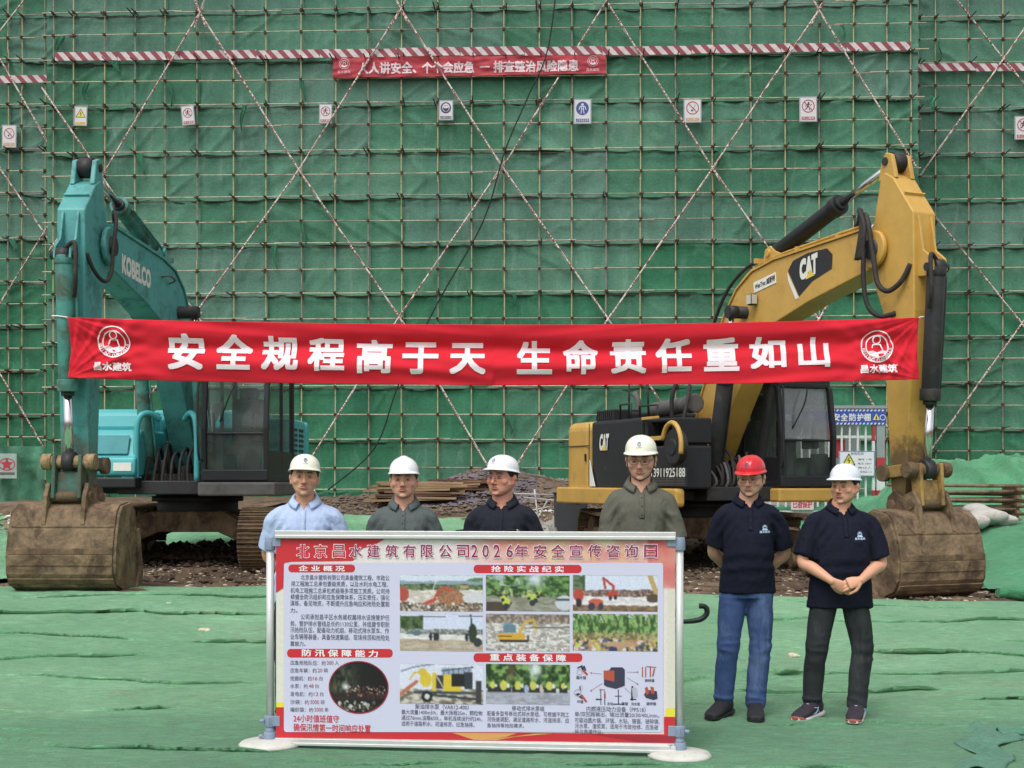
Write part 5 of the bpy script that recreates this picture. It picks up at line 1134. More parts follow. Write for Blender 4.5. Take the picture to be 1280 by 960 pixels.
bt('slogan', '24小时值班值守', 367, 894, 424, 902.5, I_RED, .012); bt('slogan', '确保汛情第一时间响应处置', 367, 906, 463.5, 914, I_RED, .012)
# pictures printed on the board
W_, H_ = 104, 48
c = Cv(W_, H_, (.80, .86, .95), 11); c.band(0, .24, (206, 220, 238)); c.el(.95, .26, .2, .2, (92, 128, 84), .08); c.band(.16, .26, (132, 158, 178)); c.tex(.24, .42, (58, 86, 52), (120, 140, 96), 16); c.tex(.4, 1, (196, 188, 176), (232, 224, 214), 10, .7, 2); c.tex(.74, 1, (84, 70, 58), (214, 204, 190), 22)
c.el(.58, .52, .14, .22, (150, 96, 70), .14); c.el(.62, .62, .17, .2, (168, 112, 78), .16); c.line([(.40, .72), (.46, .4), (.53, .32), (.6, .42)], .03, (206, 74, 50)); c.line([(.32, .76), (.42, .66)], .05, (200, 70, 52)); c.el(.04, .52, .07, .2, (186, 70, 58), .1); c.line([(.38, .5), (.45, .05)], .012, (220, 220, 220)); c.el(.88, .6, .13, .14, (206, 208, 214)); c.rect(.72, .28, .82, .36, (186, 150, 108)); c.dots(60, .1, .75, .95, 1, .03, ((60, 52, 46), (236, 230, 222), (150, 120, 96)))
mosaic('printed_photo', 500, 719.5, 603.5, 763.5, c.a, -.003)
c = Cv(W_, H_, (.8, .84, .9), 12); c.tex(0, .62, (40, 74, 34), (116, 164, 84), 12); c.put(np.exp(-((c.X-.58)/.1)**2-((c.Y-.1)/.2)**2), (206, 222, 236)); c.put(sstep(-.1, .3, c.n(5))*(c.X < .4)*(c.Y < .3)*.8, (196, 212, 224)); c.tex(.58, 1, (122, 124, 104), (160, 160, 146), 9, .5, 2); c.put(((c.X < .36-.3*(c.Y-.6)) & (c.Y > .72)), (76, 66, 54), .1); c.el(.93, .74, .11, .2, (196, 204, 214)); c.line([(.84, .66), (.99, .66)], .03, (70, 84, 96))
for x, y, s in ((.24, .72, .05), (.55, .62, .05), (.59, .58, .04), (.51, .55, .03), (.62, .5, .03), (.2, .6, .03)): c.el(x, y, s, s*2.2, (196, 216, 70)); c.el(x, y+s*2.6, s*.7, s*1.6, (50, 54, 60))
c.dots(50, .08, .4, .7, .58, .03, ((150, 190, 96), (60, 60, 50), (200, 180, 150)))
mosaic('printed_photo', 607.5, 719.5, 712, 763.5, c.a, -.003)
c = Cv(W_, H_, (.82, .86, .95), 13); c.tex(0, .55, (60, 84, 60), (104, 128, 92), 14, x1=.14); c.band(.4, .6, (120, 96, 88), j=.2); c.tex(.42, .6, (84, 62, 56), (178, 150, 140), 26); c.tex(.58, .9, (206, 200, 204), (236, 232, 236), 12, .6, 2); c.tex(.82, 1.1, (112, 84, 58), (150, 118, 86), 12); c.line([(.46, .55), (.48, .3), (.36, .08), (.38, .35)], .03, (188, 60, 44)); c.line([(.9, 0), (.98, .5)], .06, (196, 160, 88))
for x, y, s in ((.07, .55, .06), (.5, .5, .03), (.44, .52, .03)): c.el(x, y, s, s*3, (196, 66, 50)); c.el(x, y+s*3.4, s*.6, s*2, (50, 44, 56))
c.el(.27, .74, .09, .1, (214, 86, 56)); c.el(.22, .85, .04, .1, (56, 56, 84)); c.el(.33, .85, .03, .1, (56, 56, 84)); c.el(.94, .62, .08, .12, (88, 70, 58))
mosaic('printed_photo', 716, 719.5, 822, 763.5, c.a, -.003)
c = Cv(W_, H_, (.80, .84, .95), 14); c.tex(.05, .5, (40, 66, 36), (84, 112, 62), 14, x1=.28); c.tex(.4, .56, (96, 108, 96), (170, 174, 176), 22); c.tex(.54, .72, (206, 204, 204), (232, 230, 230), 14, .5, 2); c.tex(.68, 1.1, (168, 150, 126), (196, 182, 160), 12, .4, 3)
c.line([(.85, 0), (.86, .7)], .02, (50, 56, 52)); c.line([(.1, .08), (1, .05)], .008, (70, 74, 80)); c.line([(.15, .5), (.15, .1)], .01, (90, 90, 90))
for x in (.37, .42, .45, .8, .86): c.el(x, .6, .02, .11, (40, 46, 58))
c.el(.87, .5, .05, .25, (46, 58, 48)); c.el(.93, .74, .05, .12, (52, 58, 64)); c.el(.2, .52, .06, .06, (88, 110, 130))
mosaic('printed_photo', 500, 768, 603.5, 813, c.a, -.003)
c = Cv(W_, H_, (.7, .66, .62), 15); c.tex(-.1, .3, (110, 96, 84), (176, 160, 146), 18); c.tex(.25, 1.1, (150, 144, 140), (226, 222, 218), 16, .7, 2); c.dots(80, 0, .4, 1, 1, .02, ((110, 104, 98), (240, 238, 236)))
c.rect(.14, .52, .46, .68, (222, 168, 40)); c.el(.27, .36, .07, .13, (112, 146, 170)); c.rect(.21, .3, .36, .5, (96, 128, 150)); c.line([(.4, .5), (.46, .22), (.56, .14), (.6, .4)], .035, (214, 170, 60)); c.rect(.16, .68, .5, .76, (54, 48, 44)); c.line([(.5, .7), (.5, .6)], .03, (60, 50, 44)); c.line([(.55, .36), (1, .34)], .02, (110, 108, 106)); c.line([(.15, .6), (.3, .6)], .012, (60, 50, 40))
mosaic('printed_photo', 607.5, 768, 712, 813, c.a, -.003)
c = Cv(W_, H_, (.75, .82, .8), 16); c.tex(-.1, .56, (52, 92, 40), (142, 184, 104), 13, 1.6, .8); c.put((c.n(7) > .25)*(c.Y < .2)*.8, (206, 220, 226))
for x in (.2, .34, .5, .62, .75, .9): c.line([(x, .55), (x+.03, .2), (x-.02, 0)], .012, (66, 70, 46))
c.tex(.5, .72, (110, 96, 62), (176, 172, 110), 20); c.tex(.68, 1.1, (176, 130, 92), (196, 160, 118), 12); c.dots(90, 0, .68, 1, .98, .05, ((196, 206, 70), (214, 208, 212), (84, 90, 120), (226, 190, 160), (70, 76, 54))); c.el(.47, .95, .05, .1, (52, 60, 110)); c.el(.55, .8, .2, .07, (190, 150, 110))
mosaic('printed_photo', 716, 768, 822, 813, c.a, -.003)
c = Cv(W_, H_, (.84, .86, .95), 17); c.tex(.62, 1.1, (110, 100, 84), (206, 198, 186), 12, .6, 1.6); c.put(np.clip(c.n(5), 0, 1)*(c.Y < .6), (206, 208, 228)); c.rect(.5, .08, .86, .55, (150, 166, 190))
for k in range(6): c.line([(.52+.06*k, .12), (.52+.06*k, .5)], .01, (70, 84, 110))
c.line([(.5, .16), (.87, .06)], .015, (60, 80, 110)); c.line([(.02, .18), (.16, .08), (.4, 0)], .02, (120, 140, 170)); c.el(.31, .38, .07, .19, (228, 196, 40)); c.el(.27, .2, .05, .09, (222, 188, 40)); c.line([(.12, .38), (.17, .22), (.26, .2)], .025, (214, 190, 70)); c.rect(.385, .2, .43, .66, (226, 194, 44)); c.rect(.43, .28, .53, .6, (60, 56, 54)); c.line([(.44, .3), (.52, .58)], .015, (200, 200, 200)); c.rect(.52, .25, .62, .66, (228, 196, 40)); c.rect(.6, .55, .73, .67, (226, 192, 40)); c.rect(.62, .22, .77, .55, (34, 34, 36)); c.rect(.77, .18, .87, .6, (50, 54, 62)); c.line([(.01, .74), (.2, .44)], .045, (196, 104, 74))
c.rect(.16, .66, .97, .72, (60, 72, 84)); c.line([(.28, .74), (.95, .86)], .03, (54, 62, 74)); c.el(.325, .8, .065, .14, (34, 34, 38)); c.el(.325, .8, .032, .07, (206, 206, 210)); c.rect(.9, .4, .97, .95, (62, 60, 62))
mosaic('printed_photo', 500, 831, 604, 879, c.a, -.003)
c = Cv(W_, H_, (.8, .84, .8), 18); c.tex(-.1, .6, (30, 56, 26), (124, 168, 84), 11); c.put(np.exp(-((c.X-.58)/.07)**2-((c.Y-.12)/.2)**2), (214, 228, 236)); c.put(np.exp(-((c.X-.3)/.04)**2-((c.Y-.18)/.25)**2)*.7, (106, 66, 56)); c.tex(.66, 1.1, (146, 148, 166), (176, 178, 194), 16, .4, 2)
for x, s in ((.08, .04), (.21, .055), (.38, .05), (.56, .05), (.75, .05), (.91, .035)): c.rect(x-s*1.4, .56, x+s*1.6, .68, (44, 46, 50)); c.el(x, .52, s*.8, s*2.2, (206, 204, 76)); c.el(x+s, .53, s*.3, s, (220, 224, 230))
c.el(.48, .6, .03, .1, (150, 176, 214)); c.el(.65, .58, .02, .1, (206, 176, 176))
mosaic('printed_photo', 607.5, 831, 712.5, 879.5, c.a, -.003)
c = Cv(80, 70, (.1, .09, .1), 19); c.put(np.exp(-((c.X-.22)/.22)**2-((c.Y-.4)/.32)**2)*np.clip(.7+1.3*c.n(9, 2, 1), 0, 1), (104, 120, 84)); c.put(np.exp(-((c.X-.28)/.05)**2-((c.Y-.49)/.05)**2), (220, 226, 246)); c.tex(.6, .72, (60, 40, 38), (44, 30, 32), 20)
c.dots(70, .3, .46, .95, .66, .012, ((214, 180, 160), (150, 60, 56), (190, 150, 140))); c.dots(90, .15, .78, .85, .95, .03, ((150, 146, 130), (90, 90, 70), (196, 196, 190), (40, 38, 36)))
p = Print(); a = q(411, 891.5); e = q(486, 826.5); p.ring((a[0]+e[0])/2, (a[1]+e[1])/2, (e[0]-a[0])/2, (e[1]-a[1])/2, .006, 48, -.0034); 
mosaic('printed_photo', 411.5, 827, 485.5, 891, c.a, -.003, ell=True)
def keepy(v): v = v.copy(); v[:, 1] = -.0036; return v
p.build('picture_ring', I_DRED, bdr, keepy)
# equipment diagram
def PP(pts): return [q(*p) for p in pts]
p = Print(); p.poly(PP([(755, 843), (755, 856), (758, 858), (770, 861), (781, 857), (781, 837), (778, 834), (764, 834), (762, 837)])); p.poly(PP([(719, 868), (723, 866), (729, 869), (728, 874)])); p.poly(PP([(726, 834), (731, 832), (733, 838), (728, 839)])); p.poly(PP([(805, 868), (809, 862), (821, 864), (822, 873), (817, 875), (807, 872)]))
for a, e, w in (((773, 862), (773, 880), .005), ((790.5, 858), (790, 875), .011), ((767, 880), (780, 880), .006), ((769, 870), (777, 870), .004), ((751, 861), (751, 881), .004), ((756, 864), (756, 881), .005), ((745, 874), (752, 874), .007), ((722, 835), (728, 832), .008), ((788, 874), (795, 874), .006), ((725, 858), (726, 868), .006)): p.line(PP([a, e]), w)
tag(p.build('printed_diagram', I_NAVY, bdr, keepy), kind='stuff')
p = Print(); p.poly(PP([(754.5, 838), (768, 838), (768, 852), (754.5, 849)])); 
for a, e, w in (((803, 834), (803, 846), .006), ((807, 834), (807, 846), .006), ((813, 833), (813, 846), .007), ((808, 833), (820, 834), .005), ((818, 836), (816, 845), .008), ((729, 838), (734, 843), .012), ((727, 869), (733, 877), .012), ((749, 862), (756, 862), .004), ((756, 867), (756, 872), .01)): p.line(PP([a, e]), w)
p.poly(PP([(806, 860), (809, 858), (812, 866), (808, 869)])); p.poly(PP([(813, 858), (817, 859), (818, 867), (814, 867)]))
tag(p.build('printed_diagram', ink('brick', (176, 84, 66)), bdr, lambda v: keepy(v)-np.array([0, .0004, 0])), kind='stuff')
p = Print()
for cx, cy, r in ((724.5, 840, 4), (722, 866, 5)): u, z = q(cx, cy); p.ring(u, z, r*.0045, r*.0045, .006, 18)
u, z = q(726, 860); p.ring(u, z, .012, .016, .003, 14)
p.poly(PP([(790, 860), (796, 859), (797, 870), (791, 872)]))
tag(p.build('printed_diagram', ink('silver', (178, 180, 192)), bdr, lambda v: keepy(v)-np.array([0, .0002, 0])), kind='stuff')
p = Print()
for a, e in (((752, 842.5), (739, 841)), ((753, 854), (739, 863)), ((784, 840), (797, 840)), ((784, 847), (797, 855)), ((781, 860), (791, 869))):
    p.line(PP([a, e]), .0022); u, z = q(*e); p.poly(circ(u, z, .005, n=8))
tag(p.build('printed_arrows', ink('arrow', (150, 110, 130)), bdr, keepy), kind='stuff')
for s, x0, x1, y in (('圆片锯', 720.5, 732.5, 847), ('环锯', 721.5, 729, 877), ('水钻', 759, 766.5, 879.5), ('链锯', 777, 785, 879.5), ('污水泵', 789, 800, 880), ('破碎镐', 806, 818, 850.5), ('破碎镐', 808, 820, 879.5)): bt('caption', s, x0, y-2, x1, y+2, I_NAVY, .01)
for s, x0, x1, y in (('柴油排水泵（VAR12-400）', 519, 586, 883.5), ('移动式排水泵组', 640, 680.5, 885.5), ('内燃液压动力设备（PP518）', 733, 807, 886.5)): bt('caption', s, x0, y-2.8, x1, y+2.8, bold=.006)
for s, x0, x1, y in (('最大流量1400m3/h，最大扬程25m，颗粒物', 502, 603, 890.7), ('通过76mm,油箱650L，单机连续运行约24h，', 502, 603, 897.8), ('适用于道路积水、河道排涝、应急抽排。', 502, 593, 905), ('配备多型号移动式排水泵组，可根据不同工', 609, 711.5, 892.5), ('况快速调配，满足道路积水、河道排涝、应', 609, 711.5, 899.8), ('急抽排等抢险需求。', 609, 655, 906.8),
        ('单/双回路输出，输出流量20/30/40L/min。', 718.5, 824, 893.3), ('可驱动圆片锯、环锯、水钻、镐锯、破碎镐、', 718.5, 825, 901), ('污水泵、渣浆泵，适用于市政抢修、应急破', 718.5, 823, 908.2), ('拆与救援作业。', 718.5, 754, 914.3)): bt('text_line', s, x0, y-2.2, x1, y+2.2, bold=.004)
# ------------------------------------------------------------------ things behind
def stack(name, label, x0, x1, Y, zb, layers, rows, m, cat, th=.035, w=.16, seed=1, gap=.01):
    r = random.Random(seed); root = empty(name, ((x0+x1)/2, Y, zb), r.uniform(-.05, .05), label, cat); L = x1-x0
    ms = []
    for k in range(4):
        b = B(); b.box((0, 0, 0), (L*(1-.07*k), w*.92, th)); ms.append(b.mesh('plank', m[k % len(m)]))
    for j in range(layers):
        for i in range(rows):
            if j == layers-1 and r.random() < .3: continue
            o = link('plank', ms[r.randrange(4)], root); o.location = (r.uniform(-.12, .12)*L, (i-(rows-1)/2)*w, (j+.5)*(th+gap)+.02); o.rotation_euler = (r.uniform(-.02, .02), r.uniform(-.03, .03), r.uniform(-.06, .06))
    return root
WD = [mat('old_plank_a', srgb(152, 126, 96), rough=.85, var=.3, scale=5, stretch=(.3, 2, 2)), mat('old_plank_b', srgb(124, 100, 78), rough=.85, var=.3, scale=5, stretch=(.3, 2, 2)), mat('old_plank_c', srgb(100, 72, 58), rough=.85, var=.3, scale=5, stretch=(.3, 2, 2))]
stack('plank_stack', 'stack of weathered planks behind the man in the plain white helmet', -3.15, -1.2, 29.0, zg1(-2, 29)+.18, 8, 4, WD, 'planks', .045, seed=2)
stack('plank_stack', 'lower heap of reddish boards left of the man with the zip-pocket shirt', -2.0, -.5, 29.6, zg1(-1.4, 29)+.42, 5, 4, [WD[2], WD[1], WD[2], WD[0]], 'planks', .04, seed=5)
stack('plank_stack', 'small pile of old timber beyond the left track of the turquoise digger', -3.9, -3.3, 21.0, zg1(-3.6, 21)+.05, 6, 3, WD[::-1], 'planks', .07, seed=7)
b = B(); x0, x1 = .76, 1.34; b.box(((x0+x1)/2, 23, .98), (x1-x0, .5, .74)); cab_ = b.build('steel_box', mat('dark_steel_box', srgb(62, 66, 70), rough=.6, var=.15, scale=3, dirt=(srgb(90, 86, 80), .3, 5, .5)), None, .015)
tag(cab_, 'dark grey steel box left of the yellow excavator, behind the notice board', 'box')
b = B(); b.box((1.16, 22.742, 1.2), (.05, .012, .04)); b.build('latch', P_BLK, cab_); b = B(); b.box((1.05, 23, 1.36), (.62, .54, .03)); b.build('lid', P_BLK2, cab_, .006)
HWH0 = mat('dull_white', srgb(176, 174, 168), rough=.7, var=.2)
for i, (p0, p1) in enumerate((((640, 617), (695, 619)), ((650, 641), (690, 633)), ((668, 612), (674, 660)), ((655, 622), (700, 626)), ((684, 626), (668, 655)))):
    a = at(*p0, 24.5+.1*i); e = at(*p1, 24.7-.1*i); b = B(); b.cyl(a, e, .016, n=8); o = b.build('scrap_pipe', HWH0); tag(o, ('long level white pipe across the rubble behind the black-shirted man', 'lower sloping white pipe in the rubble left of the steel box', 'upright pale pipe stuck in the rubble behind the black-shirted man', 'white pipe just below the topmost level one in the rubble', 'short slanting pale pipe in the rubble near the steel box')[i], 'pipe', 'scrap pipes in the rubble')
# screen of netting and poster at the far left
V = []; n, k = 60, 30
for j in range(k):
    for i in range(n):
        x = -10.9+1.95*i/(n-1)+.0; z = 1.05+1.2*j/(k-1)-.0*i; V.append((x, 24.6+.06*math.sin(i*.5+j*.05)+.05*math.sin(i*.21+j*.3), z*(1 if j < k-1 else 1)))
V = np.array(V); V[:, 1] += .08*fbm(V, 2.5, 3)
o = link('netting_screen', grid_mesh('netting_screen', V, n, k, MATS['scaffold_netting_a'])); tag(o, 'low green netting screen behind the bucket at the far left edge', 'netting')
pr = empty('poster', (-9.96, 24.35, 0), 0, 'faded poster with a red star shape on the netting screen at the far left edge', 'poster')
a = at(-6, 598, 24.35); e = at(21, 567, 24.35); b = B(); b.box(((a.x+e.x)/2+9.96, 0, (a.z+e.z)/2), (e.x-a.x, .02, e.z-a.z)); b.build('sheet', mat('faded_poster', srgb(150, 166, 160), rough=.7, var=.2, scale=4), pr)
cx, cz = (a.x+e.x)/2+9.96+.02, (a.z+e.z)/2+.03
p = Print(); p.poly([(cx+(.13 if k % 2 == 0 else .06)*math.cos(R(90+36*k)), cz+(.13 if k % 2 == 0 else .06)*math.sin(R(90+36*k))) for k in range(10)], -.013); p.ring(cx, cz, .16, .12, .02, 24, -.013); p.build('star_print', SR, pr)
p = Print(); p.poly([(cx-.17, cz-.2), (cx+.15, cz-.2), (cx+.15, cz-.15), (cx-.17, cz-.15)], -.013); p.build('text_bar', P_GRY, pr)
lb = B()
for k in range(16):
    r = random.Random(k); x = r.uniform(-9.1, -7.1); y = r.uniform(21.2, 22.4); z = zg1(x, y)+.18; a_ = r.uniform(0, 3); lb.box((x, y, z+.05*r.random()), (r.uniform(.3, .8), .05, .02), (r.uniform(-.2, .2), r.uniform(-.25, .25), a_))
tag(lb.build('broken_laths', WD[1]), kind='stuff')
# safety shed at the right
SHP = Plane(25.5, 0.0)
sh = SHP.root('safety_shed', label='white-barred safety shed with a blue sign, behind the yellow excavator cab', cat='shed')
def s2(px, py): return SHP.uz(px, py)
HB = mat('hut_blue', srgb(54, 78, 160), rough=.5, var=.06); HWH = mat('hut_white', srgb(206, 208, 208), rough=.5, var=.08, scale=6); HG = mat('hut_grey', srgb(140, 146, 146), rough=.6, var=.1)
a = s2(958, 531); e = s2(1106, 512); b = B(); b.box(((a[0]+e[0])/2, -.05, (a[1]+e[1])/2), (e[0]-a[0], .05, e[1]-a[1])); bsn = b.build('sign_panel', HB, sh)
for zz in (a[1]+.02, e[1]-.02):
    b = B(); k = a[0]+.02
    while k < e[0]-.06: b.prism([(k, zz-.018), (k+.035, zz-.018), (k+.055, zz+.018), (k+.02, zz+.018)], -.08, -.076); k += .075
    tag(b.build('edge_stripes', HWH, bsn), kind='stuff')
for s, p0, p1 in (('配', 963, 973), ('电', 978, 988), ('设', 992, 1002), ('备', 1007, 1017), ('安', 1039, 1048.5), ('全', 1049.5, 1058.5), ('防', 1060, 1069), ('护', 1070, 1078), ('棚', 1078.5, 1087)):
    u0, z0 = s2(p0, 526.5); u1, z1 = s2(p1, 517); lettering('character', s, (u0, z0, u1, z1), -.08, HWH, bsn, bold=.03)
u, z = s2(1094, 522); flat('warning_triangle', [(u-.07, z-.05), (u+.07, z-.05), (u, z+.08)], -.08, SY, bsn); flat('pictogram', [(u-.02, z-.035), (u+.02, z-.035), (u, z+.045)], -.083, P_BLK2, bsn)
p = Print(); u, z = s2(1102, 522); p.ring(u, z, .06, .06, .015, 20, -.08); p.build('round_mark', HWH, bsn)
zb_ = zg1(6.6, 25.5); 
for px in list(range(962, 1103, 10)):
    u0, z1 = s2(px, 533); b = B(); b.box((u0, 0, (z1+zb_)/2), (.035, .035, z1-zb_)); b.build('bar', HWH, sh)
for zz in (s2(0, 546)[1], s2(0, 640)[1]): b = B(); b.box(((a[0]+e[0])/2, .03, zz), (e[0]-a[0], .03, .05)); b.build('rail', HWH, sh)
for px, w in ((1036, .06), (1100, .16), (1091, .05)):
    u0, z1 = s2(px, 531)
    for k in range(5):
        b = B(); h = (z1-zb_)/5; b.box((u0, -.03, zb_+h*(k+.5)), (w, .06, h)); b.build('post', (HG if px == 1100 and k > 2 else (HWH if k % 2 else SR)), sh)
b = B(); u0, z0 = s2(1042, 572); u1, z1 = s2(1058, 549); b.box(((u0+u1)/2, .15, (z0+z1)/2), (u1-u0, .12, z1-z0)); b.build('red_cabinet', SR, sh, .01)
b = B(); b.box(((a[0]+e[0])/2, .9, (e[1]+.05)), (e[0]-a[0]+.2, 1.9, .06)); b.build('roof', HG, sh)
b = B(); b.box(((a[0]+e[0])/2, 1.8, (e[1]+zb_)/2), (e[0]-a[0], .04, e[1]-zb_)); b.build('rear_panel', HWH, sh)
u0, z0 = s2(1047.5, 595.5); u1, z1 = s2(1092, 564); b = B(); b.box(((u0+u1)/2, -.08, (z0+z1)/2), (u1-u0, .02, z1-z0)); ws_ = b.build('warning_board', mat('warning_board_white', srgb(214, 216, 222), rough=.5, var=.05), sh)
p = Print(); p.line([(u0+.01, z0+.01), (u1-.01, z0+.01), (u1-.01, z1-.01), (u0+.01, z1-.01)], .012, -.092, True); p.build('border', SB, ws_)
u, z = s2(1059.5, 575); flat('warning_triangle', [(u-.12, z-.1), (u+.12, z-.1), (u, z+.12)], -.092, SY, ws_); p = Print(); p.line([(u-.12, z-.1), (u+.12, z-.1), (u, z+.12)], .018, -.094, True); p.line([(u+.01, z+.05), (u-.025, z-.01), (u+.02, z-.01), (u-.005, z-.07)], .016, -.094); p.build('pictogram', P_BLK2, ws_)
lettering('lettering', '有电危险', (*s2(1062, 569), *s2(1078, 565.5)), -.092, P_BLK2, ws_)
for k, s in enumerate(('编号 1 级', '电压 380V', '责任人', '联系电话 110')): z_ = 573+5.2*k; lettering('lettering', s, (*s2(1071, z_+2.6), *s2(1088, z_)), -.092, P_GRY, ws_)
u0, z0 = s2(988, 637); u1, z1 = s2(1016, 623); b = B(); b.box(((u0+u1)/2, -.06, (z0+z1)/2), (u1-u0, .02, z1-z0)); ps = b.build('pink_sign', mat('pink_sign', srgb(222, 196, 204), rough=.5, var=.04), sh); lettering('lettering', '已验保护', (*s2(990, 635), *s2(1014, 625)), -.073, SR, ps, bold=.02)
# pipe stack and sacks at the right
rk = empty('pipe_stack', (7.1, 19.6, zg1(7.1, 19.6)+.1), .0, 'stack of rusty steel pipes in front of the netted mound at the right', 'pipes')
rr_ = random.Random(4); PM = mat('rusty_pipe', srgb(122, 106, 84), rough=.75, var=.35, scale=8, dirt=(srgb(84, 58, 46), .5, 5, .7))
for j in range(5):
    for i in range(4):
        b = B(); L = rr_.uniform(2.0, 2.3); x = rr_.uniform(-.08, .12); zt = .12+.115*j; b.cyl((x-L/2, 0, 0), (x+L/2-.25, 0, rr_.uniform(-.04, .03)), .024, n=8); o = b.build('pipe', PM, rk); o.location = (-.15, -.2+.12*i, zt)
    for x in (-.7, .55): b = B(); b.box((x, 0, .06+.115*j), (.07, .6, .045)); b.build('batten', WD[1], rk)
SK_ = mat('white_sack', srgb(186, 182, 176), rough=.8, var=.15, scale=5, dirt=(srgb(140, 130, 116), .4, 4, .6), bump=.4, bscale=12)
for i, (px, py, w, lab) in enumerate(((1216, 652, .26, 'crumpled white sack under the left end of the pipe stack'), (1234, 645, .3, 'flat whitish sack directly under the middle of the pipe stack'), (1247, 648, .3, 'rightmost white sack, with a red print, below the pipe stack'), (1222, 640, .24, 'grey-white sack wedged highest beneath the pipes'))):
    Y_ = 18.6+.12*i; c_ = at(px, py, Y_); b = B(); b.ell((0, 0, 0), (w, .2, .11), 22, 12); me = b.mesh('sack', SK_)
    a_ = np.array([v.co[:] for v in me.vertices]); dz = fbm(a_, 6, i*3+2)*.06+fbm(a_, 14, i+9)*.02
    for v, d_ in zip(me.vertices, dz): v.co += v.normal*float(d_)
    for pl_ in me.polygons: pl_.use_smooth = True
    o = link('sack', me); o.location = (c_.x, Y_, max(c_.z, zg1(c_.x, Y_)+.07)); o.rotation_euler = (0, R(-8+7*i), 0); tag(o, lab, 'sack', 'sacks below the pipe stack')
# closed umbrella held behind the board
um = empty('umbrella', (0, 0, 0), 0, 'black folded umbrella whose hooked handle pokes out behind the notice board', 'umbrella')
BKR = mat('umbrella_black', srgb(26, 28, 28), rough=.45, var=.1); hy = 7.72
A_ = lambda px, py: at(px, py, hy)
b = B(); b.tube([A_(842, 777), A_(856, 777), A_(868, 776), A_(877, 773.5), A_(883, 768), A_(883.5, 761.5), A_(880, 758), A_(874, 757.5)], [.012, .014, .0165, .0165, .0165, .0165, .0165], 12, 6); b.build('handle', BKR, um)
b = B(); b.cyl(A_(760, 781), A_(844, 777), .006); b.build('shaft', P_CHR, um)
b = B(); b.tube([A_(700, 784), A_(760, 781), A_(820, 778), A_(838, 777.3)], [.012, .035, .045, .02], 14, 4)
me = b.mesh('canopy', BKR); link('canopy', me, um)
b = B(); b.tube([A_(838, 760), A_(846, 766), A_(848, 778), A_(845, 790)], [.01, .02, .016, .006], 8, 4); b.build('canopy_strap', BKR, um)
# ------------------------------------------------------------------ people
from mathutils.bvhtree import BVHTree
from mathutils import Euler
def arrs(me):
    v = np.empty(len(me.vertices)*3, np.float32); me.vertices.foreach_get('co', v)
    lt = np.empty(len(me.loops), np.int32); me.loops.foreach_get('vertex_index', lt)
    ls = np.empty(len(me.polygons), np.int32); me.polygons.foreach_get('loop_start', ls); ln = np.empty(len(me.polygons), np.int32); me.polygons.foreach_get('loop_total', ln)
    return v.reshape(-1, 3).astype(float), lt, ls, ln
def remesh(b, voxel, smooth=4, fac=.6):
    me = bpy.data.meshes.new('tmp'); me.from_pydata(b.v, [], b.f)
    bm = bmesh.new(); bm.from_mesh(me); bmesh.ops.remove_doubles(bm, verts=bm.verts, dist=1e-6); bmesh.ops.recalc_face_normals(bm, faces=bm.faces); bm.to_mesh(me); bm.free()
    o = bpy.data.objects.new('tmp', me); COL.objects.link(o)
    m = o.modifiers.new('r', 'REMESH'); m.mode = 'VOXEL'; m.voxel_size = voxel
    s = o.modifiers.new('s', 'SMOOTH'); s.iterations = smooth; s.factor = fac
    dg = bpy.context.evaluated_depsgraph_get(); m2 = bpy.data.meshes.new_from_object(o.evaluated_get(dg), depsgraph=dg)
    bpy.data.objects.remove(o); bpy.data.meshes.remove(me)
    a = arrs(m2); n = np.empty(len(m2.vertices)*3, np.float32); m2.vertices.foreach_get('normal', n); n = n.reshape(-1, 3).astype(float); bpy.data.meshes.remove(m2)
    return a, n
def mk(name, parts, m, parent, cols=None):
    me = bpy.data.meshes.new(name); V = []; LT = []; LS = []; LN = []; vo = 0; lo = 0
    for v, lt, ls, ln in parts: V.append(v); LT.append(lt+vo); LS.append(ls+lo); LN.append(ln); vo += len(v); lo += len(lt)
    V = np.concatenate(V); LT = np.concatenate(LT); LS = np.concatenate(LS); LN = np.concatenate(LN)
    me.vertices.add(len(V)); me.vertices.foreach_set('co', V.astype(np.float32).ravel()); me.loops.add(len(LT)); me.loops.foreach_set('vertex_index', LT.astype(np.int32))
    me.polygons.add(len(LS)); me.polygons.foreach_set('loop_start', LS.astype(np.int32)); me.polygons.foreach_set('loop_total', LN.astype(np.int32)); me.update(calc_edges=True)
    me.polygons.foreach_set('use_smooth', np.ones(len(LS), bool))
    if cols is not None:
        ca = me.color_attributes.new('col', 'FLOAT_COLOR', 'POINT'); c4 = np.ones((len(V), 4), np.float32); c4[:, :3] = cols; ca.data.foreach_set('color', c4.ravel())
    me.materials.append(m); return link(name, me, parent)
def limb(b, pts, radii, n=14, sub=4, flat=1.0):
    """tapering closed limb along a smooth path"""
    P = spline([Vector(p) for p in pts], sub); m = len(P); rs = []; prev = None
    for i, p in enumerate(P):
        t = (P[min(i+1, m-1)]-P[max(i-1, 0)]).normalized()
        if prev is None:
            x = t.cross(Vector((0, 1, 0)));  x = x.normalized() if x.length > .2 else t.cross(Vector((1, 0, 0))).normalized()
        else: x = (prev-t*prev.dot(t)).normalized()
        prev = x; y = t.cross(x); u = i/(m-1)*(len(radii)-1); k = min(int(u), len(radii)-2); w = u-k; w = w*w*(3-2*w)
        r = radii[k]*(1-w)+radii[k+1]*w; rs.append([p+x*r*math.cos(2*math.pi*a/n)+y*r*flat*math.sin(2*math.pi*a/n) for a in range(n)])
    b.rings(rs); b.ell(P[0], (radii[0],)*3, 10, 6); b.ell(P[-1], (radii[-1],)*3, 10, 6)
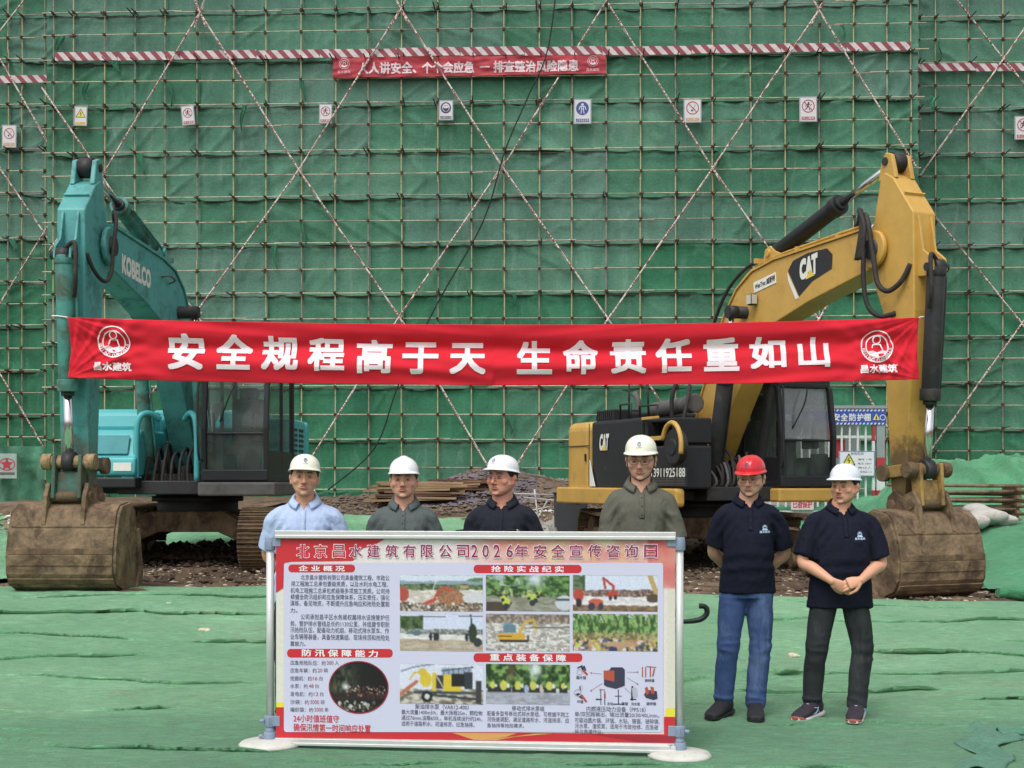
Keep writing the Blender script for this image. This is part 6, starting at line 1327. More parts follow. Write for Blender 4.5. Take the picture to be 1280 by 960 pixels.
def torso(b, rows, n=28, e=2.3):
    rs = []
    for z, rx, ry, cx, cy, tilt in rows:
        r = []
        for k in range(n):
            a = 2*math.pi*k/n; c, s = math.cos(a), math.sin(a); x = rx*abs(c)**(2/e)*(1 if c > 0 else -1); y = ry*abs(s)**(2/e)*(1 if s > 0 else -1)
            r.append(Vector((cx+x, cy+y, z+tilt*y)))
        rs.append(r)
    b.rings(rs)
def hand(b, w, d, nrm, side, curl=.35, spread=.0, thumb=.6, s=1.0):
    """palm, four bent fingers of unequal length and a thumb leaving the side of the palm; d = direction, nrm = palm normal (fingers bend towards it)"""
    w = Vector(w); d = Vector(d).normalized(); nrm = Vector(nrm); nrm = (nrm-d*nrm.dot(d)).normalized(); t = d.cross(nrm)*side  # t points to the thumb side
    rs = []
    for u, hw, hh in ((-.015, .026, .02), (.02, .030, .018), (.055, .039, .016), (.085, .040, .013), (.096, .036, .010)):
        c = w+d*u*s; rs.append([c+t*hw*s*math.cos(2*math.pi*k/14)+nrm*hh*s*math.sin(2*math.pi*k/14) for k in range(14)])
    b.rings(rs)
    for i, (off, L, r) in enumerate(((.030, .072, .0088), (.0105, .080, .009), (-.0095, .075, .0086), (-.029, .058, .0076))):
        p = w+d*.085*s+t*off*s; dd = (d+t*(off*spread*8)).normalized(); pts = [p-dd*.02*s]; ang = .12+.05*i
        for q in (.45, .32, .23):
            ang += curl*(1 if q > .4 else 1.15); dv = dd*math.cos(ang)+nrm*math.sin(ang); pts.append(pts[-1]+dv*(L*q+(.02 if q > .4 else 0))*s)
        limb(b, pts, [r*1.08*s, r*s, r*.92*s, r*.75*s], 9, 3)
    p = w+d*.02*s+t*.024*s; dv = (d*.75+t*thumb+nrm*.35).normalized(); p2 = p+dv*.042*s; dv2 = (d*1.0+t*thumb*.3+nrm*.35).normalized(); p3 = p2+dv2*.032*s
    limb(b, [p, p2, p3, p3+(dv2+nrm*.2)*.016*s], [.015*s, .0115*s, .0095*s, .0078*s], 9, 3)
HEADC = {}
def head_geo(fat=1.0, long=1.0):
    b = B(); f = fat; rs = []
    for z, w, yf, yb in ((.121, .018, -.014, .040), (.112, .040, -.036, .064), (.094, .060, -.058, .088), (.066, .0715, -.074, .105), (.036, .0755, -.0815, .112), (.008, .0755, -.0820, .110), (-.020, .0750, -.0835, .098), (-.045, .0715*f, -.0840, .078), (-.068, .0640*f, -.0830, .052), (-.088, .0530*f, -.0805, .026), (-.104, .0390*f, -.0760, .004), (-.115, .024*f, -.068, -.016), (-.120, .010, -.056, -.03)):
        z = z*long if z < 0 else z; r = []
        for k in range(30):
            a = 2*math.pi*k/30; c, q = math.cos(a), math.sin(a); e = 2.25; cy = -.008 if z > -.07 else (yf+yb)/2
            x = w*abs(c)**(2/e)*(1 if c > 0 else -1); yy = (yb-cy if q > 0 else cy-yf)*abs(q)**(2/(2.0 if q > 0 else 2.0))*(1 if q > 0 else -1); r.append(Vector((x, cy+yy, z)))
        rs.append(r)
    b.rings(rs)
    for s in (-1, 1):
        b.ell((s*.040, -.053, -.028), (.030*f, .0255, .028), 14, 10); b.ell((s*.027, -.0765, .021), (.023, .012, .009), 12, 8)
        b.ell((s*.0125, -.092, -.040), (.009, .010, .008), 10, 8)
        b.rings([[(s*(.0705+dx), .012+dy, z) for dx, dy in ((-.006, -.010), (.004, -.014), (.015, .006), (.012, .016), (-.006, .012))] for z in (-.048, -.03, -.005, .012)])
        b.ell((s*.081, .016, -.004), (.010, .018, .022), 10, 8); b.ell((s*.077, .008, -.036), (.008, .012, .014), 10, 8)
        b.ell((s*.031, -.078, -.002), (.0135, .010, .0075), 12, 8)
    b.ell((0, -.080, .006), (.010, .016, .022), 10, 8); b.ell((0, -.074, -.103*long), (.020*f, .013, .013), 12, 8)
    limb(b, [(0, -.084, .012), (0, -.094, -.012), (0, -.104, -.034)], [.0075, .0085, .0125], 12, 3)
    b.ell((0, -.083, -.0595), (.025, .0125, .0058), 16, 8); b.ell((0, -.082, -.0705), (.021, .0135, .0068), 16, 8); b.ell((0, -.074, -.065), (.034, .016, .018), 14, 10)
    a, n = remesh(b, .0030, 6, .5)
    v = a[0]; v[:, 0] *= 1.055
    def g(c, r): return np.exp(-(((v-np.array(c))/np.array(r))**2).sum(1))
    for s in (-1, 1): v[:, 1] += .0065*g((s*.031, -.08, .010), (.018, .03, .0075))+.004*g((s*.031, -.08, -.012), (.018, .03, .006)); v[:, 1] += .004*g((s*.036, -.08, -.052), (.012, .03, .016)); v[:, 1] += .003*g((s*.013, -.1, -.046), (.005, .02, .004))
    v[:, 1] += .0045*g((0, -.09, -.0645), (.021, .02, .0017))+.003*g((0, -.09, -.083), (.02, .02, .005))
    return v, a[1:], n
def paint_head(v, tone, rosy=.3, beard=.25, brow=(40, 30, 28), look=0, brow_w=1.35, seed=1):
    c = np.ones((len(v), 3))*np.array(srgb(*tone)); x, y, z = v[:, 0], v[:, 1], v[:, 2]; ax = np.abs(x); F = y < -.03
    def mixc(w, col): 
        nonlocal c
        w = np.clip(w, 0, 1)[:, None]; c = c*(1-w)+np.array(srgb(*col))*w
    c *= (1+.07*fbm(v, 26, seed))[:, None]
    mixc(rosy*.6*np.exp(-((ax-.042)/.022)**2-((z+.03)/.024)**2)*F, (196, 112, 92)); mixc(rosy*.8*np.exp(-((ax)/.013)**2-((z+.036)/.014)**2)*F, (190, 100, 80)); mixc(rosy*.8*(np.hypot(ax-.08, 0*x) < .012)*(y > -.02), (192, 104, 84))
    mixc(beard*.5*np.exp(-((z+.088)/.02)**2)*(y < -.01)*(.8+.4*fbm(v, 60, 3)), (96, 78, 70)); mixc(beard*.5*np.exp(-((ax)/.024)**2-((z+.052)/.0035)**2)*F, (90, 70, 62))
    mixc(.6*np.exp(-(ax/.023)**6-((z+.0575)/.0042)**4)*F*(y < -.07), (158, 88, 82)); mixc(.75*np.exp(-(ax/.019)**6-((z+.0705)/.0055)**4)*F*(y < -.07), (172, 98, 90)); mixc(.95*np.exp(-(ax/.023)**6-((z+.0642)/.0014)**2)*F, (110, 58, 54))
    zb = .0235+.003*np.sin((ax-.012)/.04*3.0)-.012*np.clip(ax-.045, 0, 1)*8
    mixc(.92*np.exp(-((z-zb)/(.0036*brow_w))**2)*sstep(.010, .017, ax)*(1-sstep(.046, .055, ax))*(y < -.045), brow)
    ze = -.001-.03*np.clip(ax-.04, 0, 1)-.0022*look; w = sstep(.0155, .020, ax)*(1-sstep(.043, .047, ax))*(y < -.05)
    mixc(.5*np.exp(-((z-ze-.001)/.008)**2)*w, (140, 92, 74))
    mixc(.8*np.exp(-((z-ze)/.0028)**4)*w*(1-look*.8), (196, 182, 172)); mixc(1.0*np.exp(-((z-ze)/.0034)**4)*w*np.exp(-((ax-.0315)/.0052)**4), (34, 24, 22)); mixc(.95*np.exp(-((z-ze-.0036)/.0018)**2)*w, (44, 30, 28)); mixc(.45*np.exp(-((z-ze+.0045)/.0018)**2)*w, (120, 76, 62))
    mixc(.5*np.exp(-((ax-.0085)/.0028)**2-((z+.0465)/.0022)**2)*(y < -.085), (66, 36, 32)); mixc(.16*np.exp(-((ax-.03-(-z-.04)*.35)/.0022)**2)*((z < -.04) & (z > -.066))*F, (130, 82, 66))
    mixc(.6*(z < -.112)*(y > -.06), (150, 108, 88)); mixc(.35*np.exp(-(ax/.02)**4-((z+.083)/.003)**2)*F, (140, 96, 80))
    return c
HELM = {'cream': mat('helmet_cream', srgb(232, 232, 214), rough=.32, var=.03, scale=12, spec=.5, coat=.2), 'white': mat('helmet_white', srgb(236, 238, 240), rough=.28, var=.02, scale=12, spec=.5, coat=.3),
        'red': mat('helmet_red', srgb(206, 34, 44), rough=.28, var=.04, scale=10, spec=.5, coat=.3), 'bluewhite': mat('helmet_cool_white', srgb(226, 230, 242), rough=.28, var=.03, scale=12, spec=.5, coat=.3)}
LOGO = mat('logo_navy', srgb(56, 74, 120), rough=.5, var=0); LOGOL = mat('logo_pale', srgb(176, 200, 226), rough=.6, var=0); STRAP = mat('chin_strap', srgb(70, 60, 52), rough=.8, var=.2)
HAIR = mat('black_hair', srgb(30, 26, 26), rough=.6, var=.5, scale=60, stretch=(1, 1, .2), bump=.5, bscale=200)
def helmet(parent, M, kind, ridge=0, logo=True, peak=1.0):
    V = []; nA, nR = 64, 22; rim = .042
    for j in range(nR+6):
        for i in range(nA):
            a = 2*math.pi*i/nA; cx, sy = math.cos(a), math.sin(a); fr = max(0, -sy)
            if j <= nR:
                th = (math.pi/2)*j/nR; rr = math.sin(th)**.92; h = math.cos(th)**.85 if j < nR else 0
                x, y, z = .094*rr*cx, .120*rr*sy+.006, rim+.098*h
                if ridge == 1: z += .008*math.exp(-(x/.022)**4)*math.sin(th*2)**.5 if 0 < j < nR else 0; z += .006*math.exp(-(x/.04)**2)*math.cos(th)
                if ridge == 2:
                    k = math.exp(-((abs(x)-.03)/.007)**2)+math.exp(-(x/.010)**4); z += .006*k*max(0, math.sin(min(th*1.6, math.pi))) ; 
                    if j > nR*.45: y += -.004*fr*math.exp(-(x/.05)**4)
            else:
                q = (j-nR); brim = (.009+.032*peak*fr**2.2)*(.1, .35, .7, 1., 1.)[q-1]; drop = (.001, .003, .006+.002*fr, .009+.004*fr**2, .012+.004*fr**2)[q-1]-.004*fr
                x, y, z = (.094+brim)*cx, (.120+brim)*sy+.006, rim-drop-(.003 if q == 5 else 0)
            V.append((x, y, z))
    b = B(); fs = []
    for j in range(nR+5):
        for i in range(nA): fs.append((j*nA+i, j*nA+(i+1) % nA, (j+1)*nA+(i+1) % nA, (j+1)*nA+i))
    b.add(V, fs, True); me = b.mesh('helmet', HELM[kind]); o = link('helmet', me, parent); o.matrix_local = M
    so = o.modifiers.new('s', 'SOLIDIFY'); so.thickness = .003; so.offset = -1
    su = o.modifiers.new('u', 'SUBSURF'); su.levels = 1; su.render_levels = 1
    bv = BVHTree.FromPolygons([Vector(v) for v in V], fs)
    def pr(v, off=.0035):
        r = []
        for x, _, z in v:
            h = bv.ray_cast(Vector((x, -.5, z)), Vector((0, 1, 0))); r.append((x, (h[0].y if h[0] else -.12)-off, z))
        return np.array(r)
    if logo:
        p = Print(); z = .092; p.ring(0, z, .0125, .0125, .0022, 20); p.line([(0, z-.0135), (0, z+.0135)], .003); p.line([(-.007, z-.006), (-.005, z+.006), (.005, z+.006), (.007, z-.006)], .0022)
        p.build('helmet_emblem', LOGO, o, pr)
        lettering('helmet_lettering', '昌水建筑', (-.0165, .068, .0165, .0745), 0, LOGO, o, warp=pr)
    if ridge == 2:
        bb_ = B(); bb_.box((0, -.118, .1), (.014, .01, .03)); 
    return o
def person(loc, rz, H, label, spec):
    """local axes: x to the right as seen from the front, facing -y"""
    root = empty('person', loc, rz, label, 'person'); s = H/1.72; bw = spec.get('bw', 1.0); bx = spec.get('lean', 0.0)
    zsh = 1.40*s
    # --- skin: head + neck + chest + arms + hands in one mesh
    hv, hf, hn = head_geo(spec.get('fat', 1.0), spec.get('long', 1.0)); hc = paint_head(hv, spec['tone'], spec.get('rosy', .3), spec.get('beard', .25), look=spec.get('look', 0), brow_w=spec.get('brow', 1.35), seed=spec.get('seed', 1))
    hs_ = spec.get('hs', 1.0)*s; yaw, pitch, roll = spec.get('head', (0, 0, 0))
    HM = Matrix.Translation((spec.get('hx', 0)+bx, spec.get('hy', -.012)*s, 1.605*s)) @ Euler((R(pitch), R(roll), R(yaw)), 'XYZ').to_matrix().to_4x4() @ Matrix.Scale(hs_, 4)
    # yaw first turns the face, pitch nods it along that direction
    HM = Matrix.Translation((spec.get('hx', 0)+bx, spec.get('hy', -.012)*s, 1.593*s)) @ Matrix.Rotation(R(yaw), 4, 'Z') @ Matrix.Rotation(R(pitch), 4, 'X') @ Matrix.Rotation(R(roll), 4, 'Y') @ Matrix.Scale(hs_, 4)
    Mn = np.array(HM); hv2 = hv @ Mn[:3, :3].T+Mn[:3, 3]
    b = B(); hp = HM @ Vector((0, .02, -.05))
    limb(b, [(bx, .02*s, 1.36*s), (bx, .012*s, 1.46*s), hp], [.075*s, .058*s*spec.get('fat', 1), .055*s], 18, 4)
    torso(b, [(z*s, rx*s*bw, ry*s, bx*(z/1.4), cy*s, 0) for z, rx, ry, cy in ((.9, .13, .09, 0), (1.1, .13, .09, 0), (1.3, .13, .08, .0), (1.37, .10, .06, .01), (1.41, .06, .05, .015))])
    for sd_, key in ((-1, 'armL'), (1, 'armR')):      # L / R as seen by the viewer
        A = spec[key]; sh_ = Vector((sd_*.165*s*bw+bx, .005, zsh-.055)); el = Vector(A['el'])*s; wr = Vector(A['wr'])*s; el.x += bx; wr.x += bx
        m1 = sh_.lerp(el, .5)+Vector((sd_*.008, 0, 0)); m2 = el.lerp(wr, .35)
        limb(b, [sh_, m1, el, m2, wr], [.044*s, .046*s, .041*s, .041*s, .0265*s], 16, 5)
        d = Vector(A.get('hd', (wr-el).normalized())); hand(b, wr, d, A.get('hn', (0, 1, 0)), A.get('side', sd_), A.get('curl', .3), thumb=A.get('thumb', .6), s=s*1.02)
    (bv, *bf), bn = remesh(b, .0033 if spec.get('full') else .0065, 3 if not spec.get('full') else 2, .5)
    tone = np.array(srgb(*spec['tone']))*np.array([1.0, .97, .95]); bc = np.ones((len(bv), 3))*tone*(1+.08*fbm(bv, 12, 4))[:, None]
    mk('body', [(hv2, *hf), (bv, *bf)], vmat('skin', rough=.5, spec=.4, bump=.04, bscale=300, sss=.06), root, np.concatenate([hc, bc]))
    # --- hair, helmet, glasses
    V = []; nu, nv = 40, 26
    for j in range(nv):
        for i in range(nu):
            th = math.pi*(.02+.75*j/(nv-1)); a = 2*math.pi*i/nu; V.append((.0865*math.sin(th)*math.cos(a), .018+.1005*math.sin(th)*math.sin(a), .030+.094*math.cos(th)))
    V = np.array(V); V += (.0022*fbm(V, 90, 2))[:, None]*V/np.linalg.norm(V, axis=1)[:, None]
    front = (V[:, 1] < -.042)
    low = np.where(V[:, 1] > .03, -.045, np.where(V[:, 1] > -.005, -.002, -.022)); keep = ((V[:, 2] > low) & ~front) | ((V[:, 2] > .045))
    idx = np.arange(nu*nv).reshape(nv, nu); fs = [(int(idx[j, i]), int(idx[j+1, i]), int(idx[j+1, (i+1) % nu]), int(idx[j, (i+1) % nu])) for j in range(nv-1) for i in range(nu) if all(keep[q] for q in (idx[j, i], idx[j+1, i], idx[j+1, (i+1) % nu], idx[j, (i+1) % nu]))]
    me = bpy.data.meshes.new('hair'); me.from_pydata(V.tolist(), [], fs); me.materials.append(HAIR); me.polygons.foreach_set('use_smooth', [True]*len(fs)); o = link('hair', me, root); o.matrix_local = HM
    so = o.modifiers.new('s', 'SOLIDIFY'); so.thickness = .004; so.offset = 0
    hk = spec['helmet']; T_ = Matrix.Translation((0, .0, .004)) @ Matrix.Rotation(R(-hk.get('tilt', 4)), 4, 'X')
    helmet(root, HM @ T_, hk['kind'], hk.get('ridge', 0), hk.get('logo', True), hk.get('peak', 1.0))
    if spec.get('strap'):
        b = B()
        for q in (-1, 1): b.tube([(q*.083, -.005, .02), (q*.078, -.02, -.04), (q*.052, -.05, -.095), (0, -.07, -.121)], .0028, 6, 5)
        o = b.build('chin_strap', STRAP, root); o.matrix_local = HM
    if spec.get('glasses'):
        b = B()
        for q in (-1, 1):
            pts = [Vector((q*.033+.025*math.copysign(abs(math.cos(t))**.7, math.cos(t)), -.103+.006*abs(math.cos(t)), -.003+.017*math.copysign(abs(math.sin(t))**.7, math.sin(t)))) for t in [2*math.pi*k/20 for k in range(21)]]
            b.tube(pts, .0014, 5, 1); b.tube([(q*.058, -.096, .005), (q*.078, -.05, .004), (q*.083, .01, -.002)], .0016, 5, 3)
        b.tube([(-.009, -.104, .002), (0, -.107, .004), (.009, -.104, .002)], .0014, 5, 3)
        o = b.build('glasses', mat('spectacle_frame', srgb(38, 36, 38), rough=.35, var=0), root); o.matrix_local = HM
    # --- shirt
    hem = spec.get('hem', .82); sh = spec['shirt']; b = B(); belly = spec.get('belly', 0); fl = spec.get('flare', 0)
    rows = [(hem, .182+fl, .128, .0), (hem+.04, .183+fl*.8, .130, .0), (1.0, .176+fl*.4, .126+belly*.5, -.004-belly*.4), (1.1, .174+fl*.2, .124+belly, -.006-belly*.6), (1.2, .182, .122+belly*.6, -.006-belly*.4), (1.29, .190, .118, -.004), (1.34, .186, .108, .004), (1.385, .162, .092, .010), (1.42, .118, .076, .013), (1.44, .084, .068, .015), (1.458, .066, .060, .016)]
    torso(b, [(z*s, rx*s*bw, ry*s, bx*min(1, z/1.3), cy*s, (.0 if z < 1.36 else .62*(z-1.36)/.1)) for z, rx, ry, cy in rows])
    for sd_, key in ((-1, 'armL'), (1, 'armR')):
        A = spec[key]; el = Vector(A['el'])*s; el.x += bx; s0 = Vector((sd_*.08*s*bw+bx, .01, 1.365*s)); s1 = Vector((sd_*.166*s*bw+bx, .006, 1.335*s)); ln_ = A.get('sl', .84)
        e1 = s1.lerp(el, .35)+Vector((sd_*.012*s, 0, .0)); e2 = s1.lerp(el, ln_)
        limb(b, [s0, s1, e1, e2], [.060*s, .068*s, .067*s*spec.get('sw', 1), .073*s*spec.get('sw', 1)], 20, 6)
        # square off the cuff: the round cap sinks into the sleeve because the last ring is cut by the remesh
    (sv_, *sf), sn = remesh(b, .0075, 6, .55)
    # cuffs: flatten what bulges past the sleeve end
    for sd_, key in ((-1, 'armL'), (1, 'armR')):
        A = spec[key]; el = Vector(A['el'])*s; el.x += bx; s1 = Vector((sd_*.166*s*bw+bx, .006, 1.335*s)); e2 = s1.lerp(el, A.get('sl', .84)); d = np.array((el-s1).normalized()); t = (sv_-np.array(e2)) @ d
        m_ = (t > 0) & (np.linalg.norm(sv_-np.array(e2), axis=1) < .12*s); sv_[m_] -= (t[m_]*.9)[:, None]*d
    wr_ = spec.get('wr', 1.9); Q = sv_*np.array([1, 1, 1.0]); nn = sn
    dsp = .0045*fbm(Q*np.array([1, 1, .45]), 9, 3)+.0035*(1-2*np.abs(vnoise(Q*np.array([1, 1, .5])+.06*np.stack([fbm(Q, 5, 8)]*3, 1), 11, 6)))
    z = sv_[:, 2]/s; ax = np.abs(sv_[:, 0]-bx)/s
    dsp += .004*np.sin((z*1.0+ax*1.6)*62+3*vnoise(Q, 5, 2))*np.exp(-((ax-.15)/.05)**2-((z-1.27)/.08)**2)      # pulls from the armpits
    dsp += .0035*np.sin(z*70+2.5*vnoise(Q, 4, 9))*np.exp(-((z-1.02)/.07)**2)*(.5+.5*vnoise(Q, 3, 5))
    dsp *= (1-.8*np.exp(-((z-1.45)/.05)**2)); sv_ = sv_+nn*(dsp*wr_*s)[:, None]
    shirt = mk('shirt', [(sv_, *sf)], sh, root)
    ps = []
    bvh = BVHTree.FromPolygons([Vector(v) for v in sv_], [tuple(sf[0][a:a+n]) for a, n in zip(sf[1], sf[2])])
    def on_shirt(x, z, off=.003):
        h = bvh.ray_cast(Vector((x, -1, z)), Vector((0, 1, 0))); return ((h[0].y if h[0] else -.12)-off)
    # collar: standing band with two folded points
    V = []; na = 41; cm = spec.get('collar', sh); zc = 1.456*s
    prof = [(.000, -.008), (.001, .010), (.007, .019), (.018, .014), (.031, -.004), (.043, -.020)]
    for j, (dr, dz) in enumerate(prof):
        for i in range(na):
            a = R(-90-158+316*i/(na-1)+180) ; a = R(90)+R(-156+312*i/(na-1)); c, q = math.cos(a), math.sin(a); fr = max(0, -q)**3; k = dz-(.022*fr if j >= 4 else .004*fr)
            rx, ry = .0615+dr, .060+dr+(.010*fr if j > 2 else 0); V.append((bx+rx*c*s*spec.get('cw', 1.0)*(1+.10*fr*(j > 3)), (.012+ry*q)*s, zc+(k+.040*q*(1-.35*(j > 3)))*s))
    o = link('collar', grid_mesh('collar', np.array(V), na, len(prof), cm), root); so = o.modifiers.new('s', 'SOLIDIFY'); so.thickness = .0035; so.offset = 1
    # open throat
    V = []; nk = 9
    for j in range(8):
        z_ = (1.432-.040*j/7)*s; hw = .022*s*(1-j/7.)**.8+.0008
        for i in range(nk): x_ = bx-hw+2*hw*i/(nk-1); V.append((x_, on_shirt(x_, z_, .0035), z_))
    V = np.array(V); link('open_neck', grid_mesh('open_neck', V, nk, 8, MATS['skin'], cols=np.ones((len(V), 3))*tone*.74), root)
    # placket and buttons
    zt = 1.392*s; L = .15*s if not spec.get('full_placket') else .5*s; V = []
    for j in range(14):
        z_ = zt-L*j/13
        for i in range(4): x_ = bx+(-.016+.032*i/3)*s; V.append((x_, on_shirt(x_, z_, .0022), z_))
    o = link('placket', grid_mesh('placket', np.array(V), 4, 14, sh), root); so = o.modifiers.new('s', 'SOLIDIFY'); so.thickness = .002
    for k in range(3 if not spec.get('full_placket') else 5):
        z_ = zt-(.03+.05*k)*s if not spec.get('full_placket') else zt-(.03+.095*k)*s; b = B(); y_ = on_shirt(bx, z_, .0045); b.cyl((bx, y_-.001, z_), (bx, y_+.002, z_), .0055, n=10); b.build('button', spec.get('btn', P_BLK2), root)
    if spec.get('chest'):
        cx_, cz_ = (.092*s+bx), 1.265*s; pw = lambda v: np.array([(x, on_shirt(x, z_, .003), z_) for x, _, z_ in v])
        p = Print(); p.ring(cx_, cz_, .0155, .0155, .003, 22); p.line([(cx_-.009, cz_-.008), (cx_-.006, cz_+.005), (cx_+.006, cz_+.005), (cx_+.009, cz_-.008)], .003); p.poly(circ(cx_, cz_+.008, .004, n=8)); p.poly([(cx_-.022, cz_-.02), (cx_+.022, cz_-.02), (cx_+.016, cz_-.010), (cx_, cz_-.006), (cx_-.016, cz_-.010)]); p.build('chest_emblem', LOGOL, shirt, pw)
        lettering('chest_lettering', '昌水建筑', (cx_-.036, cz_-.037, cx_+.036, cz_-.022), 0, LOGOL, shirt, bold=.02, warp=pw)
    if spec.get('zip'):
        b = B(); pts = [Vector((bx+x_, on_shirt(bx+x_, z_, .002), z_)) for x_, z_ in ((.05*s, 1.268*s), (.08*s, 1.266*s), (.13*s, 1.262*s))]; b.tube(pts, .002, 5, 3); b.build('pocket_zip', P_BLK, shirt)
        b = B(); pts = [Vector((bx+x_, on_shirt(bx+x_, z_, .005), z_)) for x_, z_ in ((.102*s, 1.264*s), (.125*s, 1.258*s))]; b.tube(pts, .003, 5, 1); b.build('zip_pull', P_CHR, shirt)
    # --- trousers
    tr = spec['trousers']; b = B(); top = hem+.10
    torso(b, [(z*s, rx*s*bw, ry*s, bx*.6, 0, 0) for z, rx, ry in ((.80, .172, .112), (.86, .172, .114), (.93, .165, .11), (top, .16, .105))])
    for sd_, key in ((-1, 'legL'), (1, 'legR')):
        G = spec.get(key, {}); hp_ = Vector((sd_*.085*s*bw+bx*.6, 0, .86*s)); kn = Vector(G.get('kn', (sd_*.11, -.02, .48)))*s; an = Vector(G.get('an', (sd_*.12, .02, .10)))*s
        limb(b, [hp_, hp_.lerp(kn, .5)+Vector((sd_*.004, 0, 0)), kn, kn.lerp(an, .45)+Vector((0, .012, 0)), an+Vector((0, 0, -.0))], [.096*s, .088*s, .073*s, .070*s, .062*s], 18, 5)
    (tv, *tf), tn = remesh(b, .0085, 5, .55)
    zlim = .045*s; tv[:, 2] = np.maximum(tv[:, 2], zlim)
    Q = tv; z = tv[:, 2]/s
    dsp = .004*fbm(Q*np.array([1, 1, .6]), 8, 12)+.006*(1-2*np.abs(vnoise(Q*np.array([.6, .6, 1.9])+.05*np.stack([fbm(Q, 6, 18)]*3, 1), 10, 16)))*(np.exp(-((z-.47)/.07)**2)+1.5*np.exp(-((z-.10)/.07)**2)+.5*np.exp(-((z-.8)/.06)**2)+.25)
    tv = tv+tn*(dsp*s)[:, None]; tv[:, 2] = np.maximum(tv[:, 2], zlim)
    mk('trousers', [(tv, *tf)], tr, root)
    # --- shoes
    for sd_, key in ((-1, 'legL'), (1, 'legR')):
        G = spec.get(key, {}); an = Vector(G.get('an', (sd_*.12, .02, .10)))*s; yw = G.get('yaw', sd_*12); M = Matrix.Translation((an.x, an.y-.012, G.get('z', .008))) @ Matrix.Rotation(R(yw), 4, 'Z')
        def shp(rows, nm, m, n=20, e=2.4):
            b = B(); rs = []
            for y_, hw, z0, z1 in rows:
                r = []
                for k in range(n):
                    a = 2*math.pi*k/n; c, q = math.cos(a), math.sin(a); r.append((hw*abs(c)**(2/e)*(1 if c > 0 else -1), y_, (z0+z1)/2+(z1-z0)/2*abs(q)**(2/e)*(1 if q > 0 else -1)))
                rs.append(r)
            b.rings(rs); o = b.build(nm, m, root); o.matrix_local = M @ Matrix.Scale(s*1.22, 4); return o
        st_ = spec['shoe']
        up = shp([(.085, .012, .03, .07), (.075, .03, .02, .095), (.05, .038, .018, .10), (.01, .041, .018, .105), (-.03, .042, .018, .092), (-.08, .045, .016, .072), (-.13, .047, .014, .056), (-.165, .040, .014, .046), (-.188, .022, .016, .036)], 'shoe', st_[0])
        sl_ = shp([(.098, .014, .004, .03), (.085, .034, .0, .034), (.03, .040, .0, .030), (-.04, .040, .0, .026), (-.11, .048, .0, .024), (-.16, .043, .002, .024), (-.192, .024, .008, .026)], 'sole', st_[1], e=3.2); sl_.parent = up; sl_.matrix_local = Matrix.Identity(4)
        if len(st_) > 2:
            o = shp([(-.150, .046, .006, .026), (-.170, .041, .008, .034), (-.186, .030, .009, .034), (-.197, .012, .012, .028)], 'toe_cap', st_[2]); o.parent = up; o.matrix_local = Matrix.Identity(4)
            p = B()
            for q in (-1, 1): p.tube([(q*.044, .0, .035), (q*.0465, -.03, .062), (q*.044, -.055, .066)], .0022, 5, 3); p.tube([(q*.0435, -.01, .064), (q*.047, -.035, .04), (q*.0475, -.065, .036)], .0022, 5, 3)
            p.build('shoe_stripe', LOGOL, up)
        b = B()
        for k in range(4): y_ = -.028-.02*k; zz_ = .093-.0095*k-.004; b.tube([(-.022, y_, zz_-.006), (0, y_-.004, zz_+.003), (.022, y_, zz_-.006)], .0026, 5, 3)
        b.build('laces', spec.get('lace', P_BLK), up)
    return root
def cloth(name, c, rough=.85, var=.06, fade=None, weave=900): 
    m = mat(name, srgb(*c), rough=rough, var=var, scale=5, bump=.55, bscale=9, spec=.15, dirt=fade, stretch=(1.3, 1.3, .8)); [setattr(n_.inputs['Distortion'], 'default_value', 1.6) for n_ in m.node_tree.nodes if n_.type == 'TEX_NOISE' and n_.inputs['Scale'].default_value == 9]; return m
PY = lambda px, Y, dz=0: (( px-640)/1600*Y, Y, dz)
def gnet(x, y): P = np.array([[x, y, 0.]]); return float(zg(P[:, 0], P[:, 1])[0]+max(.006, net_height(P)[0]))
back = lambda sd: dict(el=(sd*.232, .05, 1.11), wr=(sd*.09, .165, .93), hd=(-sd*.7, .1, -.5), hn=(0, -1, 0), side=-sd)
NAVY = cloth('navy_polo', (24, 27, 41)); SLATE = cloth('slate_polo', (86, 94, 94)); OLIVE = cloth('olive_polo', (94, 94, 84)); PALE = cloth('pale_blue_polo', (168, 186, 216)); BLKS = cloth('black_shirt', (36, 38, 48))
DRK = cloth('dark_trousers', (44, 46, 52))
def jeans(name, c, c2):
    m = mat(name, srgb(*c), rough=.85, var=.14, scale=9, bump=.5, bscale=15, spec=.2, dirt=(srgb(*c2), .55, 2.6, .7), stretch=(1.4, 1, .55)); return m
JB = jeans('blue_jeans', (60, 80, 122), (106, 128, 164)); JK = jeans('dark_grey_jeans', (44, 47, 50), (74, 79, 80))
SHB = (mat('black_shoe', srgb(34, 34, 38), rough=.7, var=.2, scale=20), mat('black_sole', srgb(30, 30, 32), rough=.7, var=.1)); SHW = (mat('dark_knit', srgb(48, 42, 52), rough=.8, var=.2, scale=40), mat('white_sole', srgb(214, 210, 214), rough=.6, var=.06, scale=20), mat('rust_rubber', srgb(150, 84, 72), rough=.7, var=.1))
A1 = (198, 148, 120)
def who(px, Y, H, rz, label, **k):
    x = (px-640)/1600*Y; z = gnet(x, Y)-.008 if Y > 8.3 or True else 0
    return person((x, Y, z), R(rz), H, label, k)
who(381, 8.02, 1.735, 3, 'man in a pale blue polo and cream helmet, leftmost of the six', shirt=PALE, tone=(202, 154, 126), helmet=dict(kind='cream', tilt=3), head=(6, -2, 3), trousers=DRK, shoe=SHB, armL=back(-1), armR=back(1), bw=1.0, sw=1.0, btn=P_WHT, beard=.3, seed=3, strap=False, fat=.98)
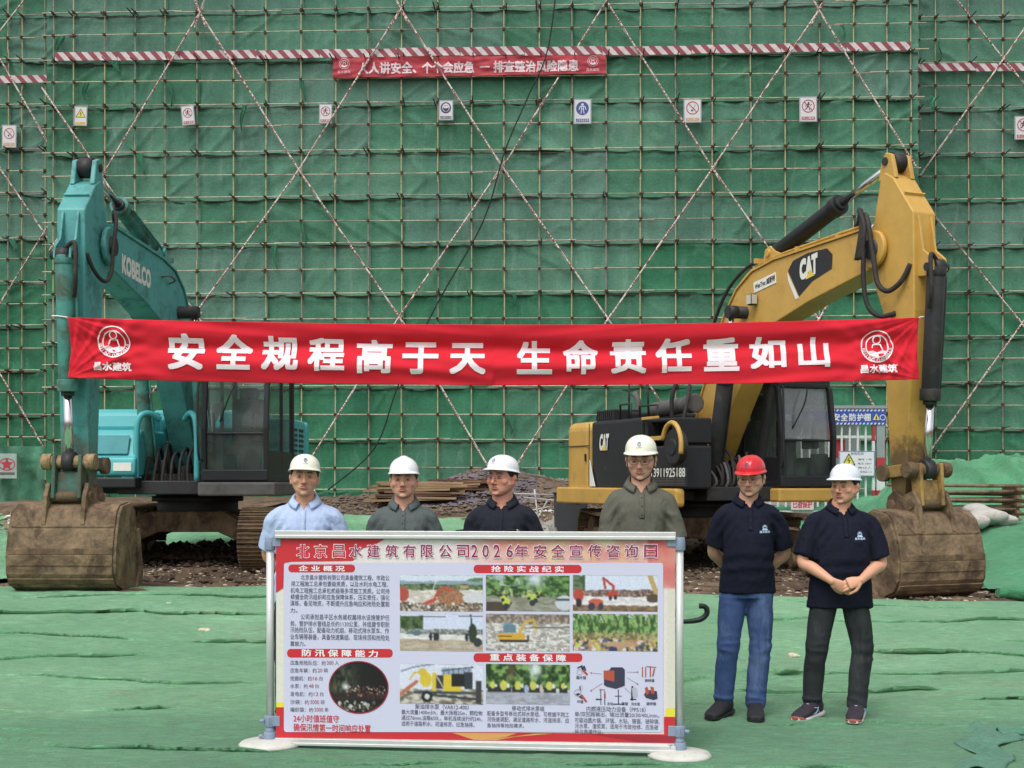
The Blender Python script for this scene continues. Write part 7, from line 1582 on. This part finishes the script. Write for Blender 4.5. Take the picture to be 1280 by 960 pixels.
who(505, 8.25, 1.725, 0, 'stocky man in a slate grey polo and plain white helmet without a mark', shirt=SLATE, tone=(204, 156, 132), helmet=dict(kind='white', tilt=2, ridge=1, logo=False, peak=.8), head=(0, 0, 0), trousers=DRK, shoe=SHB, armL=back(-1), armR=back(1), bw=.9, sw=.92, fat=1.10, rosy=.5, seed=4)
who(628, 8.2, 1.735, -6, 'man in a black shirt with a zipped chest pocket, face turned to the left', shirt=BLKS, tone=(202, 146, 124), helmet=dict(kind='white', tilt=6), head=(-29, 0, 0), trousers=DRK, shoe=SHB, armL=back(-1), armR=back(1), bw=.92, sw=.95, fat=1.18, rosy=.6, seed=5, full_placket=True, zip=True, beard=.2)
who(801, 8.25, 1.86, -3, 'tallest man, in an olive polo, cream helmet and glasses, looking down', shirt=OLIVE, tone=(210, 162, 138), helmet=dict(kind='cream', tilt=4), head=(-8, 9, 0), trousers=DRK, shoe=SHB, bw=.84, sw=.98, fat=1.0, rosy=.35, seed=6, glasses=True, strap=True, look=1,
    armL=dict(el=(-.2, .0, 1.10), wr=(-.15, -.16, .98), hn=(1, 0, 0), curl=.6, side=-1, sl=.93), armR=dict(el=(.205, .0, 1.10), wr=(.17, -.16, .99), hn=(-1, 0, 0), curl=.6, side=1, sl=.93))
who(930, 8.55, 1.735, -4, 'man in a red helmet, navy polo and blue jeans with hands behind his back', shirt=NAVY, tone=(212, 164, 140), helmet=dict(kind='red', tilt=2, ridge=2), head=(-20, 10, 0), trousers=JB, shoe=SHB, bw=.9, sw=1.0, fat=1.08, rosy=.4, seed=8, glasses=True, strap=True, look=1, chest=True, full=True, lean=.03, hx=.012, hy=-.03, hem=.83, flare=.02, belly=.02,
    armL=dict(el=(-.225, .06, 1.10), wr=(-.10, .18, .95), hd=(.8, .1, -.35), hn=(0, -1, 0), side=1, sl=.84), armR=dict(el=(.245, .07, 1.09), wr=(.10, .18, .93), hd=(-.8, .1, -.35), hn=(0, -1, 0), side=-1, sl=.84),
    legL=dict(kn=(-.105, -.015, .48), an=(-.135, .02, .10), yaw=-28), legR=dict(kn=(.105, -.015, .48), an=(.07, -.03, .10), yaw=-6))
who(1046, 8.45, 1.665, 0, 'man in a cool white helmet, navy polo and dark jeans with clasped hands', shirt=NAVY, tone=(210, 158, 130), helmet=dict(kind='bluewhite', tilt=5, ridge=2, logo=False), head=(-43, 4, 0), trousers=JK, shoe=SHW, bw=1.05, sw=1.03, fat=1.12, rosy=.45, seed=9, chest=True, full=True, lean=.03, hx=.02, hem=.76, flare=.03, belly=.025, lace=LOGOL, hs=1.03,
    armL=dict(el=(-.27, -.03, 1.075), wr=(-.115, -.205, .955), hd=(.80, -.12, -.46), hn=(.3, 1, .2), side=-1, curl=.22, sl=.86, thumb=.45), armR=dict(el=(.265, -.02, 1.065), wr=(.07, -.235, .965), hd=(-.88, -.18, -.22), hn=(-.25, .9, -.45), side=1, curl=.5, sl=.86, thumb=.7),
    legL=dict(kn=(-.145, -.02, .47), an=(-.165, .02, .10), yaw=-42), legR=dict(kn=(.17, -.02, .47), an=(.125, -.04, .10), yaw=-22))
